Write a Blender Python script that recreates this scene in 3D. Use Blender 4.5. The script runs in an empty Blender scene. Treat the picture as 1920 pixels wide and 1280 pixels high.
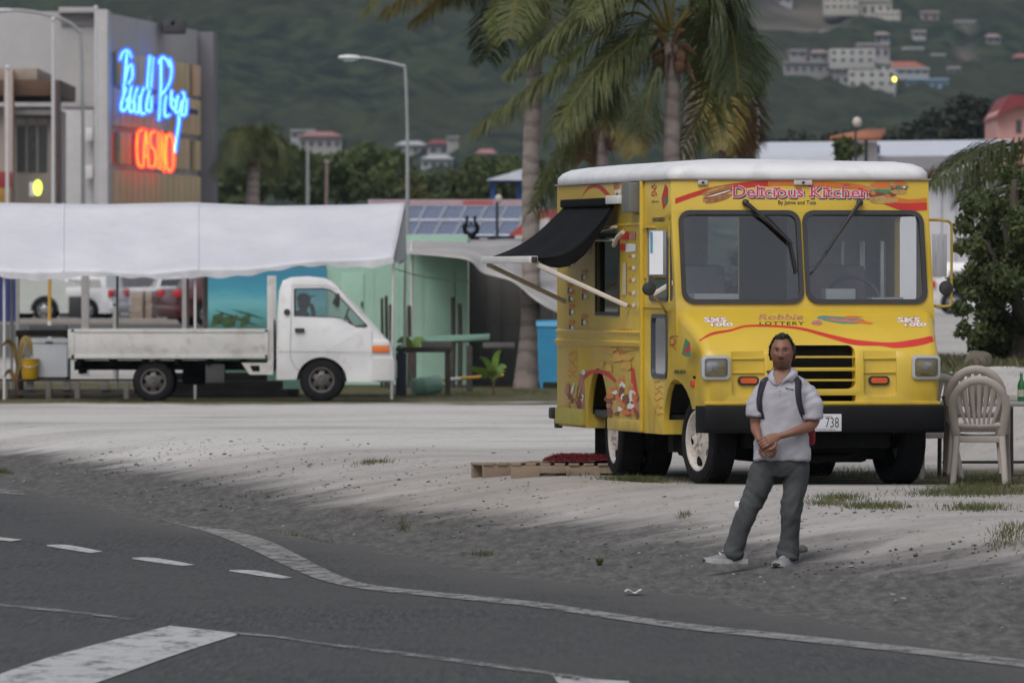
import bpy, bmesh, math, random
import numpy as np
from mathutils import Vector, Matrix, noise
from mathutils.geometry import tessellate_polygon
random.seed(7)
R = math.radians
sc = bpy.context.scene
col = sc.collection
# ---------------------------------------------------------------- camera
F = 17000.0          # focal length in photograph pixels (long telephoto)
HZ = 530.0           # row of the horizon
CH = 1.65            # camera height above the lot
cam_d = bpy.data.cameras.new('camera')
cam = bpy.data.objects.new('camera', cam_d); col.objects.link(cam)
cam.location = (0, 0, CH)
cam.rotation_euler = (R(90) - math.atan((640 - HZ) / F), 0, 0)
cam_d.sensor_width = 36
cam_d.lens = F / 1920 * 36
cam_d.clip_start = 1; cam_d.clip_end = 9000
cam_d.dof.use_dof = True
cam_d.dof.focus_distance = 71
cam_d.dof.aperture_fstop = 8.2
sc.camera = cam
# ---------------------------------------------------------------- sky and sun
SUN = Vector((-0.30, -0.62, 0.92)).normalized()
w = bpy.data.worlds.new('World'); sc.world = w; w.use_nodes = True
nt = w.node_tree; nt.nodes.clear()
sky = nt.nodes.new('ShaderNodeTexSky'); sky.sky_type = 'NISHITA'; sky.sun_disc = False
sky.sun_elevation = math.asin(SUN.z); sky.sun_rotation = math.atan2(SUN.x, SUN.y)
sky.dust_density = 3.0; sky.air_density = 1.0; sky.ozone_density = 1.0
hs = nt.nodes.new('ShaderNodeHueSaturation'); hs.inputs['Saturation'].default_value = 0.45
bg = nt.nodes.new('ShaderNodeBackground'); bg.inputs['Strength'].default_value = 0.105
wo = nt.nodes.new('ShaderNodeOutputWorld')
nt.links.new(sky.outputs[0], hs.inputs['Color']); nt.links.new(hs.outputs[0], bg.inputs['Color'])
nt.links.new(bg.outputs[0], wo.inputs['Surface'])
sl = bpy.data.lights.new('sun', 'SUN'); sl.energy = 1.15; sl.angle = R(45); sl.color = (1.0, 0.96, 0.93)
so = bpy.data.objects.new('sun', sl); col.objects.link(so)
so.rotation_euler = (-SUN).to_track_quat('-Z', 'Y').to_euler()
so.location = (-20, 20, 60)
sc.view_settings.view_transform = 'Standard'; sc.view_settings.look = 'None'
sc.view_settings.exposure = 0.22; sc.view_settings.gamma = 1.0
sc.view_settings.use_curve_mapping = False
try:
    sc.cycles.max_bounces = 5; sc.cycles.diffuse_bounces = 3; sc.cycles.glossy_bounces = 3; sc.cycles.transparent_max_bounces = 12
    sc.cycles.use_adaptive_sampling = True; sc.cycles.adaptive_threshold = 0.02; sc.cycles.volume_bounces = 0; sc.cycles.use_denoising = True
    sc.cycles.caustics_reflective = False; sc.cycles.caustics_refractive = False
except Exception: pass
# ---------------------------------------------------------------- pixel / world helpers
def P(px, py, D):
    return Vector(((px - 960) * D / F, D, CH - (py - HZ) * D / F))
def X_(px, D): return (px - 960) * D / F
def Z_(py, D): return CH - (py - HZ) * D / F
def sstep(a, b, x):
    t = min(1, max(0, (x - a) / (b - a))); return t * t * (3 - 2 * t)
def interp(tab, x):
    if x <= tab[0][0]: 
        (a, b), (c, d) = tab[0], tab[1]
        return b + (d - b) * (x - a) / (c - a)
    for (a, b), (c, d) in zip(tab, tab[1:]):
        if x <= c: return b + (d - b) * (x - a) / (c - a)
    return d + (d - b) / (c - a) * (x - c)
ROADZ = -0.42
def onroad(px, py, up=0.0):
    D = F * (CH - ROADZ - up) / (py - HZ); return Vector((X_(px, D), D, ROADZ + up))
EDGE = sorted([(onroad(a, b).y, onroad(a, b).x) for a, b in
        [(-260, 852), (0, 893), (260, 935), (480, 985), (850, 1022), (1100, 1075), (1500, 1118), (1920, 1192), (2500, 1290)]])
def edge_s(x, y): return x - interp(EDGE, y)
def N(x, y, z=0.0, s=1.0): return noise.noise(Vector((x * s, y * s, z)))
def gz(x, y):
    """height of the ground"""
    s = edge_s(x, y)
    k = sstep(-.8, 2.9, s)
    if x < -30: k = max(k, sstep(-30, -60, x))
    z = ROADZ * (1 - k)
    z -= 0.17 * sstep(90, 128, y) * k
    z += 0.72 * sstep(168, 232, y)
    bank = sstep(3.95, 4.9, x) * sstep(81, 88, y) * (1 - 0.75 * sstep(118, 170, y))
    z += 0.74 * bank * (1 + 0.10 * N(x, y, 3, 1.3))
    return z
# ---------------------------------------------------------------- materials
MATS = {}
def newmat(name):
    m = bpy.data.materials.new(name); m.use_nodes = True
    n = m.node_tree.nodes; n.clear()
    o = n.new('ShaderNodeOutputMaterial'); b = n.new('ShaderNodeBsdfPrincipled')
    m.node_tree.links.new(b.outputs[0], o.inputs['Surface'])
    MATS[name] = m
    return m, n, m.node_tree.links, b, o
def mixc(n, l, fac, a, b, mode='MIX'):
    x = n.new('ShaderNodeMix'); x.data_type = 'RGBA'; x.blend_type = mode
    for v, i in ((fac, 0), (a, 6), (b, 7)):
        if isinstance(v, (int, float)): x.inputs[i].default_value = v
        elif isinstance(v, (tuple, list)): x.inputs[i].default_value = (*v[:3], 1)
        else: l.new(v, x.inputs[i])
    return x.outputs[2]
def ramp(n, l, src, p0, p1, c0=(0, 0, 0), c1=(1, 1, 1)):
    r = n.new('ShaderNodeValToRGB'); e = r.color_ramp.elements
    e[0].position = p0; e[1].position = p1; e[0].color = (*c0, 1); e[1].color = (*c1, 1)
    l.new(src, r.inputs[0]); return r.outputs[0]
def noisen(n, l, scale, detail=4, rough=.6, coord='Object', stretch=None):
    t = n.new('ShaderNodeTexCoord'); x = n.new('ShaderNodeTexNoise')
    x.inputs['Scale'].default_value = scale; x.inputs['Detail'].default_value = detail; x.inputs['Roughness'].default_value = rough
    src = t.outputs[coord]
    if stretch:
        mp = n.new('ShaderNodeMapping'); mp.inputs['Scale'].default_value = stretch; l.new(src, mp.inputs[0]); src = mp.outputs[0]
    l.new(src, x.inputs['Vector']); return x.outputs['Fac']
def bumpn(n, l, h, strength, dist, b):
    u = n.new('ShaderNodeBump'); u.inputs['Strength'].default_value = strength; u.inputs['Distance'].default_value = dist
    l.new(h, u.inputs['Height']); l.new(u.outputs[0], b.inputs['Normal'])
def mat(name, c, rough=.6, var=.18, scale=3.0, metal=0.0, bump=0.0, bscale=30, coat=0.0, spec=.5, c2=None, stretch=None, tl=0.0, emit=0.0):
    """plain procedural material: colour with large-scale variation, grain and optional second colour"""
    if name in MATS: return MATS[name]
    m, n, l, b, o = newmat(name)
    f = noisen(n, l, scale, 5, .62, stretch=stretch)
    lo = tuple(x * (1 - var) for x in c); hi = tuple(min(1, x * (1 + var * .7)) for x in c)
    cc = ramp(n, l, f, .3, .7, lo, hi)
    if c2:
        f2 = noisen(n, l, scale * 2.3, 6, .7, stretch=stretch)
        cc = mixc(n, l, ramp(n, l, f2, .52, .68), cc, c2)
    l.new(cc, b.inputs['Base Color'])
    f3 = noisen(n, l, scale * 5, 3, .6)
    rr = n.new('ShaderNodeMapRange'); rr.inputs[3].default_value = max(0.02, rough - .1); rr.inputs[4].default_value = min(1, rough + .1)
    l.new(f3, rr.inputs[0]); l.new(rr.outputs[0], b.inputs['Roughness'])
    b.inputs['Metallic'].default_value = metal; b.inputs['Coat Weight'].default_value = coat
    b.inputs['Coat Roughness'].default_value = .12
    b.inputs['Specular IOR Level'].default_value = spec
    if bump: bumpn(n, l, noisen(n, l, bscale, 5, .65), bump, .02, b)
    if tl:
        t = n.new('ShaderNodeBsdfTranslucent'); l.new(cc, t.inputs['Color'])
        mx = n.new('ShaderNodeMixShader'); mx.inputs[0].default_value = tl
        l.new(b.outputs[0], mx.inputs[1]); l.new(t.outputs[0], mx.inputs[2]); l.new(mx.outputs[0], o.inputs['Surface'])
    if emit:
        l.new(cc, b.inputs['Emission Color']); b.inputs['Emission Strength'].default_value = emit
    return m
def glass(name, tint=(.75, .8, .8), refl=.10, rough=.02):
    if name in MATS: return MATS[name]
    m, n, l, b, o = newmat(name); n.remove(b)
    t = n.new('ShaderNodeBsdfTransparent'); t.inputs[0].default_value = (*tint, 1)
    g = n.new('ShaderNodeBsdfGlossy'); g.inputs['Roughness'].default_value = rough; g.inputs[0].default_value = (.9, .92, .95, 1)
    fr = n.new('ShaderNodeFresnel'); fr.inputs[0].default_value = 1.5
    ma = n.new('ShaderNodeMath'); ma.operation = 'ADD'; l.new(fr.outputs[0], ma.inputs[0]); ma.inputs[1].default_value = refl
    f = noisen(n, l, 2.2, 4)
    mb_ = n.new('ShaderNodeMath'); mb_.operation = 'MULTIPLY'; l.new(ma.outputs[0], mb_.inputs[0])
    r2 = n.new('ShaderNodeMapRange'); r2.inputs[3].default_value = .75; r2.inputs[4].default_value = 1.2; l.new(f, r2.inputs[0]); l.new(r2.outputs[0], mb_.inputs[1])
    mx = n.new('ShaderNodeMixShader'); l.new(mb_.outputs[0], mx.inputs[0]); l.new(t.outputs[0], mx.inputs[1]); l.new(g.outputs[0], mx.inputs[2])
    l.new(mx.outputs[0], o.inputs['Surface']); return m
def glow(name, c, strength):
    if name in MATS: return MATS[name]
    m, n, l, b, o = newmat(name); n.remove(b)
    e = n.new('ShaderNodeEmission'); e.inputs[0].default_value = (*c, 1)
    f = noisen(n, l, .9, 2); r = n.new('ShaderNodeMapRange'); r.inputs[3].default_value = strength * .55; r.inputs[4].default_value = strength * 1.5
    l.new(f, r.inputs[0]); l.new(r.outputs[0], e.inputs[1]); l.new(e.outputs[0], o.inputs['Surface']); return m
# ---------------------------------------------------------------- mesh builder
class MB:
    def __init__(s): s.v = []; s.f = []; s.m = []
    def add(s, vs, fs, m=0, M=None):
        k = len(s.v)
        s.v += [tuple(M @ Vector(p)) if M is not None else tuple(p) for p in vs]
        s.f += [tuple(i + k for i in f) for f in fs]; s.m += [m] * len(fs); return s
    def box(s, x0, x1, y0, y1, z0, z1, m=0, bev=0.0, M=None):
        if bev <= 0:
            vs = [(x, y, z) for z in (z0, z1) for y in (y0, y1) for x in (x0, x1)]
            return s.add(vs, [(0, 2, 3, 1), (4, 5, 7, 6), (0, 1, 5, 4), (2, 6, 7, 3), (0, 4, 6, 2), (1, 3, 7, 5)], m, M)
        bm = bmesh.new(); bmesh.ops.create_cube(bm, size=1)
        for v in bm.verts: v.co = ((x0 + x1) / 2 + v.co.x * (x1 - x0), (y0 + y1) / 2 + v.co.y * (y1 - y0), (z0 + z1) / 2 + v.co.z * (z1 - z0))
        bmesh.ops.bevel(bm, geom=bm.edges[:], offset=bev, segments=2, affect='EDGES', profile=.6)
        bm.verts.index_update()
        s.add([v.co[:] for v in bm.verts], [[v.index for v in f.verts] for f in bm.faces], m, M); bm.free(); return s
    def loft(s, rings, m=0, close=True, caps=True, M=None):
        n = len(rings[0]); vs = [p for r in rings for p in r]; fs = []
        for i in range(len(rings) - 1):
            for j in range(n if close else n - 1):
                a = i * n + j; b = i * n + (j + 1) % n; fs.append((a, b, b + n, a + n))
        if caps and close:
            fs.append(tuple(range(n))[::-1]); fs.append(tuple((len(rings) - 1) * n + j for j in range(n)))
        return s.add(vs, fs, m, M)
    def tube(s, pts, r, n=8, m=0, caps=True, flat=1.0, M=None, ref=None):
        pts = [Vector(p) for p in pts]
        rr = r if isinstance(r, (list, tuple)) else [r] * len(pts)
        rings = []; up = Vector(ref) if ref else None
        for i, p in enumerate(pts):
            d = (pts[min(i + 1, len(pts) - 1)] - pts[max(i - 1, 0)]).normalized()
            if up is None:
                up = Vector((0, 0, 1)) if abs(d.z) < .9 else Vector((0, 1, 0))
            a = (up - d * up.dot(d)).normalized(); b = d.cross(a); 
            if not ref: up = a
            rx = rr[i] if not isinstance(rr[i], tuple) else rr[i][0]; ry = rr[i] * flat if not isinstance(rr[i], tuple) else rr[i][1]
            rings.append([p + a * math.cos(t) * rx + b * math.sin(t) * ry for t in [2 * math.pi * k / n for k in range(n)]])
        return s.loft(rings, m, True, caps, M)
    def lathe(s, prof, n=24, axis='z', c=(0, 0, 0), m=0, M=None, caps=False):
        rings = []
        for r, h in prof:
            ring = []
            for k in range(n):
                t = 2 * math.pi * k / n; a, b = r * math.cos(t), r * math.sin(t)
                p = {'z': (a, b, h), 'x': (h, a, b), 'y': (a, h, b)}[axis]
                ring.append((p[0] + c[0], p[1] + c[1], p[2] + c[2]))
            rings.append(ring)
        return s.loft(rings, m, True, caps, M)
    def prism(s, poly, axis, a, b, m=0, M=None):
        """poly in the two other axes (x,z for y; y,z for x; x,y for z)"""
        def mk(p, h): return {'y': (p[0], h, p[1]), 'x': (h, p[0], p[1]), 'z': (p[0], p[1], h)}[axis]
        n = len(poly); vs = [mk(p, a) for p in poly] + [mk(p, b) for p in poly]
        fs = [(i, (i + 1) % n, (i + 1) % n + n, i + n) for i in range(n)]
        fs += [tuple(range(n))[::-1], tuple(range(n, 2 * n))]
        return s.add(vs, fs, m, M)
    def grid(s, nx, ny, fn, m=0, M=None):
        vs = [fn(i / nx, j / ny) for j in range(ny + 1) for i in range(nx + 1)]
        fs = [(j * (nx + 1) + i, j * (nx + 1) + i + 1, (j + 1) * (nx + 1) + i + 1, (j + 1) * (nx + 1) + i) for j in range(ny) for i in range(nx)]
        return s.add(vs, fs, m, M)
    def ell(s, c, r, n=12, k=8, m=0, M=None):
        rings = []
        for i in range(k + 1):
            t = math.pi * i / k; rings.append([(c[0] + r[0] * math.sin(t) * math.cos(2 * math.pi * j / n), c[1] + r[1] * math.sin(t) * math.sin(2 * math.pi * j / n), c[2] + r[2] * math.cos(t)) for j in range(n)])
        return s.loft(rings, m, True, False, M)
    def mesh(s, name, mats, smooth=35, fix=True):
        me = bpy.data.meshes.new(name); me.from_pydata(s.v, [], s.f)
        mats = mats if isinstance(mats, (list, tuple)) else [mats]
        for q in mats: me.materials.append(q)
        if len(mats) > 1: me.polygons.foreach_set('material_index', s.m)
        if fix:
            bm = bmesh.new(); bm.from_mesh(me)
            bmesh.ops.remove_doubles(bm, verts=bm.verts[:], dist=1e-6)
            bmesh.ops.recalc_face_normals(bm, faces=bm.faces[:]); bm.to_mesh(me); bm.free()
        if smooth:
            me.polygons.foreach_set('use_smooth', [True] * len(me.polygons))
            me.set_sharp_from_angle(angle=R(smooth))
        me.update(); return me
    def build(s, name, mats, parent=None, smooth=35, fix=True, loc=None, rot=None):
        o = bpy.data.objects.new(name, s.mesh(name, mats, smooth, fix)); col.objects.link(o)
        if parent is not None: o.parent = parent
        if loc is not None: o.location = loc
        if rot is not None: o.rotation_euler = rot
        return o
def tag(o, label=None, cat=None, group=None, kind=None):
    if label: o['label'] = label
    if cat: o['category'] = cat
    if group: o['group'] = group
    if kind: o['kind'] = kind
    return o
def thing(name, label, cat, loc=(0, 0, 0), rz=0.0, group=None):
    o = bpy.data.objects.new(name, None); col.objects.link(o); o.empty_display_size = .2
    o.location = loc; o.rotation_euler = (0, 0, rz); return tag(o, label, cat, group)
def inst(name, me, parent=None, loc=(0, 0, 0), rot=(0, 0, 0), scale=(1, 1, 1)):
    o = bpy.data.objects.new(name, me); col.objects.link(o); o.location = loc; o.rotation_euler = rot; o.scale = scale
    if parent is not None: o.parent = parent
    return o
def copy_tree(o, parent=None):
    c = o.copy(); col.objects.link(c); c.parent = parent
    for ch in list(o.children): copy_tree(ch, c)
    return c
def bake(o):
    dg = bpy.context.evaluated_depsgraph_get(); dg.update()
    me = bpy.data.meshes.new_from_object(o.evaluated_get(dg)); old = o.data
    o.modifiers.clear(); o.data = me; bpy.data.meshes.remove(old); return o
def cut(o, cutters, op='DIFFERENCE', smooth=35):
    tmp = []
    for c in cutters:
        q = c.build('cutter', o.data.materials[0], smooth=0); tmp.append(q)
        md = o.modifiers.new('b', 'BOOLEAN'); md.object = q; md.operation = op; md.solver = 'EXACT'
    bake(o)
    for q in tmp:
        me = q.data; bpy.data.objects.remove(q); bpy.data.meshes.remove(me)
    if smooth:
        o.data.polygons.foreach_set('use_smooth', [True] * len(o.data.polygons)); o.data.set_sharp_from_angle(angle=R(smooth))
    return o
def remesh(o, vox, smooth_it=4, fac=.5):
    md = o.modifiers.new('r', 'REMESH'); md.mode = 'VOXEL'; md.voxel_size = vox; md.use_smooth_shade = True
    ms = o.modifiers.new('s', 'SMOOTH'); ms.iterations = smooth_it; ms.factor = fac
    bake(o); o.data.polygons.foreach_set('use_smooth', [True] * len(o.data.polygons)); return o
def text_mesh(txt, bold=0.0, res=3, spacing=1.0):
    cu = bpy.data.curves.new('t', 'FONT'); cu.body = txt; cu.offset = bold; cu.resolution_u = res; cu.size = 1; cu.space_character = spacing
    o = bpy.data.objects.new('t', cu); col.objects.link(o)
    dg = bpy.context.evaluated_depsgraph_get(); dg.update()
    me = bpy.data.meshes.new_from_object(o.evaluated_get(dg))
    vs = [tuple(v.co) for v in me.vertices]; fs = [tuple(p.vertices) for p in me.polygons]
    bpy.data.objects.remove(o); bpy.data.curves.remove(cu); bpy.data.meshes.remove(me)
    return vs, fs
def spl(pts, n=8):
    """Catmull-Rom through points"""
    pts = [Vector(p) for p in pts]; out = []
    for i in range(len(pts) - 1):
        a = pts[max(i - 1, 0)]; b = pts[i]; c = pts[i + 1]; d = pts[min(i + 2, len(pts) - 1)]
        for k in range(n):
            t = k / n; out.append(.5 * ((2 * b) + (c - a) * t + (2 * a - 5 * b + 4 * c - d) * t * t + (3 * b - a - 3 * c + d) * t ** 3))
    out.append(pts[-1]); return out

from mathutils.bvhtree import BVHTree
def surf(o, root):
    """line of sight through a photograph pixel -> point on a part's surface, in the thing's own space"""
    bv = BVHTree.FromPolygons([v.co[:] for v in o.data.vertices], [tuple(p.vertices) for p in o.data.polygons])
    Mi = (Matrix.Translation(root.location) @ Matrix.Rotation(root.rotation_euler.z, 4, 'Z')).inverted()
    c = Mi @ Vector((0, 0, CH))
    def f(px, py, off=.004):
        d = (Mi @ P(px, py, 100.0) - c).normalized(); h = bv.ray_cast(c, d)
        return (h[0] - d * off) if h[0] is not None else None
    return f
# ================================================================= GROUND, ROAD, HILL
def axis(segs):
    out = []
    for a, b, st in segs:
        n = max(1, round((b - a) / st)); out += [a + (b - a) * i / n for i in range(n)]
    out.append(segs[-1][1]); return out
def ground_mat():
    m, n, l, b, o = newmat('sandy_ground')
    at = n.new('ShaderNodeAttribute'); at.attribute_name = 'dirt'
    av = n.new('ShaderNodeAttribute'); av.attribute_name = 'veg'
    big = noisen(n, l, .22, 6, .65); fine = noisen(n, l, 12, 6, .75, stretch=(1, .16, 1)); mid = noisen(n, l, .9, 9, .72, stretch=(.7, 1, 1))
    c = ramp(n, l, mid, .3, .66, (.21, .190, .172), (.37, .350, .33))
    aw = n.new('ShaderNodeAttribute'); aw.attribute_name = 'pale'
    bb = n.new('ShaderNodeMath'); bb.operation = 'MULTIPLY'; l.new(ramp(n, l, big, .25, .55), bb.inputs[0]); l.new(aw.outputs['Fac'], bb.inputs[1])
    c = mixc(n, l, bb.outputs[0], c, (.50, .48, .46))
    sp = ramp(n, l, fine, .56, .74)
    c = mixc(n, l, sp, c, (.16, .145, .13))
    # asphalt crumbs and grime towards the road
    ad = n.new('ShaderNodeMath'); ad.operation = 'ADD'; l.new(at.outputs['Fac'], ad.inputs[0])
    mr = n.new('ShaderNodeMapRange'); mr.inputs[3].default_value = -.75; mr.inputs[4].default_value = .75; l.new(noisen(n, l, .7, 10, .76), mr.inputs[0]); l.new(mr.outputs[0], ad.inputs[1])
    grime = ramp(n, l, fine, .32, .70, (.050, .049, .047), (.155, .148, .142))
    c = mixc(n, l, ramp(n, l, ad.outputs[0], .28, .74), c, grime)
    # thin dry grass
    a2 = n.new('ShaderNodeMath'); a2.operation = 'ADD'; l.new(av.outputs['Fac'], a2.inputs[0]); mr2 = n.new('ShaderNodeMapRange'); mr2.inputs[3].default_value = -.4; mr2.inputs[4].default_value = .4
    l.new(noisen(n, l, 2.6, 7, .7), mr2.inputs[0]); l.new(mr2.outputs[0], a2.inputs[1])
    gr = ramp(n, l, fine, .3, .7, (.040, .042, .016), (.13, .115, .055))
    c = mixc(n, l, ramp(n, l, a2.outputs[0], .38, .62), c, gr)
    l.new(c, b.inputs['Base Color']); b.inputs['Roughness'].default_value = .95; b.inputs['Specular IOR Level'].default_value = .15
    bumpn(n, l, noisen(n, l, 9, 8, .75), .15, .03, b)
    return m
def veg_at(x, y):
    v = 0.0
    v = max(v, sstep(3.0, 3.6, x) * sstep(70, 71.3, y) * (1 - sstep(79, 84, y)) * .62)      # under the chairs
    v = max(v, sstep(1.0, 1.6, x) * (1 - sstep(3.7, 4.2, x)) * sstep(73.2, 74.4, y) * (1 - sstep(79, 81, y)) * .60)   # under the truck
    if y > 125: yn = y + 3.5 * N(x, y, 7, .35) + 1.5 * N(x, y, 3, 1.4); v = max(v, sstep(131, 139, yn) * (1 - sstep(165, 172, y)) * .66)
    v = max(v, sstep(3.9, 4.6, x) * sstep(95, 101, y) * (1 - sstep(175, 200, y)))
    if y > 250: v = max(v, sstep(330, 400, y))
    return v
xs = axis([(-900, -120, 60), (-120, -30, 6), (-30, -11, 1), (-11, 9, .2), (9, 30, 1), (30, 120, 6), (120, 900, 60)])
ys = axis([(-150, 30, 20), (30, 100, .25), (100, 180, 1), (180, 300, 4), (300, 800, 25), (800, 3200, 150)])
ROAD_Y = (15, 150)
g = MB(); dirt = []; veg = []; pale = []
for y in ys:
    for x in xs:
        z = gz(x, y); s = edge_s(x, y); near = -12 < x < 10 and 30 < y < 170
        lot = sstep(-.5, .35, s)
        if near: z += lot * (.012 * N(x, y, 0, .35) + .004 * N(x, y, 5, 2.2) + .003 * N(x, y, 9, 6)) * (1 if y < 170 else 0)
        if ROAD_Y[0] - 30 < y < ROAD_Y[1] + 8 and x > -40: z -= (1 - sstep(-1.35, -.55, s + .40 * N(x, y, 2, .5) + .18 * N(x, y, 4, 2.0))) * .022
        g.v.append((x, y, z))
        d = (1 - sstep(-.1, 2.9 - .9 * sstep(62, 74, y), s)) if y < 160 else 0
        road_back = sstep(186, 196, y) * (1 - sstep(300, 330, y)) * (1 if x < 3 else 0)
        dirt.append(max(d, road_back * .95)); veg.append(veg_at(x, y)); pale.append(.25 + .75 * sstep(82, 96, y + 2 * N(x, y, 1, .4)) if y < 140 else .6)
nx = len(xs)
g.f = [(j * nx + i, j * nx + i + 1, (j + 1) * nx + i + 1, (j + 1) * nx + i) for j in range(len(ys) - 1) for i in range(nx - 1)]; g.m = [0] * len(g.f)
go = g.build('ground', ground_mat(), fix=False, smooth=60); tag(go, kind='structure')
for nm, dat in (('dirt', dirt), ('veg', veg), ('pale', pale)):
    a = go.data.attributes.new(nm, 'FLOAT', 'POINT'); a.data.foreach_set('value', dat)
def asphalt():
    m, n, l, b, o = newmat('asphalt')
    f = noisen(n, l, 26, 6, .8, stretch=(1, .05, 1)); bigf = noisen(n, l, .35, 6, .65); st = noisen(n, l, 4, 6, .65, stretch=(1, .12, 1))
    c = ramp(n, l, f, .36, .66, (.018, .018, .019), (.085, .084, .082))
    c = mixc(n, l, ramp(n, l, bigf, .38, .62, (0, 0, 0), (.75, .75, .75)), c, (.060, .059, .057), 'MIX')
    c = mixc(n, l, ramp(n, l, st, .5, .75, (0, 0, 0), (.45, .45, .45)), c, (.034, .034, .036))
    vz = n.new('ShaderNodeTexVoronoi'); vz.inputs['Scale'].default_value = 120; t = n.new('ShaderNodeTexCoord'); l.new(t.outputs['Object'], vz.inputs['Vector'])
    c = mixc(n, l, ramp(n, l, vz.outputs['Distance'], .0, .25, (.35, .35, .35), (0, 0, 0)), c, (.13, .128, .125))
    at = n.new('ShaderNodeAttribute'); at.attribute_name = 'dust'
    ad = n.new('ShaderNodeMath'); ad.operation = 'ADD'; l.new(at.outputs['Fac'], ad.inputs[0]); mr = n.new('ShaderNodeMapRange'); mr.inputs[3].default_value = -.4; mr.inputs[4].default_value = .4; l.new(noisen(n, l, .9, 8, .72), mr.inputs[0]); l.new(mr.outputs[0], ad.inputs[1])
    c = mixc(n, l, ramp(n, l, ad.outputs[0], .25, .85, (0, 0, 0), (.8, .8, .8)), c, (.088, .084, .079))
    l.new(c, b.inputs['Base Color']); b.inputs['Roughness'].default_value = .82; b.inputs['Specular IOR Level'].default_value = .3
    bumpn(n, l, f, .5, .012, b); return m
r = MB(); ry = axis([ROAD_Y + (.5,)]); dust = []
us = [0, .3, .55, .7, .8, .86, .9, .93, .95, .97, .98, .99, 1.0]
for y in ry:
    xe = interp(EDGE, y) - .30
    for u in us:
        x = -38 + (xe + 38) * u; r.v.append((x, y, ROADZ - .002)); 
        dust.append(sstep(-2.0, .0, x - xe) * .95)
nu = len(us)
r.f = [(j * nu + i, j * nu + i + 1, (j + 1) * nu + i + 1, (j + 1) * nu + i) for j in range(len(ry) - 1) for i in range(nu - 1)]; r.m = [0] * len(r.f)
ro = r.build('road', asphalt(), fix=False); tag(ro, kind='structure')
a = ro.data.attributes.new('dust', 'FLOAT', 'POINT'); a.data.foreach_set('value', dust)
# painted markings: worn road paint
def paint(name, c, keep):
    m, n, l, b, o = newmat(name)
    l.new(ramp(n, l, noisen(n, l, 30, 4), .3, .7, tuple(x * .75 for x in c), c), b.inputs['Base Color']); b.inputs['Roughness'].default_value = .8
    t = n.new('ShaderNodeBsdfTransparent'); mx = n.new('ShaderNodeMixShader')
    l.new(ramp(n, l, noisen(n, l, 5.5, 9, .82, stretch=(1, .35, 1)), keep - .10, keep + .10), mx.inputs[0])
    l.new(b.outputs[0], mx.inputs[1]); l.new(t.outputs[0], mx.inputs[2]); l.new(mx.outputs[0], o.inputs['Surface']); return m
PW = paint('road_paint_white', (.46, .46, .46), .60); PD = paint('road_paint_dusty', (.25, .245, .235), .56); PF = paint('road_paint_faint', (.22, .22, .215), .52)
def strip(name, top, bot, m, n=10):
    a = spl([onroad(x, y, .004) for x, y in top], n); b = spl([onroad(x, y, .004) for x, y in bot], n)
    q = MB(); q.loft([a, b], 0, False, False); o = q.build(name, m, fix=False, smooth=0); tag(o, kind='structure'); return o
strip('edge_line_marking', [(300, 966), (420, 990), (500, 1012), (560, 1040), (625, 1073), (690, 1094), (800, 1107), (1000, 1127), (1250, 1163), (1500, 1190), (1700, 1211), (1960, 1241)],
      [(300, 972), (400, 1001), (470, 1029), (540, 1062), (600, 1086), (680, 1103), (800, 1116), (1000, 1137), (1250, 1174), (1500, 1201), (1700, 1223), (1960, 1255)], PD)
for k, (tp, bt) in enumerate([([(-30, 1003), (42, 1011)], [(-30, 1009), (20, 1014)]), ([(88, 1021), (128, 1021), (192, 1033)], [(88, 1023), (130, 1030), (170, 1036)]),
        ([(248, 1045), (290, 1045), (365, 1058)], [(248, 1047), (300, 1055), (340, 1060)]), ([(430, 1068), (480, 1069), (548, 1082)], [(430, 1070), (490, 1079), (530, 1084)])]):
    strip('lane_dash_marking', tp, bt, PW)
strip('centre_line_marking', [(-40, 1128), (120, 1142), (245, 1158)], [(-40, 1133), (120, 1147), (240, 1161)], PF)
strip('centre_line_marking', [(440, 1184), (520, 1191), (600, 1203), (760, 1222), (960, 1248), (1130, 1273)], [(440, 1188), (520, 1195), (600, 1207), (760, 1228), (960, 1255), (1100, 1278)], PF)
strip('turn_arrow_marking', [(920, 1247), (1010, 1256), (1090, 1270), (1180, 1276)], [(950, 1252), (1030, 1264), (1060, 1285), (1180, 1300)], PW)
strip('stop_bar_marking', [(318, 1172), (100, 1229), (-60, 1285)], [(452, 1187), (330, 1226), (95, 1310)], PW)
strip('worn_kerb_marking', [(-40, 912), (40, 920)], [(-40, 922), (48, 928)], PF)
# ---- wooded hill behind the town
def hill_mat():
    m, n, l, b, o = newmat('wooded_hillside')
    f = noisen(n, l, .045, 8, .75); f2 = noisen(n, l, .009, 5, .6); at = n.new('ShaderNodeAttribute'); at.attribute_name = 'bare'
    c = ramp(n, l, noisen(n, l, .14, 6, .7), .40, .62, (.008, .014, .010), (.050, .064, .032))
    c = mixc(n, l, ramp(n, l, f2, .42, .66, (0, 0, 0), (.6, .6, .6)), c, (.050, .052, .030))
    c = mixc(n, l, at.outputs['Fac'], c, ramp(n, l, f, .3, .7, (.09, .075, .06), (.17, .145, .12)))
    l.new(c, b.inputs['Base Color']); b.inputs['Roughness'].default_value = 1; b.inputs['Specular IOR Level'].default_value = .05
    return m
def hill_z(x, y):
    t = sstep(1250, 3100, y); ridge = 190 + 45 * N(x, 0, 1, .0021) + 25 * N(x, y, 6, .005)
    z = -8 + ridge * (.35 * min(1, max(0, (y - 1250) / 1850)) + .65 * t) * 1.0
    return z + 6 * N(x, y, 2, .013) * sstep(1300, 1500, y)
def hill_D(px, py):
    """distance at which the line of sight through a pixel meets the hillside"""
    D = 1250.0
    while D < 3000 and hill_z(X_(px, D), D) < Z_(py, D): D += 6
    return D
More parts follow.
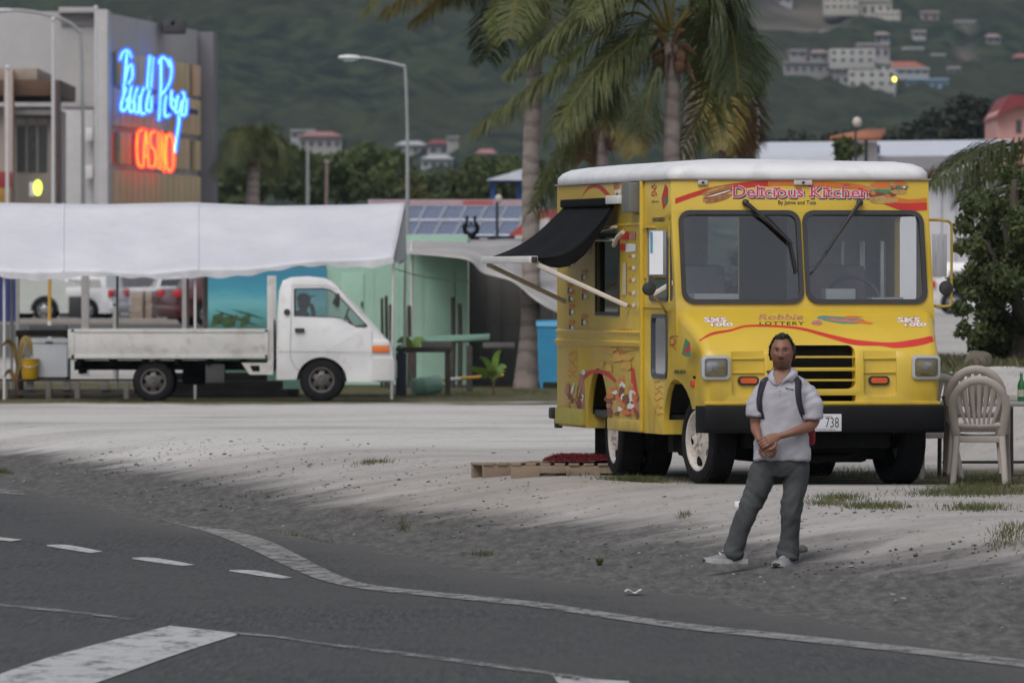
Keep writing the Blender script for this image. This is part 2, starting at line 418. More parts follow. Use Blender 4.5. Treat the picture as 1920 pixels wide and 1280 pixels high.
h = MB(); hx = axis([(-1500, -260, 60), (-260, 260, 3.2), (260, 1500, 60)]); hy = axis([(1230, 2700, 6.5), (2700, 3400, 50)]); bare = []
for y in hy:
    for x in hx:
        z = hill_z(x, y)
        p = 960 + x * F / y; q = HZ + (CH - z) * F / y
        inner = abs(x) < 262 and y < 2700
        br = max(0, 1 - ((p - 1500) / 105) ** 2 - ((q - 45) / 38) ** 2)
        br = max(br, .8 * max(0, 1 - ((p - 1530) / 90) ** 2 - ((q - 120) / 22) ** 2), .6 * max(0, 1 - ((p - 1810) / 14) ** 2 - ((q - 95) / 50) ** 2))
        br = min(1, br * 2.2) * (.5 + .5 * sstep(-.3, .2, N(x, y, 8, .05)))
        if inner: z += (1 - br) * (3.6 * abs(N(x, y, 0, .15)) + 1.6 * random.random() + 2.6 * N(x, y, 3, .06))
        h.v.append((x, y, z)); bare.append(br)
nh = len(hx)
h.f = [(j * nh + i, j * nh + i + 1, (j + 1) * nh + i + 1, (j + 1) * nh + i) for j in range(len(hy) - 1) for i in range(nh - 1)]; h.m = [0] * len(h.f)
ho = h.build('hill', hill_mat(), fix=False, smooth=70); tag(ho, kind='structure')
a = ho.data.attributes.new('bare', 'FLOAT', 'POINT'); a.data.foreach_set('value', bare)
# ================================================================= FOOD TRUCK
TW, TL = 2.17, 5.0
TTH = R(10.5)
TD = 74.5
truck = thing('food_truck', 'yellow food truck with white roof and DELICIOUS KITCHEN lettering above its windscreen', 'food truck', (X_(1258, TD), TD, 0.0), TTH)
cT, sT = math.cos(TTH), math.sin(TTH); T0 = Vector((X_(1258, TD), TD, 0.0))
def to_local(p):
    d = p - T0; return Vector((d.x * cT + d.y * sT, -d.x * sT + d.y * cT, d.z))
CAML = to_local(Vector((0, 0, CH)))
def ray(px, py): return to_local(P(px, py, 100.0)) - CAML
def on_side(px, py, u=-.004):
    d = ray(px, py); return CAML + d * ((u - CAML.x) / d.x)
def on_v(px, py, v=-.0):
    d = ray(px, py); return CAML + d * ((v - CAML.y) / d.y)
HOOD = [(.60, -.86), (.66, -.855), (1.0, -.835), (1.11, -.79), (1.16, -.74), (1.23, -.65), (1.30, -.52), (1.36, -.38), (1.40, -.27), (1.43, -.225)]   # w -> v
FRONT = [(1.40, -.222), (1.483, -.20), (2.24, -.02), (2.505, 0.0), (2.7, .01)]
def on_prof(tab, px, py, off=.004):
    v = -.4
    for _ in range(12):
        p = on_v(px, py, v); v = v * .4 + .6 * interp(tab, p.z)
    return on_v(px, py, v - off)
def on_front(px, py, off=.004): return on_prof(FRONT, px, py, off)
def hood_in(v): return .10 * sstep(-.05, -.85, v)
def on_hood(px, py, off=.004): return on_prof(HOOD, px, py, off)
# ---- materials
def truck_yellow():
    m, n, l, b, o = newmat('truck_yellow')
    f = noisen(n, l, 1.2, 6, .65); st = noisen(n, l, 7, 6, .65, stretch=(1, 1, .12)); gr = noisen(n, l, 20, 6, .7)
    c = ramp(n, l, f, .3, .7, (.57, .385, .030), (.65, .45, .042))
    c = mixc(n, l, ramp(n, l, st, .5, .78, (0, 0, 0), (.55, .55, .55)), c, (.55, .41, .07))
    sp_ = n.new('ShaderNodeSeparateXYZ'); tcc = n.new('ShaderNodeTexCoord'); l.new(tcc.outputs['Object'], sp_.inputs[0]); lowm = n.new('ShaderNodeMapRange'); lowm.inputs[1].default_value = .95; lowm.inputs[2].default_value = .42; l.new(sp_.outputs['Z'], lowm.inputs[0]); mu = n.new('ShaderNodeMath'); mu.operation = 'MULTIPLY'; l.new(lowm.outputs[0], mu.inputs[0]); l.new(ramp(n, l, st, .38, .7, (0, 0, 0), (.7, .7, .7)), mu.inputs[1])
    c = mixc(n, l, mu.outputs[0], c, (.24, .17, .06))   # road dirt splashed on the lower panels
    c = mixc(n, l, ramp(n, l, gr, .62, .80, (0, 0, 0), (.5, .5, .5)), c, (.35, .24, .05))
    l.new(c, b.inputs['Base Color']); b.inputs['Coat Weight'].default_value = .25; b.inputs['Coat Roughness'].default_value = .25
    mr = n.new('ShaderNodeMapRange'); mr.inputs[3].default_value = .3; mr.inputs[4].default_value = .55; l.new(gr, mr.inputs[0]); l.new(mr.outputs[0], b.inputs['Roughness'])
    bumpn(n, l, noisen(n, l, 2.4, 2), .12, .03, b); return m
YEL = truck_yellow()
ROOFW = mat('truck_roof_white', (.72, .72, .73), .45, .10, 1.5, c2=(.60, .60, .60), bump=.05, bscale=6)
BLK = mat('black_rubber', (.022, .022, .023), .75, .25, 6, bump=.12, bscale=40)
BLKP = mat('black_plastic', (.03, .03, .032), .5, .2, 5)
DARK = mat('dark_interior', (.045, .047, .05), .8, .3, 3)
UNDER = mat('underbody_black', (.011, .011, .011), .9, .3, 4, bump=.2, spec=.08)
RED = mat('decal_red', (.55, .030, .022), .45, .12, 4)
ORG = mat('decal_orange', (.62, .17, .03), .5, .15, 5)
WHT = mat('decal_white', (.70, .70, .70), .5, .08, 5)
GRYL = mat('decal_grey', (.30, .29, .30), .5, .1, 5)
BRN = mat('decal_bun_brown', (.36, .15, .05), .55, .35, 25)
BUN = mat('decal_bun_tan', (.46, .29, .10), .55, .25, 20)
MEAT = mat('decal_meat', (.20, .065, .03), .55, .35, 30)
GRN = mat('decal_green', (.06, .22, .12), .5, .2, 10)
INK = mat('decal_ink', (.05, .04, .025), .6, .1, 10)
PINK = mat('decal_pink', (.42, .17, .13), .5, .4, 18, c2=(.45, .30, .10))
CHROME = mat('lamp_chrome', (.70, .70, .71), .35, .2, 12, metal=.35)
WSG = glass('windscreen_glass', (.90, .92, .92), .075)
RIMW = mat('rim_cream', (.62, .57, .52), .5, .15, 8, c2=(.40, .33, .27))
# ---- body shell
prof = [(TL, .40), (TL, 2.505), (0, 2.505), (-.02, 2.24), (-.20, 1.483), (-.222, 1.40), (-.222, 1.22), (.02, 1.2), (.02, .40)]
b = MB().prism(prof, 'x', 0, TW)
body = b.build('body', YEL)
inner = MB().prism([(TL - .05, .52), (TL - .05, 2.47), (.05, 2.47), (.03, 2.24), (-.15, 1.483), (-.165, 1.43), (-.10, 1.38), (.08, .52)], 'x', .045, TW - .045)
def rr2(x0, x1, z0, z1, r, n=5):
    out = []
    for cx, cz, a0 in ((x1 - r, z0 + r, -90), (x1 - r, z1 - r, 0), (x0 + r, z1 - r, 90), (x0 + r, z0 + r, 180)):
        out += [(cx + r * math.cos(R(a0 + 90 * k / n)), cz + r * math.sin(R(a0 + 90 * k / n))) for k in range(n + 1)]
    return out
cutters = [inner]
WIN = [(.075, 1.055), (1.115, TW - .075)]
for a0, a1 in WIN: cutters.append(MB().prism(rr2(a0, a1, 1.50, 2.225, .085), 'y', -.6, .3))
fa = [on_side(1268, 820).y, on_side(1268, 700).y]
def arch(vc, rv, top, x0, x1, z0=.2, zc=.42):
    pts = [(vc + rv, z0)] + [(vc + rv * math.cos(R(180 * k / 14)), zc + (top - zc) * math.sin(R(180 * k / 14))) for k in range(15)] + [(vc - rv, z0)]
    return MB().prism(pts, 'x', x0, x1)
RV = on_side(1120, 800).y        # rear wheel centre
cutters.append(arch(RV, .47, .92, -.2, .55)); cutters.append(arch(RV, .47, .92, TW - .55, TW + .2))
cutters.append(arch(-.14, .45, .86, -.2, .50)); cutters.append(arch(-.14, .45, .86, TW - .50, TW + .2))
# serving hatch, door glass, quarter glass on the near side, a window on the far side
sw = [on_side(1118, 445), on_side(1160, 585)]
cutters.append(MB().box(-.2, .3, sw[1].y, sw[0].y, sw[1].z, sw[0].z))
dw = [on_side(1219, 440), on_side(1252, 560)]
cutters.append(MB().prism(rr2(dw[1].y, dw[0].y, dw[1].z, dw[0].z, .06), 'x', -.2, .3))
dl = [on_side(1223, 593), on_side(1250, 704)]
cutters.append(MB().prism(rr2(dl[1].y, dl[0].y, dl[1].z, dl[0].z, .06), 'x', -.2, .3))
qw = [(.04, 2.17), (-.01, 2.2), (-.15, 1.56), (-.12, 1.5), (.03, 1.5)]
cutters.append(MB().prism([(p[0] + .06, p[1]) for p in qw], 'x', -.2, .3))
cutters.append(MB().prism(rr2(.25, 1.05, 1.5, 2.2, .06), 'x', TW - .2, TW + .2))
cutters.append(MB().box(1.28, 1.62, TL - .2, TL + .2, 1.45, 2.25))
cut(body, cutters); 
bv = body.modifiers.new('bev', 'BEVEL'); bv.width = .018; bv.segments = 2; bv.limit_method = 'ANGLE'; bv.angle_limit = R(50)
bake(body); body.parent = truck; body.data.polygons.foreach_set('use_smooth', [True] * len(body.data.polygons)); body.data.set_sharp_from_angle(angle=R(40))
# ---- roof cap
q = MB(); rings = []
for z, ins in ((2.508, -.014), (2.515, -.018), (2.56, -.015), (2.60, .02), (2.632, .09), (2.652, .22), (2.664, .45), (2.668, .8)):
    rr = max(.06, .14 - ins * .2); rings.append([(x, y, z + (.012 * math.sin(x * 2.2) if ins > .3 else 0)) for x, y in rr2(ins, TW - ins, ins, TL - ins, rr)])
q.loft(rings); q.build('roof', ROOFW, truck, smooth=50)
q = MB().box(-.02, TW + .02, -.02, .0, 2.497, 2.507); q.box(-.022, -.002, 0, TL, 2.497, 2.507); q.build('drip_rail', mat('rail_grey', (.35, .30, .33), .5), truck)
# ---- hood / nose
q = MB(); rings = []
inv = sorted([(v, ww) for ww, v in HOOD if ww >= 1.0])
for v in (.05, -.10, -.225, -.30, -.40, -.52, -.65, -.74, -.79, -.82, -.84, -.855):
    top = interp(inv, v) if v > -.8 else (1.085 if v > -.83 else (1.03 if v > -.85 else .97))
    top = min(top, 1.425); e = hood_in(v) + (0 if v > -.8 else (.012 if v > -.83 else (.035 if v > -.85 else .07)))
    lo = .64 if v < -.84 else .62
    x0, x1 = e + .001, TW - e - .001; r_ = .085
    ring = [(x0, v, lo), (x1, v, lo)]
    for k in range(7): ring.append((x1 - r_ + r_ * math.cos(R(15 * k)), v, top - r_ + r_ * math.sin(R(15 * k))))
    for k in range(1, 8): ring.append((x0 + (x1 - x0) * (1 - k / 8) * 1 + 0, v, top + .012 * math.sin(math.pi * k / 8))) if .08 < k / 8 < .92 and x0 + r_ < x0 + (x1 - x0) * (1 - k / 8) < x1 - r_ else None
    for k in range(7): ring.append((x0 + r_ + r_ * math.cos(R(90 + 15 * k)), v, top - r_ + r_ * math.sin(R(90 + 15 * k))))
    rings.append(ring)
q.loft(rings); hood = q.build('hood', YEL)
gL, gR = on_hood(1449, 700).x, on_hood(1604, 700).x
gz1, gz0 = on_hood(1540, 647).z, on_hood(1540, 729).z
gc = (gL + gR) / 2
pR = [on_hood(1619, 700).x, on_hood(1681, 700).x]; pL = [2 * gc - pR[1], 2 * gc - pR[0]]
hc = [MB().prism(rr2(gL, gR, gz0, gz1, .05), 'y', -1.0, -.70)]
hc.append(MB().prism(rr2(gL, gR, gz0 - .10, gz0 - .052, .01), 'y', -1.0, -.70))
for a0, a1 in (pL, pR): hc.append(MB().prism(rr2(a0, a1, gz0 - .06, gz1 + .0, .04), 'y', -1.0, -.818))
hc.append(arch(-.14, .45, .86, -.2, .50)); hc.append(arch(-.14, .45, .86, TW - .50, TW + .2))
cut(hood, hc)
bv = hood.modifiers.new('bev', 'BEVEL'); bv.width = .012; bv.segments = 2; bv.limit_method = 'ANGLE'; bv.angle_limit = R(50)
bake(hood); hood.parent = truck; hood.data.polygons.foreach_set('use_smooth', [True] * len(hood.data.polygons)); hood.data.set_sharp_from_angle(angle=R(40))
MB().box(gL - .02, gR + .02, -.72, -.70, gz0 - .12, gz1 + .02).build('radiator', UNDER, truck)
hgt = gz1 - gz0
for k, t in enumerate((.27, .55, .80)):
    th = .018 if k != 1 else .030
    MB().box(gL - .01, gR + .01, -.835, -.78, gz0 + hgt * (1 - t) - th / 2, gz0 + hgt * (1 - t) + th / 2, bev=.005).build('grille_slat', YEL, truck)
for a0, a1 in (pL, pR):
    for t in (.30, .62): MB().box(a0 + .005, a1 - .005, -.832, -.812, gz0 + hgt * (1 - t) - .008, gz0 + hgt * (1 - t) + .006, bev=.003).build('panel_rib', YEL, truck)
MB().box(.10, TW - .10, -.872, -.84, .655, .685, bev=.01).build('lower_lip', YEL, truck)
# ---- headlights and indicators
LENS = glass('lamp_glass_ribbed', (.80, .81, .82), .12, .18)
for cx in (on_hood(1341, 690).x, on_hood(1735, 690).x):
    zc = on_hood(1341, 689).z; hw, hh = .118, .098
    q = MB(); outer = rr2(cx - hw, cx + hw, zc - hh, zc + hh, .035); inn = rr2(cx - hw + .022, cx + hw - .022, zc - hh + .022, zc + hh - .022, .025)
    q.loft([[(x, -.83, z) for x, z in outer], [(x, -.878, z) for x, z in outer], [(x, -.884, z) for x, z in inn], [(x, -.852, z) for x, z in inn]], caps=False)
    hl = q.build('headlight', mat('headlight_surround', (.42, .43, .44), .4, .1, metal=.2), truck)
    q = MB(); q.grid(10, 8, lambda a, c: (cx - .095 + .19 * a, -.853 + .02 * ((2 * a - 1) ** 2 + (2 * c - 1) ** 2), zc - .075 + .15 * c)); q.build('reflector', CHROME, hl, fix=False)
    q = MB().ell((cx, -.862, zc), (.030, .012, .026)); q.build('bulb', WHT, hl)
    q = MB().grid(8, 6, lambda a, c: (cx - .096 + .192 * a, -.876 - .01 * math.sin(math.pi * a) * math.sin(math.pi * c), zc - .076 + .152 * c)); q.build('lens', LENS, hl, fix=False)
AMB = mat('indicator_amber', (.62, .10, .015), .25, .1, 8, coat=.5)
for cx in (on_hood(1649, 713).x, 2 * gc - on_hood(1649, 713).x):
    zc = on_hood(1649, 713).z
    q = MB().prism(rr2(cx - .088, cx + .088, zc - .036, zc + .036, .033), 'y', -.838, -.812); ti = q.build('indicator_lamp', BLKP, truck)
    q = MB().prism(rr2(cx - .068, cx + .068, zc - .022, zc + .022, .018), 'y', -.848, -.832); q.build('lens', AMB, ti)
p = on_side(1296, 719, hood_in(-.5)); MB().box(hood_in(-.55) - .012, hood_in(-.55) + .02, -.60, -.50, p.z - .025, p.z + .025, bev=.006).build('side_marker', mat('marker_red', (.65, .06, .02), .3), truck)
# ---- bumper, plate
q = MB(); rings = []
for x, off in ((.06, .10), (.09, .03), (.16, 0), (TW - .16, 0), (TW - .09, .03), (TW - .06, .10)):
    rings.append([(x, -.97 + off + d, z) for d, z in ((.0, .45), (-.012, .47), (-.012, .62), (.0, .648), (.16, .650), (.16, .43), (.03, .43))])
q.loft(rings); q.build('bumper', mat('bumper_black', (.010, .010, .011), .6, .3, 4, bump=.1, spec=.15), truck)
pl = [on_v(1506, 776, -.992), on_v(1578, 808, -.992)]
lp = MB().box(pl[0].x, pl[1].x, -.992, -.984, pl[1].z, pl[0].z, bev=.003).build('licence_plate', mat('plate_white', (.62, .62, .66), .5, .06), truck)
# ---- decal tools
class Dec:
    """flat printed graphics laid on the panels; every stroke, word or picture becomes a part of its own"""
    def __init__(s): s.k = 0; s.ps = [MB()]
    @property
    def q(s): return s.ps[-1]
    def brk(s):
        if s.q.v: s.ps.append(MB())
        return s
    def poly(s, pts, fn, m=0):
        s.k += .00008; off = s.k
        pp = [fn(x, y, off) for x, y in pts]; tr = tessellate_polygon([[Vector((x, y, 0)) for x, y in pts]])
        s.q.add(pp, tr, m); return s
    def ribbon(s, top, bot, fn, m=0, n=6, brk=True):
        if brk: s.brk()
        s.k += .00008; off = s.k
        a = spl([(x, y, 0) for x, y in top], n); c = spl([(x, y, 0) for x, y in bot], n); vs = []; fs = []
        rows = 4
        for r_ in range(rows + 1):
            for u_, v_ in zip(a, c):
                t = r_ / rows; vs.append(fn(u_.x * (1 - t) + v_.x * t, u_.y * (1 - t) + v_.y * t, off))
        k = len(a)
        for r_ in range(rows):
            for i in range(k - 1): fs.append((r_ * k + i, r_ * k + i + 1, (r_ + 1) * k + i + 1, (r_ + 1) * k + i))
        s.q.add(vs, fs, m); return s
    def text(s, txt, x0, x1, ybase, cap, fn, m=0, bold=0.0, slope=0.0, shear=0.0, dx=0, dy=0, ext=None, spacing=1.0, brk=True):
        if brk: s.brk()
        s.k += .00008; off = s.k
        vs, fs = text_mesh(txt, bold, spacing=spacing)
        lo, hi = ext if ext else (min(v[0] for v in vs), max(v[0] for v in vs)); wd = hi - lo; H = .69
        def f(x, y):
            px = x0 + (x - lo) / wd * (x1 - x0) + shear * y / H * cap; return fn(px + dx, ybase - y / H * cap + slope * (px - x0) + dy, off)
        s.q.add([f(v[0], v[1]) for v in vs], fs, m)
        return s
    def blob(s, cx, cy, rx, ry, fn, m=0, rot=0, n=12, jit=.12):
        pts = []
        for k in range(n):
            t = 2 * math.pi * k / n; r_ = 1 + random.uniform(-jit, jit); a, b_ = rx * math.cos(t) * r_, ry * math.sin(t) * r_
            pts.append((cx + a * math.cos(rot) - b_ * math.sin(rot), cy + a * math.sin(rot) + b_ * math.cos(rot)))
        return s.poly(pts, fn, m)
    def build(s, name, mats, parent=None):
        for q in s.ps:
            if q.v: q.build(name, mats, parent or truck, smooth=60, fix=False)
def fs_(x, y, o): return on_side(x, y, -.002 - o)
def ff_(x, y, o): return on_front(x, y, .002 + o)
HS = surf(hood, truck)
def fh_(x, y, o):
    p = HS(x, y, .003 + o); return p if p is not None else on_hood(x, y, .016 + o)
def fp_(x, y, o): return on_v(x, y, -.993 - o)
d = Dec(); d.text('R', 1511, 1519, 801, 15, fp_); d.text('30', 1521, 1530, 797, 9, fp_); d.text('738', 1548, 1573, 801, 19, fp_); d.text('The Friendly Island', 1518, 1566, 806.5, 3.5, fp_); d.text('Sint Maarten', 1524, 1560, 781, 3, fp_)
d.build('plate_lettering', INK, lp)
# ---- header graphics
d = Dec(); d.ribbon([(1266, 372), (1330, 352), (1400, 341), (1460, 338)], [(1266, 382), (1330, 361), (1400, 352), (1460, 348)], ff_, 0)
d.ribbon([(1440, 337), (1520, 339), (1620, 347), (1690, 372), (1738, 371)], [(1440, 348), (1520, 350), (1620, 358), (1690, 381), (1738, 377)], ff_, 1)
d.ribbon([(1640, 372), (1690, 381), (1738, 379)], [(1640, 375), (1690, 394), (1738, 394)], ff_, 0); d.build('header_stripe', [RED, ORG])
def burger(d, cx, cy, s, fn):
    d.blob(cx, cy - 10 * s, 22 * s, 10 * s, fn, 1); d.blob(cx, cy - 12 * s, 18 * s, 6 * s, fn, 2); d.blob(cx, cy - 2 * s, 24 * s, 4 * s, fn, 3); d.blob(cx, cy + 3 * s, 22 * s, 5 * s, fn, 0); d.blob(cx, cy + 10 * s, 22 * s, 6 * s, fn, 1)
    for k in range(4): d.blob(cx + random.uniform(-16, 16) * s, cy + random.uniform(-2, 6) * s, 4 * s, 3 * s, fn, random.choice((2, 3, 4)))
FOOD = [MEAT, BUN, ORG, GRN, WHT]
d = Dec(); d.blob(1345, 364, 31, 13, ff_, 1, -.28); d.blob(1343, 358, 28, 8, ff_, 5, -.30); d.blob(1347, 364, 29, 4.5, ff_, 0, -.28); d.blob(1349, 363, 24, 1.4, ff_, 4, -.28); d.blob(1346, 372, 26, 6, ff_, 5, -.26); d.blob(1342, 355, 18, 2.5, ff_, 1, -.30)
d.brk(); burger(d, 1656, 362, 1.25, ff_); d.brk(); burger(d, 1686, 352, .75, ff_); d.build('food_picture', FOOD + [BRN])
d = Dec()
vs_, _ = text_mesh('Delicious Kitchen', .0); ext = (min(v[0] for v in vs_), max(v[0] for v in vs_))
SER = []
for i, (bo, dx, dy, mi) in enumerate(((.060, 1.6, 2.4, 0), (.050, 0, 0, 1), (.008, 0, 0, 2))):
    d.text('Delicious Kitchen', 1375, 1628, 369, 20.5, ff_, mi, bold=bo, dx=dx, dy=dy, ext=ext, slope=.006, brk=False)
# slab serifs on the upright stems
for cx, top, bot in ((1380, 349, 368), (1417, 347, 368), (1428, 354, 368), (1459, 354, 368), (1499, 354, 368), (1521, 349, 368), (1549, 354, 368), (1588, 347, 368), (1614, 354, 368)):
    for yy, sh in ((top, -1.5), (bot, 0)):
        d.poly([(cx - 4.5 + sh, yy - 1.6), (cx + 5 + sh * .5, yy - 1.6), (cx + 5 + sh * .5, yy + 1.4), (cx - 4.5 + sh, yy + 1.4)], ff_, 2)
d.text('By Jaime and Tuta', 1459, 1530, 383, 7, ff_, 3, bold=.012)
SGN = [mat('letter_shadow', (.06, .05, .09), .5), mat('letter_silver', (.62, .60, .64), .45), mat('letter_crimson', (.60, .04, .07), .45), INK]
d.build('name_lettering', SGN)
# marker lamps on the header
for px in (1317, 1505):
    a0, a1 = on_front(px - (9 if px < 1400 else 17), 347), on_front(px + (9 if px < 1400 else 17), 338)
    m_ = MB().box(a0.x, a1.x, -.03, .0, a0.z, a1.z, bev=.006).build('marker_lamp', mat('marker_housing', (.55, .52, .50), .4), truck)
    cx = (a0.x + a1.x) / 2; MB().box(cx - .012, cx + .012, -.036, -.02, a0.z + .01, a1.z - .01, bev=.003).build('lens', INK, m_)
# ---- hood graphics
d = Dec(); d.ribbon([(1311, 637), (1335, 623), (1370, 617), (1400, 609), (1450, 609), (1500, 613), (1550, 625), (1600, 636), (1650, 641), (1680, 641), (1720, 635), (1752, 628)],
        [(1311, 640), (1335, 628), (1370, 621), (1400, 613), (1450, 613), (1500, 618), (1550, 632), (1600, 646), (1650, 648), (1680, 652), (1720, 648), (1752, 640)], fh_, 0, 5); d.build('hood_stripe', [RED])
d = Dec()
for x0 in (1320, 1683):
    for bo, mi in ((.10, 0), (.03, 1)):
        d.text('SMS', x0, x0 + 42, 603, 8, fh_, mi, bold=bo, brk=mi == 0); d.text('Toto', x0 + 8, x0 + 54, 611, 9, fh_, mi, bold=bo, brk=False)
d.text('Robbie', 1422, 1505, 599, 10, fh_, 0, bold=.02, shear=.4); d.text('LOTTERY', 1424, 1508, 609, 6, fh_, 2, bold=.02, spacing=1.2)
d.brk(); d.blob(1532, 605, 11, 5, fh_, 0); d.blob(1545, 595, 14, 3.5, fh_, 3); d.blob(1580, 600, 44, 6.5, fh_, 3, .06); d.blob(1585, 600, 38, 3.5, fh_, 0, .06); d.blob(1620, 604, 18, 3, fh_, 4, .12); d.blob(1600, 594, 18, 2.2, fh_, 4)
d.build('sponsor_lettering', [PINK, WHT, INK, mat('decal_teal', (.10, .26, .22), .5, .2), ORG])
# ---- windscreens, rubber seals, wipers
RUB = BLKP
for (a0, a1) in WIN:
    o1 = rr2(a0 - .022, a1 + .022, 1.478, 2.247, .10); o2 = rr2(a0 + .015, a1 - .015, 1.515, 2.21, .07)
    def fv(z, off): return interp(FRONT, z) + off
    q = MB(); q.loft([[(x, fv(z, -.002), z) for x, z in o1], [(x, fv(z, -.022), z) for x, z in o1], [(x, fv(z, -.022), z) for x, z in o2], [(x, fv(z, .01), z) for x, z in o2]], caps=False)
    wsn = q.build('windscreen', RUB, truck)
    q = MB(); q.add([(x, fv(z, .004), z) for x, z in o2], [tuple(range(len(o2)))]); q.build('glass', WSG, wsn, fix=False)
def wiper(pts, blade):
    q = MB(); q.tube([on_front(x, y, .05) for x, y in pts], [.020, .014, .010], 6); q.tube([on_front(x, y, .035) for x, y in blade], .008, 5, flat=2); 
    q.ell(on_front(*pts[0], .03), (.03, .03, .03)); q.build('wiper', BLKP, truck)
wiper([(1398, 380), (1440, 414), (1486, 458)], [(1436, 404), (1482, 452), (1494, 510)])
wiper([(1612, 380), (1585, 420), (1550, 472)], [(1585, 415), (1552, 470), (1523, 510)])
# ---- cab interior
MB().box(.06, TW - .06, .36, 1.6, .50, .56).build('cab_floor', DARK, truck)
q = MB().prism([(-.16, 1.40), (-.13, 1.475), (.22, 1.475), (.30, 1.40), (.28, 1.0), (-.08, 1.0), (-.1, 1.3)], 'x', .06, TW - .06); dash = q.build('dashboard', mat('dash_grey', (.07, .075, .08), .7), truck)
q = MB().box(1.14, TW - .16, -.12, .20, 1.477, 1.497, bev=.006); q.build('dash_mat', mat('mat_green', (.03, .16, .11), .9, .3, 20), dash)
PAP = mat('paper_white', (.62, .64, .66), .8, .1)
for x0, x1, y0, y1, z1, nm in ((.18, .55, -.08, .16, 1.56, 'paper'), (1.30, 1.55, -.02, .18, 1.60, 'paper'), (1.68, 1.95, -.05, .15, 1.53, 'paper')):
    M = Matrix.Rotation(random.uniform(-.1, .1), 4, 'Z'); q = MB().box(x0, x1, y0, y1, 1.50, z1, bev=.008); q.build(nm, PAP, dash)
q = MB(); q.tube([(1.62 + .22 * math.cos(t), .36 + .10 * math.sin(t), 1.50 + .20 * math.sin(t)) for t in [2 * math.pi * k / 20 for k in range(21)]], .016, 6); q.tube([(1.62, .36, 1.5), (1.62, .15, 1.3)], .025); q.build('steering_wheel', BLKP, truck)
for cx, c in ((.42, (.26, .265, .28)), (1.62, (.20, .17, .16))):
    s_ = MB().box(cx - .25, cx + .25, .55, 1.05, .95, 1.10, bev=.04).build('seat', mat('seat_%d' % int(cx * 10), c, .8), truck)
    MB().box(cx - .25, cx + .25, .98, 1.12, 1.08, 1.80, bev=.06).build('backrest', s_.data.materials[0], s_)
q = MB().box(.05, .62, 1.50, 1.56, .55, 2.46); q.box(1.30, TW - .05, 1.50, 1.56, .55, 2.46); q.box(.62, 1.30, 1.50, 1.56, 2.2, 2.46); q.build('partition', mat('partition_grey', (.42, .42, .43), .7, .3, 2), truck)
STEEL = mat('steel_interior', (.62, .62, .62), .35, .2, 5, metal=.3)
for x, y, w_ in ((1.72, 1.30, .03), (1.86, 1.2, .045), (1.98, .95, .03), (2.05, 1.25, .05)): MB().box(x, x + w_, y, y + .04, .9, 2.0, bev=.008).build('grab_rail', STEEL, truck)
q = MB().box(.66, .92, 3.6, 4.0, .6, 2.0, bev=.02); q.build('fridge', DARK, truck); q = MB().box(1.4, 2.1, 2.0, 4.5, .6, 1.35, bev=.01); q.build('worktop', STEEL, truck)
MB().box(.06, TW - .06, 1.6, TL - .06, .50, .56).build('kitchen_floor', DARK, truck)
# ---- side details (passenger side faces left in the photograph)
hx = on_side(1206, 600).y
q = MB(); q.box(-.032, .0, hx - .02, hx + .03, .41, 2.495, bev=.008); q.build('pillar', YEL, truck)
ye = on_side(1060, 600).y
q = MB(); q.prism([(-.002, 1.10), (-.03, 1.12), (-.034, 1.15), (-.012, 1.165), (-.012, 1.215), (-.032, 1.235), (-.002, 1.25)], 'y', hx + .03, TL - .05); q.build('rub_rail', YEL, truck)
q = MB().box(-.010, .0, hx + .04, TL - .03, 2.13, 2.15, bev=.003); q.box(-.012, 0, hx - .5, hx - .03, 2.10, 2.118, bev=.003); q.box(-.012, 0, hx - .9, hx - .03, 1.44, 1.455, bev=.003); q.build('panel_seam', YEL, truck)
q = MB().box(-.02, .03, RV - .95 + .1, hx + .06, .405, .50, bev=.008) if False else MB().box(-.018, .01, hx + .03, RV - .50, .41, .50, bev=.008); q.build('sill', YEL, truck)
q = MB().box(-.035, .02, RV + .53, TL - .08, .42, .56, bev=.01); q.build('battery_box', mat('box_yellow', (.42, .36, .06), .55), truck)
q = MB(); a0, a1 = sw[0], sw[1]
for y0, y1, z0, z1 in ((a1.y - .03, a1.y, a1.z - .03, a0.z + .03), (a0.y, a0.y + .03, a1.z - .03, a0.z + .03), (a1.y, a0.y, a1.z - .03, a1.z), (a1.y, a0.y, a0.z, a0.z + .03)): q.box(-.012, .03, y0, y1, z0, z1)
sh = q.build('serving_hatch', BLKP, truck)
MB().box(.03, .036, a1.y + .2, a0.y, a1.z, a0.z).build('hatch_glass', glass('hatch_dark', (.25, .26, .27), .05), sh)
for nm, (A, B), gm in (('door_window', dw, WSG), ('door_window', dl, glass('lower_glass', (.5, .5, .48), .16, .08))):
    o1 = rr2(B.y - .02, A.y + .02, B.z - .02, A.z + .02, .07); o2 = rr2(B.y + .012, A.y - .012, B.z + .012, A.z - .012, .05)
    q = MB(); q.loft([[(-.002, y, z) for y, z in o1], [(-.014, y, z) for y, z in o1], [(-.014, y, z) for y, z in o2], [(.02, y, z) for y, z in o2]], caps=False)
    dwn = q.build(nm, mat('seal_blue_grey', (.07, .08, .095), .5), truck); MB().add([(.004, y, z) for y, z in o2], [tuple(range(len(o2)))]).build('glass', gm, dwn, fix=False)
q = MB(); q.add([(.006, y + .06, z) for y, z in qw], [tuple(range(5))]); q.build('quarter_glass', glass('quarter_green', (.35, .45, .42), .10), truck, fix=False)
# curtain behind the lower door glass
q = MB().grid(20, 6, lambda a, c: (.06 + .015 * math.sin(a * 25), dl[1].y + (dl[0].y - dl[1].y) * a, dl[1].z - .05 + (dl[0].z - dl[1].z + .1) * c)); q.build('door_curtain', mat('curtain_beige', (.34, .29, .24), .9, .4, 8, c2=(.20, .12, .09), stretch=(1, 1, .2)), truck, fix=False)
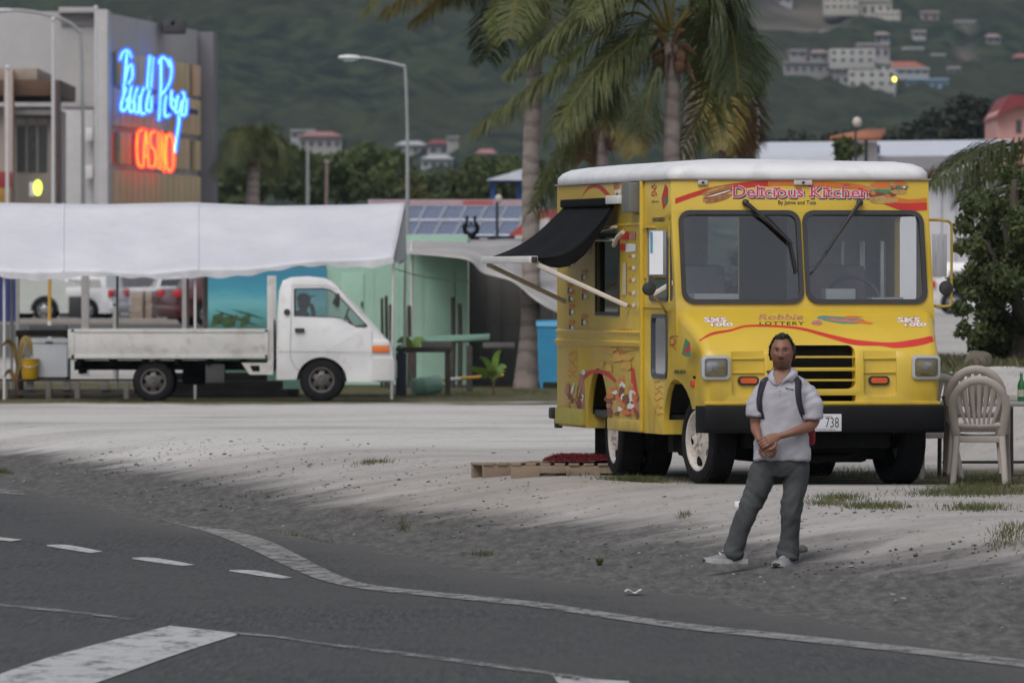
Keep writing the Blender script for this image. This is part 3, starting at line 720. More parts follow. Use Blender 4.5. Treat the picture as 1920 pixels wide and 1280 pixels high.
# ---- side graphics
d = Dec(); d.ribbon([(1095, 360), (1104, 349), (1116, 346), (1130, 350), (1148, 370)], [(1090, 371), (1102, 356), (1116, 352), (1126, 357), (1140, 371)], fs_, 0)
d.brk(); d.poly([(1203, 340), (1210, 337), (1202, 372), (1198, 372)], fs_, 0)
d.ribbon([(1088, 705), (1098, 697), (1112, 693), (1130, 694), (1145, 701), (1156, 713)], [(1088, 720), (1100, 707), (1114, 699), (1130, 702), (1143, 709), (1153, 718)], fs_, 0)
d.ribbon([(1085, 700), (1094, 702)], [(1084, 772), (1097, 776)], fs_, 1); d.ribbon([(1183, 690), (1189, 690)], [(1184, 776), (1201, 776)], fs_, 0); d.build('side_stripe', [RED, PINK])
d = Dec()
for (cx, cy) in ((1156, 352), (1165, 713), (1183, 728), (1151, 728)):
    d.brk(); d.blob(cx, cy, 6, 8, fs_, 2, jit=.2); d.blob(cx, cy - 6, 5, 4, fs_, 1, jit=.2); d.blob(cx + 2, cy + 9, 6, 6, fs_, 4, jit=.3); d.blob(cx + 1, cy + 18, 5, 9, fs_, 0, jit=.3)
d.brk()
for k in range(34): d.blob(random.uniform(1140, 1200), random.uniform(735, 778), random.uniform(3, 8), random.uniform(4, 10), fs_, random.choice((1, 2, 0, 4, 5, 2)), jit=.3)
d.brk()
for k in range(26): d.blob(random.uniform(1062, 1092), random.uniform(728, 776), random.uniform(1.5, 4), random.uniform(4, 12), fs_, random.choice((1, 5, 0, 4)), random.uniform(-.4, .4), jit=.3)
d.brk()
for k in range(10): d.blob(random.uniform(1125, 1180), random.uniform(650, 690), random.uniform(4, 12), random.uniform(4, 8), fs_, 6, jit=.35)
d.build('side_food_picture', FOOD + [PINK, mat('decal_pale_orange', (.62, .36, .07), .5, .15)])
d = Dec()
def script(x0, y0, x1, y1, n, m, lw=1.2):
    d.brk()
    for k in range(n):
        yy = y0 + (y1 - y0) * k / max(1, n - 1); pts = [(x0 + (x1 - x0) * t / 5, yy + random.uniform(-5, 5)) for t in range(6)]
        d.ribbon([(x, y - lw) for x, y in pts], [(x, y + lw) for x, y in pts], fs_, m, 4, False)
script(1066, 664, 1082, 706, 5, 0); script(1226, 712, 1243, 774, 6, 0, 1.1); script(1255, 636, 1266, 650, 3, 1); script(1221, 346, 1231, 366, 4, 1)
d.text('GOED', 1223, 1246, 415, 7, fs_, 2, bold=.04); d.text('BIG', 1222, 1235, 380, 4, fs_, 2); d.text('FRIES', 1264, 1286, 700, 6, fs_, 2, bold=.06)
d.brk(); d.poly([(1240, 372), (1247, 345), (1252, 352), (1252, 378), (1243, 392)], fs_, 1); d.poly([(1246, 372), (1252, 370), (1252, 380), (1244, 380)], fs_, 3)
d.brk(); d.poly([(1278, 664), (1285, 634), (1294, 642), (1295, 668), (1286, 669)], fs_, 3); d.poly([(1282, 660), (1293, 642), (1295, 656), (1285, 664)], fs_, 1)
d.text('MENU', 1158, 1184, 625, 8, fs_, 0, bold=.05); d.text('HOT', 1160, 1175, 662, 6, fs_, 0, bold=.05)
for y in (480, 502, 525, 549, 572): d.brk(); d.blob(1188, y, 3.6, 4.2, fs_, 4); d.poly([(1178, y - 2), (1183, y - 2), (1183, y + 3), (1178, y + 3)], fs_, 0)
d.brk(); d.poly([(1164, 434), (1178, 434), (1178, 449), (1164, 449)], fs_, 1); d.brk(); d.poly([(1179, 435), (1191, 435), (1191, 450), (1179, 450)], fs_, 5); d.brk(); d.poly([(1162, 457), (1173, 457), (1173, 469), (1162, 469)], fs_, 1); d.brk(); d.poly([(1173, 456), (1192, 458), (1192, 471), (1173, 473)], fs_, 4)
d.brk(); d.poly([(1168, 493), (1174, 493), (1174, 553), (1166, 553)], fs_, 6)
for (x, y) in ((1072, 495), (1070, 545), (1072, 560), (1073, 585), (1073, 615), (1096, 520), (1097, 556), (1096, 604)): d.brk(); d.blob(x, y, 3.5, 4, fs_, 4); d.poly([(x - 6, y - 14), (x + 4, y - 15), (x + 4, y - 9), (x - 6, y - 8)], fs_, 0); d.poly([(x - 6, y - 6), (x - 3, y - 6), (x - 3, y + 6), (x - 6, y + 6)], fs_, 2)
d.brk(); d.poly([(1082, 462), (1107, 458), (1107, 474), (1082, 478)], fs_, 6); d.brk(); d.blob(1094, 698, 4, 5, fs_, 4)
d.build('side_lettering', [ORG, RED, INK, GRN, WHT, PINK, mat('decal_cream', (.52, .47, .30), .6)])
# ---- wheels
TYRE = mat('tyre_rubber', (.016, .016, .017), .85, .3, 10, bump=.15, bscale=50, spec=.15)
def wheel(parent, c, rad, wdt, yaw, side, rimr, mats=(TYRE, RIMW), name='wheel', holes=5, dish=.05):
    o = bpy.data.objects.new(name, None); col.objects.link(o); o.parent = parent; o.location = c; o.rotation_euler = (0, 0, yaw)
    h_ = wdt / 2; q = MB()
    q.lathe([(rimr, -h_ * .85), (rimr + .02, -h_), (rad - .05, -h_), (rad - .015, -h_ * .85), (rad, -h_ * .6), (rad, h_ * .6), (rad - .015, h_ * .85), (rad - .05, h_), (rimr + .02, h_), (rimr, h_ * .85), (rimr - .01, 0), (rimr, -h_ * .85)], 36, 'x')
    for k in range(48):      # tread blocks
        t = 2 * math.pi * k / 48
        for xx in (-.6, -.2, .2, .6):
            M = Matrix.Rotation(t + (xx * .06), 4, 'X'); q.box(h_ * (xx - .16), h_ * (xx + .16), -.017 * rad / .36, .017 * rad / .36, rad - .004, rad + .006, M=M)
    q.build('tyre', mats[0], o, fix=False)
    s = side; e = s * h_ * .8; q = MB()
    q.lathe([(rimr + .012, e * 1.12), (rimr - .012, e * 1.12), (rimr - .022, e * .9), (rimr - .03, e - s * dish), (rimr * .62, e - s * dish * .6), (rimr * .45, e - s * dish * .2), (rimr * .42, e), (.0001, e)], 36, 'x'); rm = q.build('rim', mats[1], o, fix=False)
    q = MB()
    for k in range(holes):
        t = 2 * math.pi * k / holes; q.lathe([(.0001, e - s * dish * .6 + s * .006), (rimr * .17, e - s * dish * .6 + s * .006), (rimr * .17, e - s * dish)], 12, 'x', (0, rimr * .73 * math.cos(t), rimr * .73 * math.sin(t)))
    q.build('rim_hole', UNDER, rm, fix=False)
    q = MB()
    for k in range(6):
        t = 2 * math.pi * (k + .3) / 6; q.lathe([(rimr * .07, e - s * .01), (rimr * .07, e + s * .022), (.0001, e + s * .024)], 8, 'x', (0, rimr * .3 * math.cos(t), rimr * .3 * math.sin(t)))
    q.lathe([(rimr * .15, e - s * .01), (rimr * .15, e + s * .03), (.0001, e + s * .035)], 12, 'x'); q.build('hub', mats[1], rm, fix=False); return o
WR = .358
wheel(truck, (.29, -.14, WR), WR, .23, R(11), -1, .245); wheel(truck, (TW - .29, -.14, WR), WR, .23, R(11), 1, .245)
for x in (.235, .49): wheel(truck, (x, RV, WR), WR, .22, 0, -1, .245)
for x in (TW - .235, TW - .49): wheel(truck, (x, RV, WR), WR, .22, 0, 1, .245)
# ---- chassis, with low dark parts added to blacken the gap underneath
q = MB().box(.55, .66, -.7, TL - .2, .38, .52); q.box(TW - .66, TW - .55, -.7, TL - .2, .38, .52); q.build('chassis_rail', UNDER, truck)
q = MB().tube([(.3, -.14, .34), (TW - .3, -.14, .34)], .05); q.build('axle', UNDER, truck); q = MB().tube([(.3, RV, .36), (TW - .3, RV, .36)], .07); q.ell((TW / 2, RV, .36), (.18, .2, .18)); q.build('axle', UNDER, truck)
q = MB().box(.68, TW - .68, -.6, .5, .26, .6, bev=.05); q.box(.66, 1.55, 1.2, 3.0, .17, .45, bev=.04); q.box(.62, TW - .62, -.5, .6, .18, .5, bev=.05); q.tube([(1.5, .2, .3), (1.55, 2, .28), (1.6, 4.6, .3)], .05); q.build('engine', UNDER, truck)  # lower boxes added to fill the underside with dark
for sg in (0, 1):
    x0, x1 = (.07, .54) if sg == 0 else (TW - .54, TW - .07)
    q = MB().box(x0, x1, RV - .5, RV + .5, .93, .95); q.box(x0, x1, -.62, .34, .87, .89); xx = .52 if sg == 0 else TW - .54; q.box(xx, xx + .02, -.62, .34, .55, .88); q.box(xx, xx + .02, RV - .5, RV + .5, .55, .94); q.build('wheel_well', UNDER, truck)
q = MB(); 
for k in range(3): q.tube(spl([(.16 + .05 * k, .42, .42), (.17 + .04 * k, .36, .24 + .02 * k), (.22, .18, .17 + .03 * k), (.3, .1, .25)], 5), .012, 5)
q.box(.10, .30, .40, .60, .25, .42); q.build('step_bracket', UNDER, truck)
q = MB().box(.5, TW - .5, -.78, -.70, .30, .62, bev=.02); q.build('front_crossmember', UNDER, truck)
q = MB().tube([(.8, -.55, .33), (1.05, -.60, .20), (1.35, -.58, .22), (1.6, -.5, .36)], [.03, .035, .03, .03]); q.build('steering_linkage', UNDER, truck)
MB().box(.42, TW - .42, -.30, .02, .20, .42, bev=.03).build('axle_beam', UNDER, truck)  # broad block added to darken the view below the nose
for x0 in (.50, TW - .60): MB().box(x0, x0 + .10, -.75, .6, .30, .44, bev=.01).build('leaf_spring', UNDER, truck)
q = MB().box(-.06, .5, TL - .02, TL + .10, .46, .56, bev=.02); q.box(-.02, .04, TL - .06, TL + .04, .38, .47, bev=.01); q.build('rear_bumper', BLKP, truck)
for x0 in (.08, TW - .68): MB().box(x0, x0 + .60, RV + .52, RV + .54, .10, .55).build('mud_flap', UNDER, truck)  # flaps added to darken the gap behind the rear wheels
# ---- mirrors
YT = mat('mirror_tube_yellow', (.40, .27, .05), .5); MIRR = mat('mirror_face', (.80, .84, .88), .05, .02, metal=1.0)
def mpt(px, py, v): return on_v(px, py, v)
mv = -.42
q = MB().tube(spl([on_side(1209, 428, 0), mpt(1214, 428, mv), mpt(1213, 432, mv)], 3), .012, 6); q.tube([on_side(1209, 522, 0), mpt(1214, 521, mv)], .012, 6); q.tube(spl([mpt(1214, 428, mv), mpt(1214, 480, mv), mpt(1214, 525, mv), mpt(1216, 545, mv), mpt(1240, 570, mv + .1), on_side(1248, 585, 0)], 4), .010, 6)
a0, a1 = mpt(1215, 431, mv), mpt(1249, 517, mv)
mm = q.build('mirror_arm', YT, truck); MB().box(a0.x, a1.x, mv - .012, mv + .02, a1.z, a0.z, bev=.008).build('mirror_housing', mat('mirror_back', (.30, .31, .31), .4, metal=.4), mm)
mf = MB().box(a0.x + .008, a1.x - .03, -.002, .002, a1.z + .01, a0.z - .01).build('mirror_plate', mat('mirror_painted_sky', (.86, .88, .90), .35, .05), mm)  # white colour painted in place of the sky mirrored here
mf.location = (0, mv - .018, 0)
MB().box(a0.x + .014, a0.x + .034, mv - .024, mv - .021, (a0.z + a1.z) / 2, a0.z - .015).build('mirror_sticker', mat('sticker_blue', (.10, .36, .55), .5), mm)
c_ = mpt(1217, 541, mv); q = MB().lathe([(.001, -.03), (.045, -.022), (.058, 0), (.052, .012), (.001, .014)], 16, 'y', (c_.x, mv, c_.z)); q.build('round_mirror', BLKP, mm)
mv2 = -.25; ar = on_front(1742, 412, 0)
q = MB().tube(spl([(TW, .0, ar.z), mpt(1765, 413, mv2), mpt(1782, 418, mv2), mpt(1784, 440, mv2), mpt(1784, 520, mv2), mpt(1783, 566, mv2), mpt(1776, 574, mv2), (TW, -.15, 1.46)], 5), .012, 6); mm2 = q.build('mirror_arm', YT, truck)
a0, a1 = mpt(1749, 439, mv2), mpt(1775, 519, mv2); MB().box(a0.x, a1.x, mv2 - .012, mv2 + .02, a1.z, a0.z, bev=.008).build('mirror_housing', mat('mirror_back2', (.40, .40, .42), .35, .2, metal=.3, c2=(.2, .24, .3), stretch=(6, 6, .3)), mm2)
c_ = mpt(1774, 540, mv2); MB().lathe([(.001, -.03), (.05, -.02), (.062, 0), (.05, .012), (.001, .014)], 16, 'y', (c_.x, mv2, c_.z)).build('round_mirror', BLKP, mm2)
# ---- awning
AWN = mat('awning_black', (.010, .010, .011), .9, .25, 5, bump=.15, bscale=60, spec=.1)
AL = mat('awning_white_bar', (.70, .69, .66), .45, .08); ALB = mat('awning_arm_cream', (.55, .50, .42), .5, .12)
y1, y0 = on_side(1160, 372).y, on_side(1068, 372).y
aw = MB(); zt = 2.33; bo = .70; zb = 1.86
def awf(a, c):     # a along the side (front..rear), c outwards
    y = y1 + (y0 - y1) * a; u = -.03 - bo * c
    z = zt + (zb - zt) * c - .13 * math.sin(math.pi * c) * (.5 + .7 * (1 - a)) + .012 * math.sin(a * 16 + c * 3) * math.sin(math.pi * c)
    return (u, y, z)
aw.grid(30, 14, awf)
aw.grid(10, 8, lambda a, c: (awf(0, a)[0], awf(0, a)[1] - .01 + .02 * math.sin(a * 9), awf(0, a)[2] - c * .13 * math.sin(math.pi * min(1, a * 1.02)) ** .7))
awo = aw.build('awning', AWN, truck, fix=False)
sm_ = awo.modifiers.new('t', 'SOLIDIFY'); sm_.thickness = .004
q = MB().box(-.03 - bo - .05, -.03 - bo + .03, y1 - .02, y0 + .05, zb - .045, zb + .015, bev=.012); q.build('front_bar', AL, awo)
MB().box(-.03 - bo - .03, -.03 - bo + .02, y1 - .05, y1 - .021, zb - .04, zb + .01, bev=.006).build('bar_end_cap', BLKP, awo)
for yy, e in ((y1, on_side(1180, 574)), (y0, on_side(1064, 566))): MB().tube([(-.03 - bo, yy + .01, zb - .05), (-.02, e.y, e.z)], .021, 6, flat=.8).build('support_arm', ALB, awo)
q = MB().box(-.09, -.01, y1 - .06, y0, zt - .03, zt + .04, bev=.015); q.build('roller_case', AWN, awo)
a0, a1 = on_side(1186, 343), on_side(1200, 398); MB().box(-.10, -.005, a1.y, a0.y, a1.z, a0.z, bev=.01).build('awning_bracket', mat('bracket_grey', (.16, .17, .16), .6), truck)
a0, a1 = on_side(1160, 367), on_side(1183, 382); MB().box(-.12, -.02, a1.y, a0.y, a1.z, a0.z, bev=.01).build('bracket_end', AL, truck)
q = MB().tube(spl([on_side(1168, 435, -.06), on_side(1158, 445, -.07), on_side(1151, 460, -.06)], 4), [.02] * 9, 6); q.tube([on_side(1108, 450, -.05), on_side(1150, 450, -.05)], .012); q.tube([on_side(1112, 436, -.08), on_side(1155, 425, -.05)], .014); q.build('hatch_stay', ALB, truck)
# ================================================================= MAN IN FRONT OF THE TRUCK
SKIN_C = (.215, .098, .060)
def head_mesh(q, C, sc_=1.0, yaw=0.0, mask=None, grow=0.0, n=44, k=36, rough=0.0, m=0):
    """head as one grid: skull, brow, sockets, nose, lips, chin, jaw.  faces -y"""
    vs = []; keep = []
    def ga(x, z, cx, cz, sx, sz): return math.exp(-((x - cx) / sx) ** 2 - ((z - cz) / sz) ** 2)
    for i in range(k + 1):
        th = math.pi * i / k
        for j in range(n):
            ph = 2 * math.pi * j / n
            x = math.sin(th) * math.sin(ph); y = -math.sin(th) * math.cos(ph); z = math.cos(th)
            X, Y, Z_l = x * .080, y * .095 + .004, z * .117
            if z < 0:
                t = -z; X *= 1 - .20 * t ** 2.2; Y = Y * (1 - .10 * t) - .010 * t + (.035 * t if y > 0 else 0)
            if y < 0: X *= 1.0; Y *= 1 - .06 * (1 - abs(x)) * 0
            fr = max(0, -y)
            d = .022 * ga(X, Z_l, 0, -.024, .015, .015) + .012 * ga(X, Z_l, 0, .008, .009, .028) + .006 * (ga(X, Z_l, .026, .036, .022, .010) + ga(X, Z_l, -.026, .036, .022, .010))
            d -= .011 * (ga(X, Z_l, .031, .018, .015, .012) + ga(X, Z_l, -.031, .018, .015, .012))
            d += .007 * ga(X, Z_l, 0, -.058, .022, .006) + .006 * ga(X, Z_l, 0, -.070, .018, .006) - .004 * ga(X, Z_l, 0, -.064, .020, .003) + .009 * ga(X, Z_l, 0, -.100, .022, .014)
            d += .005 * (ga(X, Z_l, .045, -.010, .016, .018) + ga(X, Z_l, -.045, -.010, .016, .018)) + .006 * (ga(X, Z_l, .014, -.030, .008, .008) + ga(X, Z_l, -.014, -.030, .008, .008))
            Y -= d * min(1, fr * 1.6)
            p = Vector((X, Y, Z_l)); keep.append(mask(p) if mask else True)
            if grow: p += Vector((x, y, z)).normalized() * (grow * (1 + rough * N(X * 60, Y * 60, Z_l * 60)))
            vs.append(p)
    fs = []
    for i in range(k):
        for j in range(n):
            f = (i * n + j, i * n + (j + 1) % n, (i + 1) * n + (j + 1) % n, (i + 1) * n + j)
            if all(keep[a] for a in f): fs.append(f)
    M = Matrix.Translation(C) @ Matrix.Rotation(yaw, 4, 'Z') @ Matrix.Scale(sc_, 4)
    q.add(vs, fs, m, M); return M
MD = 62.15; MS = F / MD
mx0, my0 = X_(1440, MD), MD
man = thing('person', 'person in pale polo shirt and grey jeans standing with clasped hands before the yellow truck', 'person', (mx0, my0, Z_(1062, MD)))
def mp(px, py, y=0.0): return Vector(((px - 1440) / MS, y, (1062 - py) / MS))
HC = mp(1466, 661, -.035)
q = MB(); HM = head_mesh(q, HC, 1.0, R(-6))
for s in (-1, 1):      # ears
    q.ell(HM @ Vector((s * .078, .012, .002)), (.010, .018, .031), 10, 8)
q.tube([mp(1467, 680, -.005), mp(1467, 700, .012), mp(1467, 720, .02)], [.060, .057, .075], 16)
q.tube([mp(1467, 712, .0), mp(1467, 760, .01), mp(1466, 850, .0), mp(1466, 880, .0)], [(.06, .14), (.09, .15), (.085, .13), (.08, .12)], 18, ref=(0, 1, 0))
LS, LE, LWr = mp(1434, 726, .0), mp(1417, 797, -.035), mp(1424, 826, -.19)
RS, RE, RWr = mp(1510, 726, .0), mp(1524, 793, -.035), mp(1458, 817, -.20)
q.tube(spl([LS, (LS + LE) / 2 + Vector((-.012, 0, 0)), LE, (LE + LWr) / 2 + Vector((-.006, -.01, 0)), LWr], 5), [.040 + .0004 * k for k in range(10)] + [.037, .037, .036, .034, .032, .030, .027, .025, .024, .023, .023], 14)
q.tube(spl([RS, (RS + RE) / 2 + Vector((.012, 0, 0)), RE, (RE + RWr) / 2 + Vector((.0, -.055, -.008)), RWr], 5), [.040 + .0004 * k for k in range(10)] + [.038, .038, .037, .035, .033, .030, .027, .025, .024, .023, .023], 14)
def hand(q, W, dirv, up, thumb, curl, s=1.0):
    """palm, four unequal curled fingers and a thumb leaving the side of the palm"""
    d = Vector(dirv).normalized(); u = Vector(up); u = (u - d * u.dot(d)).normalized(); sd = d.cross(u)
    c = W + d * .045 * s; q.tube([W, W + d * .03, c + d * .02, c + d * .045], [(.020, .026), (.019, .037), (.018, .041), (.014, .038)], 12, ref=u)
    for k, (L, o) in enumerate(((.070, .030), (.080, .010), (.075, -.010), (.058, -.029))):
        p = c + d * .040 + sd * o * thumb * s; dd = d.copy(); pts = [p]
        for t in range(3):
            ang = curl * (t + .6) * .55; dd = (d * math.cos(ang) - u * math.sin(ang)); p = p + dd * L * (.45, .31, .24)[t]; pts.append(p)
        q.tube(pts, [.0105, .0100, .0092, .0075], 8)
    p = c - d * .01 + sd * .036 * thumb; q.tube([p, p + sd * .022 * thumb + d * .020 - u * .008, p + sd * .026 * thumb + d * .048 - u * .016, p + sd * .020 * thumb + d * .068 - u * .024], [.014, .013, .011, .008], 8)
hand(q, LWr, (.55, -.25, -.55), (-.3, -.95, .1), 1, 1.15)
hand(q, RWr, (-.80, -.30, -.30), (-.1, -.95, .25), -1, 1.0)
LH, LK, LA = mp(1444, 862, .0), mp(1408, 945, -.03), mp(1375, 1036, -.02)
RH, RK, RA = mp(1488, 862, .0), mp(1484, 950, -.05), mp(1475, 1040, -.02)
q.tube([LH, LK, LA], [.08, .055, .045], 12); q.tube([RH, RK, RA], [.08, .055, .045], 12)
body_o = q.build('body', MATS['dark_interior'], fix=False); remesh(body_o, .0036, 1, .4)
ms, n, l, b_, o_ = newmat('skin')
vc = n.new('ShaderNodeVertexColor'); vc.layer_name = 'tone'
l.new(mixc(n, l, .25, vc.outputs[0], ramp(n, l, noisen(n, l, 60, 4), .3, .7, tuple(x * .8 for x in SKIN_C), tuple(x * 1.2 for x in SKIN_C))), b_.inputs['Base Color'])
b_.inputs['Roughness'].default_value = .52; b_.inputs['Subsurface Weight'].default_value = .08; b_.inputs['Subsurface Radius'].default_value = (.01, .004, .002); bumpn(n, l, noisen(n, l, 250, 3), .15, .002, b_)
HI = HM.inverted()
def face_tone(p):
    h_ = HI @ p; c = Vector(SKIN_C)
    if abs(h_.x) < .09 and -.13 < h_.z < .13 and h_.y < .02:
        def g_(cx, cz, sx, sz): return math.exp(-((h_.x - cx) / sx) ** 2 - ((h_.z - cz) / sz) ** 2)
        dk = max(g_(.030, .034, .020, .0055), g_(-.030, .034, .020, .0055)) * .95; dk = max(dk, .7 * g_(.031, .020, .017, .008), .7 * g_(-.031, .020, .017, .008), .7 * g_(.010, -.036, .006, .004), .7 * g_(-.010, -.036, .006, .004), .8 * g_(0, -.0640, .024, .003), .35 * g_(.022, -.02, .005, .02), .35 * g_(-.022, -.02, .005, .02))          # brows; shade painted into eye sockets, nostrils, lip line and nose folds
        dk = max(dk, .85 * g_(0, -.047, .027, .006), .6 * g_(0, -.092, .026, .014), .35 * g_(.03, -.075, .018, .03), .35 * g_(-.03, -.075, .018, .03))   # moustache, stubble
        lip = max(g_(0, -.0585, .018, .004), g_(0, -.0695, .016, .004))
        c = c.lerp(Vector((.20, .055, .045)), lip * .6).lerp(Vector((.018, .012, .010)), min(1, dk))
    return c
ca = body_o.data.color_attributes.new('tone', 'FLOAT_COLOR', 'POINT')
ca.data.foreach_set('color', [x for v in body_o.data.vertices for x in (*face_tone(v.co), 1.0)])
body_o.data.materials.clear(); body_o.data.materials.append(ms); body_o.parent = man
for s in (-1, 1):
    e = HM @ Vector((s * .030, -.077, .019)); eo = MB().ell(e, (.0120, .009, .0042), 12, 8).build('eye', mat('eye_white', (.26, .22, .20), .3, .05), man)
    MB().ell(e + Vector((0, -.0075, 0)), (.0058, .004, .0042), 10, 6).build('iris', mat('eye_dark', (.012, .008, .006), .2), eo)
def hairm(p): 
    hl = .094 - .010 * math.exp(-p.x ** 2 / .0003) - 1.6 * max(0, abs(p.x) - .050) if p.y < -.030 else (.012 if p.y < -.010 else -.05)
    return p.z > hl
q = MB(); head_mesh(q, HC, 1.0, R(-6), hairm, .012, 56, 44, .8)
for k in range(420):
    a = random.uniform(0, 2 * math.pi); t = random.uniform(.05, 1.2); p = Vector((.078 * math.sin(t) * math.sin(a), .097 * math.sin(t) * math.cos(a) + .004, .122 * math.cos(t)))
    if not hairm(p): continue
    nrm = Vector((p.x, p.y, p.z)).normalized(); pw = HM @ (p + nrm * .006); tip = HM @ (p + nrm * random.uniform(.009, .015) + Vector((random.uniform(-.012, .012), random.uniform(-.008, .008), random.uniform(-.006, .004))))
    q.tube([pw, (pw + tip) / 2, tip], [.005, .004, .001], 4, caps=False)
q.build('hair', mat('hair_black', (.011, .010, .010), .6, .3, 40), man, fix=False)
# ---- shirt
def cloth_noise(o, amp, sc1, fn=None):
    vn = [v.normal.copy() for v in o.data.vertices]
    for v, nn in zip(o.data.vertices, vn):
        d = amp * (N(v.co.x, v.co.y, v.co.z * sc1 * .55, sc1) + .5 * N(v.co.x, v.co.y, v.co.z * sc1 * 1.6 + 7, sc1 * 2))
        if fn: d += fn(v.co)
        v.co += nn * d
q = MB(); rings = []
for py, x0, x1, d0, d1 in ((700, 1447, 1488, -.045, .075), (706, 1436, 1500, -.070, .095), (714, 1425, 1512, -.09, .11), (735, 1422, 1518, -.115, .12), (760, 1424, 1513, -.122, .12), (790, 1425, 1510, -.122, .11), (820, 1417, 1515, -.130, .11), (845, 1415, 1517, -.130, .115), (862, 1413, 1518, -.128, .12)):
    a, b2 = mp(x0, py), mp(x1, py); cx, rx = (a.x + b2.x) / 2, (b2.x - a.x) / 2
    ring = []
    for k in range(36):
        t = 2 * math.pi * k / 36; ct, st = math.cos(t), math.sin(t); e = .75
        ring.append((cx + rx * math.copysign(abs(ct) ** e, ct), (d0 + d1) / 2 + (d1 - d0) / 2 * math.copysign(abs(st) ** e, st), a.z))
    rings.append(ring)
q.loft(rings)
q.tube([LS + Vector((.03, .0, -.005)), LS + Vector((-.012, 0, -.035)), LE + Vector((-.0, 0, .14)), LE + Vector((-.004, -.005, .060))], [.056, .062, .061, .063], 18)
q.tube([RS + Vector((-.03, .0, -.005)), RS + Vector((.012, 0, -.035)), RE + Vector((.002, 0, .13)), RE + Vector((.004, .0, .030))], [.056, .062, .063, .067], 18)
shirt = q.build('shirt', mat('polo_shirt', (.40, .39, .43), .85, .10, 9, bump=.35, bscale=220), fix=False); remesh(shirt, .009, 5, .5)
def folds(c):
    rd = lambda x, y, z: 1 - 2 * abs(N(x, y, z))
    low = sstep(1.05, .78, c.z); f = .008 * low * rd(c.x * 9, c.y * 5, c.z * 9 + c.x * 5) + .004 * rd(c.x * 7 + 4, c.y * 6, c.z * 13 - c.x * 6)
    side = sstep(.10, .20, abs(c.x - .10)); return f + .006 * side * rd(c.x * 6, c.y * 6 + 2, c.z * 22 - c.x * 14)
cloth_noise(shirt, .006, 7, folds); shirt.parent = man
# collar, placket
SF = surf(shirt, man)
CLR = mat('collar_cloth', (.42, .41, .46), .85, .1, 20)
NB = mp(1467, 701, .012)
def onsh(x, y, off, yf):
    p = SF(x, y, off) if y > 703 else None
    return p if p is not None else mp(x, y, yf)
def flap(pts): 
    q = MB(); pp = [onsh(x, y, .016, yf) for x, y, yf in pts]; q.add(pp, [tuple(range(len(pp)))]); o = q.build('collar', CLR, shirt, fix=False); z_ = o.modifiers.new('s', 'SOLIDIFY'); z_.thickness = .006; return o
flap([(1450, 691, -.045), (1446, 694, -.03), (1438, 704, -.06), (1441, 711, -.10), (1449, 719, -.115), (1456, 722, -.115), (1453, 712, -.10), (1449, 701, -.075)])
flap([(1483, 689, -.045), (1489, 691, -.03), (1495, 698, -.06), (1494, 706, -.10), (1485, 716, -.11), (1476, 713, -.11), (1462, 721, -.115), (1472, 707, -.095), (1481, 697, -.07)])
MB().grid(12, 1, lambda u, v: NB + Vector((.070 * math.cos(math.pi * u) * (1 + .35 * v), .01 + .066 * math.sin(math.pi * u) * (1 + .3 * v), .038 - .045 * v))).build('collar_band', CLR, shirt, fix=False)
tri = [(1450, 695, -.055), (1482, 692, -.055), (1473, 707, -.088), (1462, 719, -.1), (1457, 723, -.1), (1452, 712, -.09)]
pp = [onsh(x, y, .008, yf) for x, y, yf in tri]
MB().add(pp, [tuple(range(len(pp)))]).build('open_neck', ms, body_o, fix=False)
nk = bpy.data.objects.get('open_neck')
if nk: nk.data.color_attributes.new('tone', 'FLOAT_COLOR', 'POINT').data.foreach_set('color', [x for v in nk.data.vertices for x in (*SKIN_C, 1)])
q = MB()
for x0, x1, y in ((1472, 1478, 726), (1478, 1481, 727), (1482, 1488, 728)):
    pts = [SF(a, c, .003) for a, c in ((x0, y), (x1, y + 1), (x1, y + 4), (x0, y + 3))]
    if all(p is not None for p in pts): q.add(pts, [(0, 1, 2, 3)])
q.build('shirt_emblem', mat('emblem_dark', (.10, .09, .10), .7), shirt, fix=False)
q = MB()
for y in (732, 741): 
    p = SF(1462.5, y, .004)
    if p is not None: q.ell(p, (.005, .003, .005), 8, 6)
q.build('button', mat('button_grey', (.25, .24, .26), .5), shirt)
# ---- jeans
q = MB()
q.tube([mp(1467, 850, .0), mp(1467, 872, .0), mp(1466, 893, .0)], [(.115, .165), (.118, .170), (.10, .165)], 24, ref=(0, 1, 0))
q.tube(spl([mp(1440, 868, .0), mp(1424, 905, -.015), LK, mp(1388, 990, -.02), mp(1377, 1028, -.01), mp(1374, 1044, -.005)], 5), [.094] * 4 + [.090, .087, .083, .079, .075, .072, .070, .068, .067, .066, .066, .065, .065, .065, .065, .066, .067, .069, .071, .072, .072, .071], 22)
q.tube(spl([mp(1490, 868, .0), mp(1491, 905, -.02), RK, mp(1482, 990, -.03), mp(1478, 1025, -.015), mp(1476, 1046, -.01)], 5), [.092] * 4 + [.088, .084, .080, .076, .072, .070, .068, .067, .066, .066, .065, .065, .065, .065, .066, .067, .069, .071, .072, .072, .072, .071], 22)
jm, n, l, b_, o_ = newmat('grey_denim')
wv = noisen(n, l, 300, 2); f = noisen(n, l, 6, 5, .7)
cc = ramp(n, l, f, .32, .70, (.028, .031, .034), (.085, .090, .092)); cc = mixc(n, l, ramp(n, l, wv, .35, .65, (0, 0, 0), (.5, .5, .5)), cc, (.095, .10, .102)); l.new(cc, b_.inputs['Base Color']); b_.inputs['Roughness'].default_value = .95; b_.inputs['Specular IOR Level'].default_value = .15; bumpn(n, l, wv, .3, .003, b_)
jeans = q.build('jeans', jm, fix=False); remesh(jeans, .010, 4, .5)
def ridged(x, y, z): return 1 - 2 * abs(N(x, y, z))
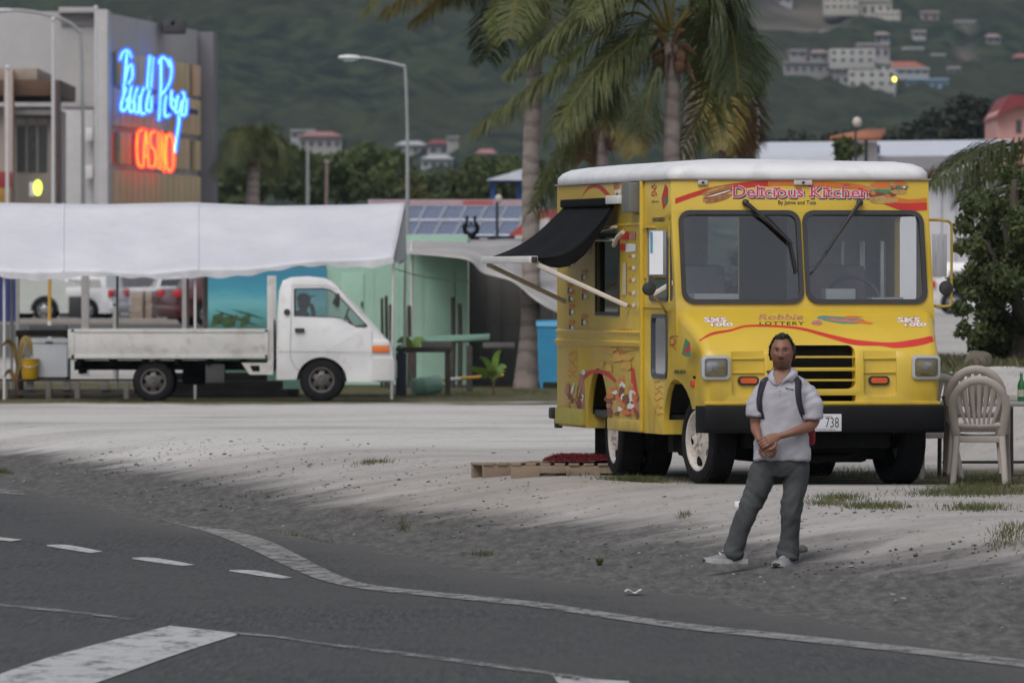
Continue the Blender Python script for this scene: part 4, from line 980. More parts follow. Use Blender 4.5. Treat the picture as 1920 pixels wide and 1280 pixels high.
def jf(c):
    leg = -1 if c.x < .06 + (c.z - .6) * .25 else 1
    lowz = sstep(.22, .05, c.z); knee = math.exp(-((c.z - .43) / .10) ** 2); hip = math.exp(-((c.z - .68) / .07) ** 2)
    d1 = ridged(c.x * 5 + 3, c.y * 5, c.z * 26 + c.x * 9 * leg); d2 = ridged(c.x * 9, c.y * 7, c.z * 15 - c.x * 12 * leg + 5)
    return .016 * lowz * d1 + .010 * knee * d2 + .006 * hip * ridged(c.x * 14, c.y * 6, c.z * 10) + .004 * d2
cloth_noise(jeans, .006, 7, jf); jeans.parent = man
for pxs in ([(1440, 868), (1437, 876), (1428, 882)], [(1494, 868), (1497, 877), (1503, 884)]): pass
# ---- shoes
SH = mat('trainer_grey', (.20, .195, .21), .6, .4, 30); SO = mat('trainer_sole', (.36, .36, .37), .6, .25, 20); DK = mat('trainer_dark', (.02, .02, .022), .6)
def shoe(loc, rz, k_=1.0):
    o = bpy.data.objects.new('shoe', None); col.objects.link(o); o.parent = man; o.location = loc; o.rotation_euler = (0, 0, rz); o.scale = (k_, k_, k_)
    st = [(-.08, .030, .085), (-.055, .038, .105), (-.01, .039, .108), (.03, .039, .092), (.07, .043, .070), (.11, .047, .056), (.15, .044, .046), (.178, .030, .036), (.188, .012, .026)]
    q = MB(); q.loft([[(x, w_ * math.copysign(abs(math.cos(t)) ** .8, math.cos(t)), .022 + (h_ - .022) * max(0, math.sin(t)) ** .75 if math.sin(t) > 0 else .022) for t in [2 * math.pi * k / 20 for k in range(20)]] for x, w_, h_ in st]); q.build('upper', SH, o, smooth=60)
    q = MB(); so_ = [(-.088, .028), (-.06, .041), (0, .041), (.05, .042), (.11, .051), (.155, .047), (.183, .032), (.194, .012)]
    out = [(x, w_) for x, w_ in so_] + [(x, -w_) for x, w_ in so_[::-1]]
    q.loft([[(x, y, .0 + .012 * sstep(.12, .2, x)) for x, y in out], [(x, y * 1.03, .012 + .012 * sstep(.12, .2, x)) for x, y in out], [(x, y, .030 + .010 * sstep(.10, .2, x)) for x, y in out]]); q.build('sole', SO, o, smooth=50)
    MB().ell((.178, 0, .022), (.024, .030, .014), 12, 8).build('toe_cap', DK, o)
    q = MB()
    for k in range(4): x = .02 + k * .022; q.tube([(x, -.030, .075 - k * .006), (x + .008, 0, .103 - k * .011), (x, .030, .075 - k * .006)], .0035, 5)
    for s in (-1, 1): q.tube([(-.04, s * .040, .06), (.0, s * .0415, .035), (.05, s * .042, .055)], .004, 5)
    q.build('laces', WHT, o)
    return o
shoe(mp(1376, 1056, -.015), R(180 + 8), 1.08); shoe(mp(1481, 1063, .01), R(-118), 1.12)
# ---- backpack (a thing of its own, worn by the man)
bp = thing('backpack', 'dark backpack with red lower pocket on the back of the standing man', 'backpack', man.location)
NAV = mat('strap_navy', (.018, .018, .030), .8, .2, 20)
q = MB().box(mp(1425, 0).x, mp(1519, 0).x, .135, .26, mp(0, 800).z, mp(0, 712).z, bev=.04); q.build('bag', NAV, bp)
q = MB().box(mp(1425, 0).x, mp(1530, 0).x, .125, .30, mp(0, 836).z, mp(0, 782).z, bev=.035); q.build('red_pocket', mat('pocket_red', (.28, .015, .02), .8, .25, 12), bp)
for pts, side in (([(1444, 702), (1433, 712), (1427, 728), (1424, 745), (1425, 765), (1428, 785)], -1), ([(1491, 700), (1497, 714), (1497, 732), (1499, 752), (1504, 772), (1511, 788)], 1)):
    a = []; c = []
    for i, (x, y) in enumerate(pts):
        hw = 6.5 - .5 * i
        p0 = None; p1 = None
        for g_ in range(8):
            p0 = p0 or SF(x - hw + (.6 * g_ if side < 0 else 0), y + g_ * .5, .010); p1 = p1 or SF(x + hw - (.6 * g_ if side > 0 else 0), y + g_ * .5, .010)
        if p0 is None or p1 is None: continue
        a.append(p0); c.append(p1)
    a.insert(0, a[0] + Vector((.006 * side, .17, .030))); c.insert(0, c[0] + Vector((.006 * side, .17, .030)))
    q = MB(); q.loft([spl(a, 4), spl(c, 4)], 0, False, False); so2 = q.build('strap', NAV, bp, fix=False); z_ = so2.modifiers.new('s', 'SOLIDIFY'); z_.thickness = .010
# ================================================================= PICKUP TRUCK (left)
PD_ = 139.0; PS = F / PD_
pgz = gz(X_(430, PD_), PD_)
pk = thing('pickup_truck', 'white flatbed pickup truck with low dropsides parked side-on under the tent edge', 'truck', (X_(130, PD_), PD_, pgz))
PYB = HZ + (CH - pgz) * PS       # ground row at that distance
def pp2(px, py): return ((px - 130) / PS, (PYB - py) / PS)
def pv(px, py, y=0.0): a = pp2(px, py); return Vector((a[0], y, a[1]))
PWD = 1.62
WPA = mat('pickup_white', (.70, .70, .71), .35, .08, 1.5, coat=.3, c2=(.60, .59, .58))
BEDW = mat('bed_grey_white', (.56, .55, .53), .55, .15, 2, c2=(.40, .38, .36), bump=.1, bscale=12)
GRT = mat('grime_black', (.020, .020, .020), .85, .3, 5)
prof = [pp2(*p) for p in ((518, 712), (519, 600), (523, 545), (530, 526), (545, 520), (575, 518), (605, 521), (622, 528), (633, 538), (680, 588), (718, 631), (730, 643), (736, 658), (738, 676), (738, 700), (733, 716), (700, 716), (655, 717), (560, 712))]
cab = MB().prism(prof, 'y', 0, PWD).build('cab', WPA)
inn = MB().prism([pp2(*p) for p in ((524, 690), (525, 600), (529, 548), (536, 530), (600, 526), (618, 534), (670, 585), (710, 632), (722, 655), (722, 690))], 'y', .05, PWD - .05)
winp = [pp2(*p) for p in ((551, 541), (606, 540), (620, 543), (634, 553), (690, 611), (684, 614), (668, 613), (656, 607), (640, 597), (625, 595), (551, 593))]
wsx = [pv(636, 543), pv(712, 626)]
def ws_cut():
    a, b2 = wsx; d = (b2 - a).normalized(); nrm = Vector((-d.z, 0, d.x)); nrm = nrm if nrm.x > 0 else -nrm
    q = MB(); vs = []
    for k in (-.12, .12):
        for p, yy in ((a, .14), (a, PWD - .14), (b2, PWD - .10), (b2, .10)): vs.append((p.x + nrm.x * k, yy, p.z + nrm.z * k))
    return q.add(vs, [(0, 1, 2, 3), (4, 5, 6, 7), (0, 1, 5, 4), (1, 2, 6, 5), (2, 3, 7, 6), (3, 0, 4, 7)])
FW, RW = pv(603, 715), pv(287, 719)
cut(cab, [inn, MB().prism(winp, 'y', -.3, PWD + .3), ws_cut(), MB().prism([(FW.x + .385 * math.cos(R(10 * k)), FW.z + .37 * math.sin(R(10 * k))) for k in range(36)], 'y', -.2, .42), MB().prism([(FW.x + .385 * math.cos(R(10 * k)), FW.z + .37 * math.sin(R(10 * k))) for k in range(36)], 'y', PWD - .42, PWD + .2)])
for v in cab.data.vertices:           # tumblehome and rounded nose
    v.co.y = PWD / 2 + (v.co.y - PWD / 2) * (1 - .14 * max(0, v.co.z - 1.05) / .95)
    if v.co.x > pp2(716, 0)[0]: v.co.y += .05 if v.co.y < PWD / 2 else -.05
bv = cab.modifiers.new('b', 'BEVEL'); bv.width = .02; bv.segments = 2; bv.limit_method = 'ANGLE'; bv.angle_limit = R(45); bake(cab); cab.parent = pk
cab.data.polygons.foreach_set('use_smooth', [True] * len(cab.data.polygons)); cab.data.set_sharp_from_angle(angle=R(42))
def yside(z): return PWD / 2 * .14 * max(0, z - 1.05) / .95
q = MB(); q.loft([[(x, yside(z) - .004, z) for x, z in winp], [(x, yside(z) - .008, z) for x, z in winp], [(x + (.62 * (pp2(600, 0)[0] - x)) * .03, yside(z) - .008, z + .0) for x, z in [((x - pp2(610, 0)[0]) * .965 + pp2(610, 0)[0], (z - pp2(0, 572)[1]) * .93 + pp2(0, 572)[1]) for x, z in winp]]], caps=False); wf = q.build('door_window', BLKP, pk)
MB().add([(x, yside(z) + .012, z) for x, z in winp], [tuple(range(len(winp)))]).build('glass', glass('pickup_glass', (.72, .76, .76), .04), wf, fix=False)
MB().add([(x, PWD - yside(z) - .012, z) for x, z in winp], [tuple(range(len(winp)))]).build('far_glass', MATS['pickup_glass'], wf, fix=False)
a, b2 = wsx; MB().add([(a.x, .24, a.z), (a.x, PWD - .24, a.z), (b2.x, PWD - .1, b2.z), (b2.x, .1, b2.z)], [(0, 1, 2, 3)]).build('windscreen', MATS['pickup_glass'], pk, fix=False)
q = MB()      # door shut lines
def line(pts, w_=.006): q.tube([(x, yside(z) - .0015, z) for x, z in [pp2(*p) for p in pts]], w_ / 2, 4)
line([(547, 535), (546, 600), (544, 650), (545, 672), (555, 690), (562, 694)]); line([(697, 620), (698, 660), (697, 715)]); line([(520, 659), (560, 659), (640, 660), (697, 660)]); line([(548, 535), (610, 535), (632, 542)]); q.build('shut_line', mat('line_grey', (.25, .25, .26), .6), pk)
q = MB().box(pp2(553, 0)[0], pp2(571, 0)[0], -.022, .004, pp2(0, 623)[1], pp2(0, 615)[1], bev=.008); q.build('door_handle', BLKP, pk)
c = pv(538, 585); q = MB().lathe([(.001, -.016), (.045, -.016), (.05, 0)], 18, 'y', (c.x, yside(c.z), c.z)); q.build('cab_vent', BLKP, pk)
q = MB().box(pp2(699, 0)[0], pp2(729, 0)[0], -.008, .10, pp2(0, 648)[1], pp2(0, 637)[1], bev=.01); q.build('headlight', mat('headlight_clear', (.75, .75, .74), .2, .05, coat=.5), pk)
q = MB().box(pp2(698, 0)[0], pp2(730, 0)[0], -.010, .10, pp2(0, 660)[1], pp2(0, 648)[1], bev=.01); q.build('indicator_lamp', mat('pickup_amber', (.75, .17, .02), .25, .05, coat=.5), pk)
q = MB(); bz0, bz1 = pp2(0, 713)[1], pp2(0, 671)[1]; bx0, bx1 = pp2(697, 0)[0], pp2(742, 0)[0]
q.loft([[(bx0, -.012, bz0), (bx0, -.012, bz1), (bx0, PWD + .012, bz1), (bx0, PWD + .012, bz0)], [(bx1 - .12, -.012, bz0), (bx1 - .12, -.012, bz1), (bx1 - .12, PWD + .012, bz1), (bx1 - .12, PWD + .012, bz0)], [(bx1 - .02, .05, bz0), (bx1 - .02, .05, bz1 - .03), (bx1 - .02, PWD - .05, bz1 - .03), (bx1 - .02, PWD - .05, bz0)], [(bx1, .14, bz0 + .03), (bx1, .14, bz1 - .08), (bx1, PWD - .14, bz1 - .08), (bx1, PWD - .14, bz0 + .03)]]); q.build('bumper', mat('bumper_white', (.66, .66, .65), .5, .1), pk)
q = MB().tube(spl([pv(625, 570, -.02), pv(628, 560, -.10), pv(634, 560, -.12)], 3), .012, 6); mo = q.build('door_mirror', BLKP, pk); mo2 = MB().box(pp2(628, 0)[0], pp2(637, 0)[0], -.17, -.05, pp2(0, 575)[1], pp2(0, 550)[1], bev=.015).build('mirror_housing', BLKP, mo)
# bed
bx0, bx1 = pp2(131, 0)[0], pp2(503, 0)[0]; bt, bb = pp2(0, 617)[1], pp2(0, 672)[1]
for y0, y1 in ((-.03, .01), (PWD - .01, PWD + .03)):
    dsd = MB().box(bx0, bx1, y0, y1, bb, bt, bev=.008).build('dropside', BEDW, pk)
    yy = y0 - .012 if y0 < 0 else y1 + .012
    q = MB()
    for z0, z1 in ((bb + .0, bb + .06), (bt - .05, bt)): q.box(bx0 + .01, bx1 - .01, min(yy, y0), max(yy, y0 + .001), z0, z1, bev=.004)
    for x in (bx0 + .02, bx1 - .05): q.box(x, x + .05, min(yy, y0), max(yy, y0 + .001), bb, bt, bev=.003)
    q.build('rail', BEDW, dsd)
MB().box(bx0 - .03, bx0 - .002, 0, PWD, bb, bt, bev=.006).build('tailgate', BEDW, pk)
MB().box(bx0, bx1, .012, PWD - .012, bb - .02, bb + .03).build('bed_floor', GRT, pk)
q = MB()
for y in (-.01, PWD - .05): q.box(pp2(501, 0)[0], pp2(513, 0)[0], y, y + .06, pp2(0, 698)[1], pp2(0, 517)[1], bev=.01)
q.build('headboard_post', BEDW, pk)
MB().box(pp2(504, 0)[0], pp2(510, 0)[0], .05, PWD - .05, bb, pp2(0, 600)[1]).build('headboard', GRT, pk)
q = MB().prism([pp2(*p) for p in ((453, 680), (512, 680), (512, 702), (468, 702))], 'y', -.02, .02); fl = q.build('mudflap_bracket', BEDW, pk)
MB().prism([pp2(*p) for p in ((468, 685), (487, 685), (487, 696), (474, 696))], 'y', -.024, -.018).build('bracket_hole', UNDER, fl)
q = MB().box(bx0 + .05, bx1 + 1.6, .35, .45, .48, .62); q.box(bx0 + .05, bx1 + 1.6, PWD - .45, PWD - .35, .48, .62)
for k in range(7): q.box(bx0 + .1 + k * .5, bx0 + .16 + k * .5, .02, PWD - .02, bb - .10, bb - .02)
q.build('chassis_rail', UNDER, pk)
MB().box(pp2(385, 0)[0], pp2(421, 0)[0], .05, .35, .28, .58, bev=.02).build('tool_box', mat('toolbox_grey', (.05, .05, .052), .6), pk)
MB().box(pp2(340, 0)[0], pp2(382, 0)[0], .5, 1.0, .25, .5, bev=.05).build('fuel_tank', UNDER, pk)
MB().box(bx0 + .12, bx0 + .2, .2, PWD - .2, .42, .56).build('rear_beam', UNDER, pk)
PRIM = mat('pickup_rim', (.14, .13, .125), .5, .25, 10, metal=.4)
for c, rr_ in ((FW, .330), (RW, .310)):
    for y, s in ((.12, -1), (PWD - .12, 1)):
        w_ = wheel(pk, (c.x, y, rr_), rr_, .19, R(-90) if False else 0, s, .19, (TYRE, PRIM), 'wheel', 6, .04)
        w_.rotation_euler = (0, 0, R(90)); 
q = MB().tube([(FW.x, .1, .33), (FW.x, PWD - .1, .33)], .04); q.build('axle', UNDER, pk); q = MB().tube([(RW.x, .1, .31), (RW.x, PWD - .1, .31)], .06); q.build('axle', UNDER, pk)
q = MB().box(pp2(540, 0)[0], pp2(690, 0)[0], .43, PWD - .43, .35, .95); q.build('engine', UNDER, pk)
q = MB(); 
for yy in (.40, PWD - .60): q.box(pp2(530, 0)[0], pp2(562, 0)[0], yy - .2, yy + .3, .78, .95, bev=.04); q.box(pp2(527, 0)[0], pp2(540, 0)[0], yy - .2, yy + .3, .9, 1.50, bev=.04)
q.build('seat', DARK, pk)
q = MB().tube([(pp2(648, 0)[0] + .06 * math.cos(t), .42 + .19 * math.sin(t), pp2(0, 592)[1] + .17 * math.cos(t)) for t in [2 * math.pi * k / 18 for k in range(19)]], .014, 5); q.tube([pv(648, 592, .42), pv(680, 640, .42)], .02, 6); q.build('steering_wheel', BLKP, pk)
q = MB().prism([pp2(*p) for p in ((665, 612), (690, 606), (715, 632), (715, 690), (680, 690))], 'y', .07, PWD - .07); q.build('dashboard', DARK, pk)
# ---- driver
dr = thing('person', 'capped driver coloured as dark silhouette sitting in the white pickup cab, hand at the face', 'person', pk.location)
q = MB(); hc = pv(569, 566, .42); head_mesh(q, hc, 1.02, R(80), n=28, k=24)
q.tube([hc + Vector((-.01, 0, -.08)), hc + Vector((-.02, 0, -.16))], [.055, .065], 12); q.tube([hc + Vector((-.03, 0, -.15)), hc + Vector((-.07, 0, -.40)), hc + Vector((-.09, 0, -.72))], [(.11, .20), (.13, .20), (.13, .18)], 16, ref=(1, 0, 0))
q.tube([hc + Vector((-.03, -.19, -.20)), hc + Vector((.05, -.22, -.38)), hc + Vector((.16, -.16, -.28)), hc + Vector((.13, -.07, -.09))], [.06, .05, .042, .035], 12); q.ell(hc + Vector((.12, -.06, -.07)), (.035, .03, .045))
q.tube([hc + Vector((-.03, .19, -.20)), hc + Vector((.08, .22, -.42)), hc + Vector((.33, .12, -.30))], [.06, .05, .035], 12)
q.tube([hc + Vector((-.09, -.1, -.70)), hc + Vector((.35, -.12, -.66)), hc + Vector((.42, -.12, -1.0))], [.09, .075, .06], 12); q.tube([hc + Vector((-.09, .1, -.70)), hc + Vector((.35, .12, -.66)), hc + Vector((.42, .12, -1.0))], [.09, .075, .06], 12)
dob = q.build('body', mat('driver_silhouette', (.020, .016, .015), .8, .3, 12), fix=False); remesh(dob, .012, 3, .5); dob.parent = dr  # shade of the cab painted into the driver's skin and clothes
q = MB(); q.ell(hc + Vector((-.006, 0, .055)), (.108, .092, .080), 16, 10); q.prism([(hc.x + .06, hc.z + .065), (hc.x + .17, hc.z + .085), (hc.x + .17, hc.z + .10), (hc.x + .06, hc.z + .09)], 'y', hc.y - .07, hc.y + .07); q.build('cap', mat('cap_black', (.012, .012, .014), .8), dr)
# ================================================================= WHITE TENT
TARP, n, l, b_, o_ = newmat('tent_tarp')
f = noisen(n, l, .8, 6, .6); st = noisen(n, l, 3.5, 5, .6)
cc = ramp(n, l, f, .3, .7, (.66, .67, .72), (.76, .77, .81)); cc = mixc(n, l, ramp(n, l, st, .55, .8, (0, 0, 0), (.5, .5, .5)), cc, (.58, .58, .60)); l.new(cc, b_.inputs['Base Color']); b_.inputs['Roughness'].default_value = .55
bumpn(n, l, noisen(n, l, 1.6, 4, .55), .35, .12, b_)
t_ = n.new('ShaderNodeBsdfTranslucent'); l.new(cc, t_.inputs[0]); mx_ = n.new('ShaderNodeMixShader'); mx_.inputs[0].default_value = .18; l.new(b_.outputs[0], mx_.inputs[1]); l.new(t_.outputs[0], mx_.inputs[2]); l.new(mx_.outputs[0], o_.inputs['Surface'])
tent = thing('market_tent', 'long white tarpaulin tent with sagging eaves behind the pickup truck', 'tent', (0, 141.5, gz(-5, 141.5)))
tz0 = tent.location.z
def tent_pt(a, c):
    """a: 0 left .. 1 right end;  c: 0 front eave .. .5 ridge .. 1 rear eave"""
    px = -260 + (738 + 260) * a
    if c <= .5:
        t = c * 2; D = 141.5 + 3 * t
        ey = interp([(-300, 512), (0, 508), (130, 511), (300, 512), (400, 508), (560, 496), (660, 487), (715, 484), (740, 482)], px) + 2.5 * math.sin(px * .03)
        ry = interp([(-300, 376), (0, 380), (120, 382), (200, 383), (365, 379), (372, 380), (500, 386), (640, 384), (738, 380)], px)
        pr = px + t * 22 * sstep(.6, 1, a)
        py = ey + (ry - ey) * t + 7 * math.sin(math.pi * t) * (1 - .4 * abs(2 * ((px % 368) / 368) - 1))
        p = P(pr, py, D); p.y += (-.05 * math.sin(px * .045 + t * 2) - .05 * abs(math.sin(px * .0085 - .0)) ** 12 - .03 * math.sin(px * .11 + 3 * t) * sstep(.5, 0, t)) * math.sin(math.pi * min(1, t + .12))
        return p
    f_ = tent_pt(a, 1 - c); return Vector((f_.x + (c - .5) * .15, 2 * 144.5 - f_.y, f_.z))
off = Vector((0, 141.5, tz0))
q = MB().grid(90, 28, lambda a, c: tent_pt(a, c) - off); roof = q.build('tarpaulin', TARP, tent, fix=False, smooth=60); s_ = roof.modifiers.new('s', 'SOLIDIFY'); s_.thickness = .006
def val(a, c):
    p = tent_pt(a, 0) - off; px = -260 + 998 * a; h_ = .105 * (.8 + .3 * math.sin(px * .02) + .15 * math.sin(px * .11)); return p + Vector((0, -.02 - .01 * math.sin(px * .2), -h_ * c - .0))
q = MB().grid(110, 3, val); q.build('valance', TARP, tent, fix=False, smooth=60)
def gab(a, c):       # gable end flap, right
    p = tent_pt(1, a * .5 if True else 0) - off; e = tent_pt(1, 0) - off
    top = tent_pt(1, .5 * 1) - off
    return Vector((p.x + .02 - .04 * math.sin(a * 7) * c, p.y, p.z - c * (p.z - e.z + .12 * (1 - a) + .02 * math.sin(a * 20))))
q = MB().grid(16, 6, gab); q.grid(16, 6, lambda a, c: Vector((gab(a, c).x, 2 * 3.0 - gab(a, c).y, gab(a, c).z))); q.build('gable_flap', TARP, tent, fix=False, smooth=60)
PST = mat('post_white', (.62, .61, .60), .5, .12, 4)
for px, D, top in ((738, 141.6, 486), (366, 141.6, 505), (8, 141.6, 510), (757, 147.4, 486), (385, 147.4, 505), (352, 147.3, 505), (22, 147.4, 505), (-150, 141.6, 508), (220, 147.4, 505)):
    x = X_(px, D); g_ = gz(x, D); w_ = .022 if px != 385 else .045
    MB().tube([(x - (.03 if px == 738 else 0), D - 141.5, g_ - tz0), (x + (.03 if px == 757 else 0), D - 141.5, Z_(top, D) - tz0)], w_, 8).build('pole', PST, tent)
for a_ in (.38, .633):
    MB().tube([tent_pt(a_, k / 24) - off + Vector((0, -.004, .004)) for k in range(13)], .012, 5).build('seam', TARP, tent)
q = MB().tube([tent_pt(a / 20, .5) - off + Vector((0, 0, -.03)) for a in range(21)], .02, 6); q.build('ridge_pole', PST, tent)
# ================================================================= THINGS UNDER AND BEHIND THE TENT
def gp(px, D): x = X_(px, D); return Vector((x, D, gz(x, D)))
def boxthing(name, label, cat, px0, px1, py0, py1, D, dep, m, bev=.01, z0=None, group=None):
    a = P(px0, py0, D); b2 = P(px1, py1, D); t = thing(name, label, cat, (a.x, D, z0 if z0 is not None else b2.z), 0, group)
    return t, b2.x - a.x, a.z - t.location.z, b2.z - t.location.z, D
WOODD = mat('weathered_timber', (.055, .048, .042), .85, .35, 6, bump=.3, bscale=30, stretch=(.3, 1, 1))
WOODG = mat('grey_timber', (.17, .16, .15), .85, .3, 6, bump=.3, stretch=(.3, 1, 1))
# timber platform of beams and blocks
pt = thing('timber_platform', 'low dark timber platform on blocks carrying the white freezer', 'platform', gp(-40, 142.2))
def lx(px, D, o): return X_(px, D) - o.location.x
D = 142.2; zt_ = Z_(711, D) - pt.location.z; 
for k in range(5): MB().box(0, lx(252, D, pt), -.05 + k * .20, .13 + k * .20, zt_ - .03 - .003 * (k % 2), zt_, bev=.004).build('plank', WOODD, pt)
for k in range(2): MB().box(0, lx(252, D, pt), k * .8 - .03, k * .8 + .06, .06, .14, bev=.006).build('beam', WOODD, pt)
for k, px in enumerate((-20, 5, 48, 86, 118, 140, 190, 232)): MB().box(lx(px, D, pt), lx(px + (10 if k % 2 else 15), D, pt), -.06, .08, .14 if k % 2 == 0 else 0.0, zt_ - .035, bev=.006).build('block', WOODG, pt)
ts_ = thing('timber_stack', 'stack of dark old beams lying on the ground behind the pickup bed', 'timber', gp(255, 144.5))
for k, (x0, x1, y_, z0) in enumerate(((258, 540, 0, 0), (262, 560, .22, 0), (255, 520, .44, 0), (270, 530, .1, .13), (280, 515, .33, .13), (300, 500, .2, .26))): MB().box(X_(x0, 144.5) - ts_.location.x, X_(x1, 144.5) - ts_.location.x, y_, y_ + .18, z0, z0 + .125, bev=.008).build('beam', WOODD, ts_)
fz = Z_(711, D) + .002
t, w_, h_, _, _ = boxthing('chest_freezer', 'plain white chest freezer beside the yellow bucket', 'freezer', 58, 126, 634, 711, D + .05, .5, None, z0=fz)
MB().box(0, w_, 0, .62, .03, h_ - .09, bev=.015).build('cabinet', mat('freezer_white', (.55, .57, .60), .4, .08), t); MB().box(-.01, w_ + .01, -.01, .63, h_ - .085, h_, bev=.02).build('lid', mat('freezer_lid', (.58, .59, .61), .4, .06), t); MB().box(.05, w_ - .05, .02, .6, 0, .03).build('plinth', BLKP, t); MB().box(w_ * .4, w_ * .6, -.03, -.008, h_ - .07, h_ - .05, bev=.005).build('handle', BLKP, t)
bk = thing('bucket', 'yellow plastic bucket with wire handle on the timber platform', 'bucket', (X_(56, D), D - .03, fz))
q = MB().lathe([(.001, .004), (.118, .0), (.125, .01), (.143, .30), (.152, .305), (.152, .325), (.140, .325), (.120, .015), (.001, .012)], 26); q.build('shell', mat('bucket_yellow', (.55, .33, .015), .5, .15, 6), bk)
q = MB().tube([(.148 * math.cos(t), -.02 - .12 * math.sin(t) if False else -.148 * math.sin(t) * .98, .29 - .10 * math.sin(t)) for t in [math.pi * k / 12 for k in range(13)]], .004, 5); q.build('wire_handle', CHROME, bk)
tb = thing('table', 'dark slatted counter table with a pale board on top, left of the pickup bed', 'table', gp(30, 143.6)); D = 143.6
zt_ = Z_(619, D) - tb.location.z; MB().box(0, lx(131, D, tb), -.1, .6, zt_ - .10, zt_, bev=.008).build('top', WOODD, tb)
for px in (34, 122): MB().box(lx(px, D, tb), lx(px + 7, D, tb), 0, .07, 0, zt_ - .10, bev=.004).build('leg', WOODD, tb); MB().box(lx(px, D, tb), lx(px + 7, D, tb), .5, .57, 0, zt_ - .10, bev=.004).build('leg', WOODD, tb)
bd = MB().box(0, X_(125, D) - X_(54, D), 0, .5, 0, .075, bev=.01).build('board', mat('board_pale', (.42, .41, .40), .8, .15)); bd.location = (X_(54, D), D - .05, tb.location.z + zt_ + .001); tag(bd, 'pale grey board lying on the dark counter table', 'board')
# drooping dry plant at the far left
def leafplant(name, label, cat, loc, stems, ml, ms_, group=None):
    t = thing(name, label, cat, loc, 0, group)
    for pts, wl in stems:
        s = spl(pts, 6); q = MB(); n_ = len(s); L = []; Rr = []; C_ = []
        for i, p in enumerate(s):
            f_ = i / (n_ - 1); ww = wl * math.sin(math.pi * min(1, .08 + .95 * max(0, f_ - .25) / .75)) if f_ > .25 else .01
            d = (s[min(i + 1, n_ - 1)] - s[max(i - 1, 0)]).normalized(); sd = d.cross(Vector((0, 1, .3))).normalized() + Vector((0, .5, 0)); sd.normalize()
            L.append(p + sd * ww + Vector((0, 0, -.25 * ww))); Rr.append(p - sd * ww + Vector((0, 0, -.25 * ww))); C_.append(p)
        q.loft([L, C_, Rr], 0, False, False); q.build('leaf', ml, t, fix=False, smooth=60); MB().tube(s[:max(3, int(n_ * .5))], .012, 5).build('stem', ms_, t)
    return t
DRY = mat('leaf_dry_yellow', (.24, .17, .05), .7, .35, 5, tl=.2); STM = mat('stem_brown', (.12, .06, .03), .8)
g0 = gp(30, 141.0)
leafplant('banana_plant', 'dry yellowing banana plant drooping at the far left beside the bucket', 'plant', g0, [([(0, 0, 0), (.02, 0, .45), (-.02, -.05, .80), (-.12, -.1, .92), (-.24, -.1, .80)], .05), ([(0, 0, 0), (.04, .2, .5), (.10, .3, .92), (.19, .3, .90), (.25, .3, .62)], .06), ([(0, 0, 0), (-.02, 0, .3), (-.10, 0, .46), (-.20, 0, .34)], .045), ([(0, 0, 0), (.0, 0, .35), (.06, 0, .6), (.10, 0, .45)], .04)], DRY, STM)
# fence posts and yellow pole behind the pickup
BWALL = mat('concrete_post', (.30, .29, .28), .85, .15, 4)
for px, w_, y0, D, m, lab in ((93, .035, 505, 170, None, 'yellow and white striped pole standing behind the dark counter table'), (160, .075, 505, 175, BWALL, 'wide grey post between the white van and the silver car'), (217, .05, 573, 172, BWALL, 'short pale post behind the pickup bed with a dark top'), (347, .055, 520, 173, BWALL, 'pale grey post behind the pickup bed, left of the mural wall'), (33, .03, 505, 150, BWALL, 'thin grey post at the left tent corner beside the navy banner')):
    g_ = gp(px, D); h_ = Z_(y0, D) - g_.z; t = thing('post', lab, 'post', g_)
    if m is None:
        z1 = Z_(602, D) - g_.z; MB().tube([(0, 0, 0), (0, 0, z1)], w_, 10).build('lower_part', PST, t); MB().tube([(0, 0, z1), (0, 0, h_)], w_ * .95, 10).build('upper_part', mat('pole_yellow', (.50, .28, .04), .6), t)
    else:
        MB().box(-w_, w_, -w_, w_, 0, h_, bev=.01).build('shaft', m, t); MB().box(-w_ * 1.1, w_ * 1.1, -w_ * 1.1, w_ * 1.1, h_, h_ + .04, bev=.008).build('cap', BLKP if px == 217 else m, t)
nb = thing('banner', 'dark navy banner hanging under the tent at the far left', 'banner', gp(-4, 175)); D = 175
q = MB().grid(12, 8, lambda a, c: (X_(-4, D) + (X_(30, D) - X_(-4, D)) * a - nb.location.x, .03 * math.sin(a * 9), Z_(500, D) + (Z_(603, D) - Z_(500, D)) * c - nb.location.z)); q.build('cloth', mat('navy_cloth', (.025, .04, .16), .8, .2), nb, fix=False); MB().tube([(0, .03, 0), (0, .03, Z_(500, D) - nb.location.z)], .02).build('pole', PST, nb)
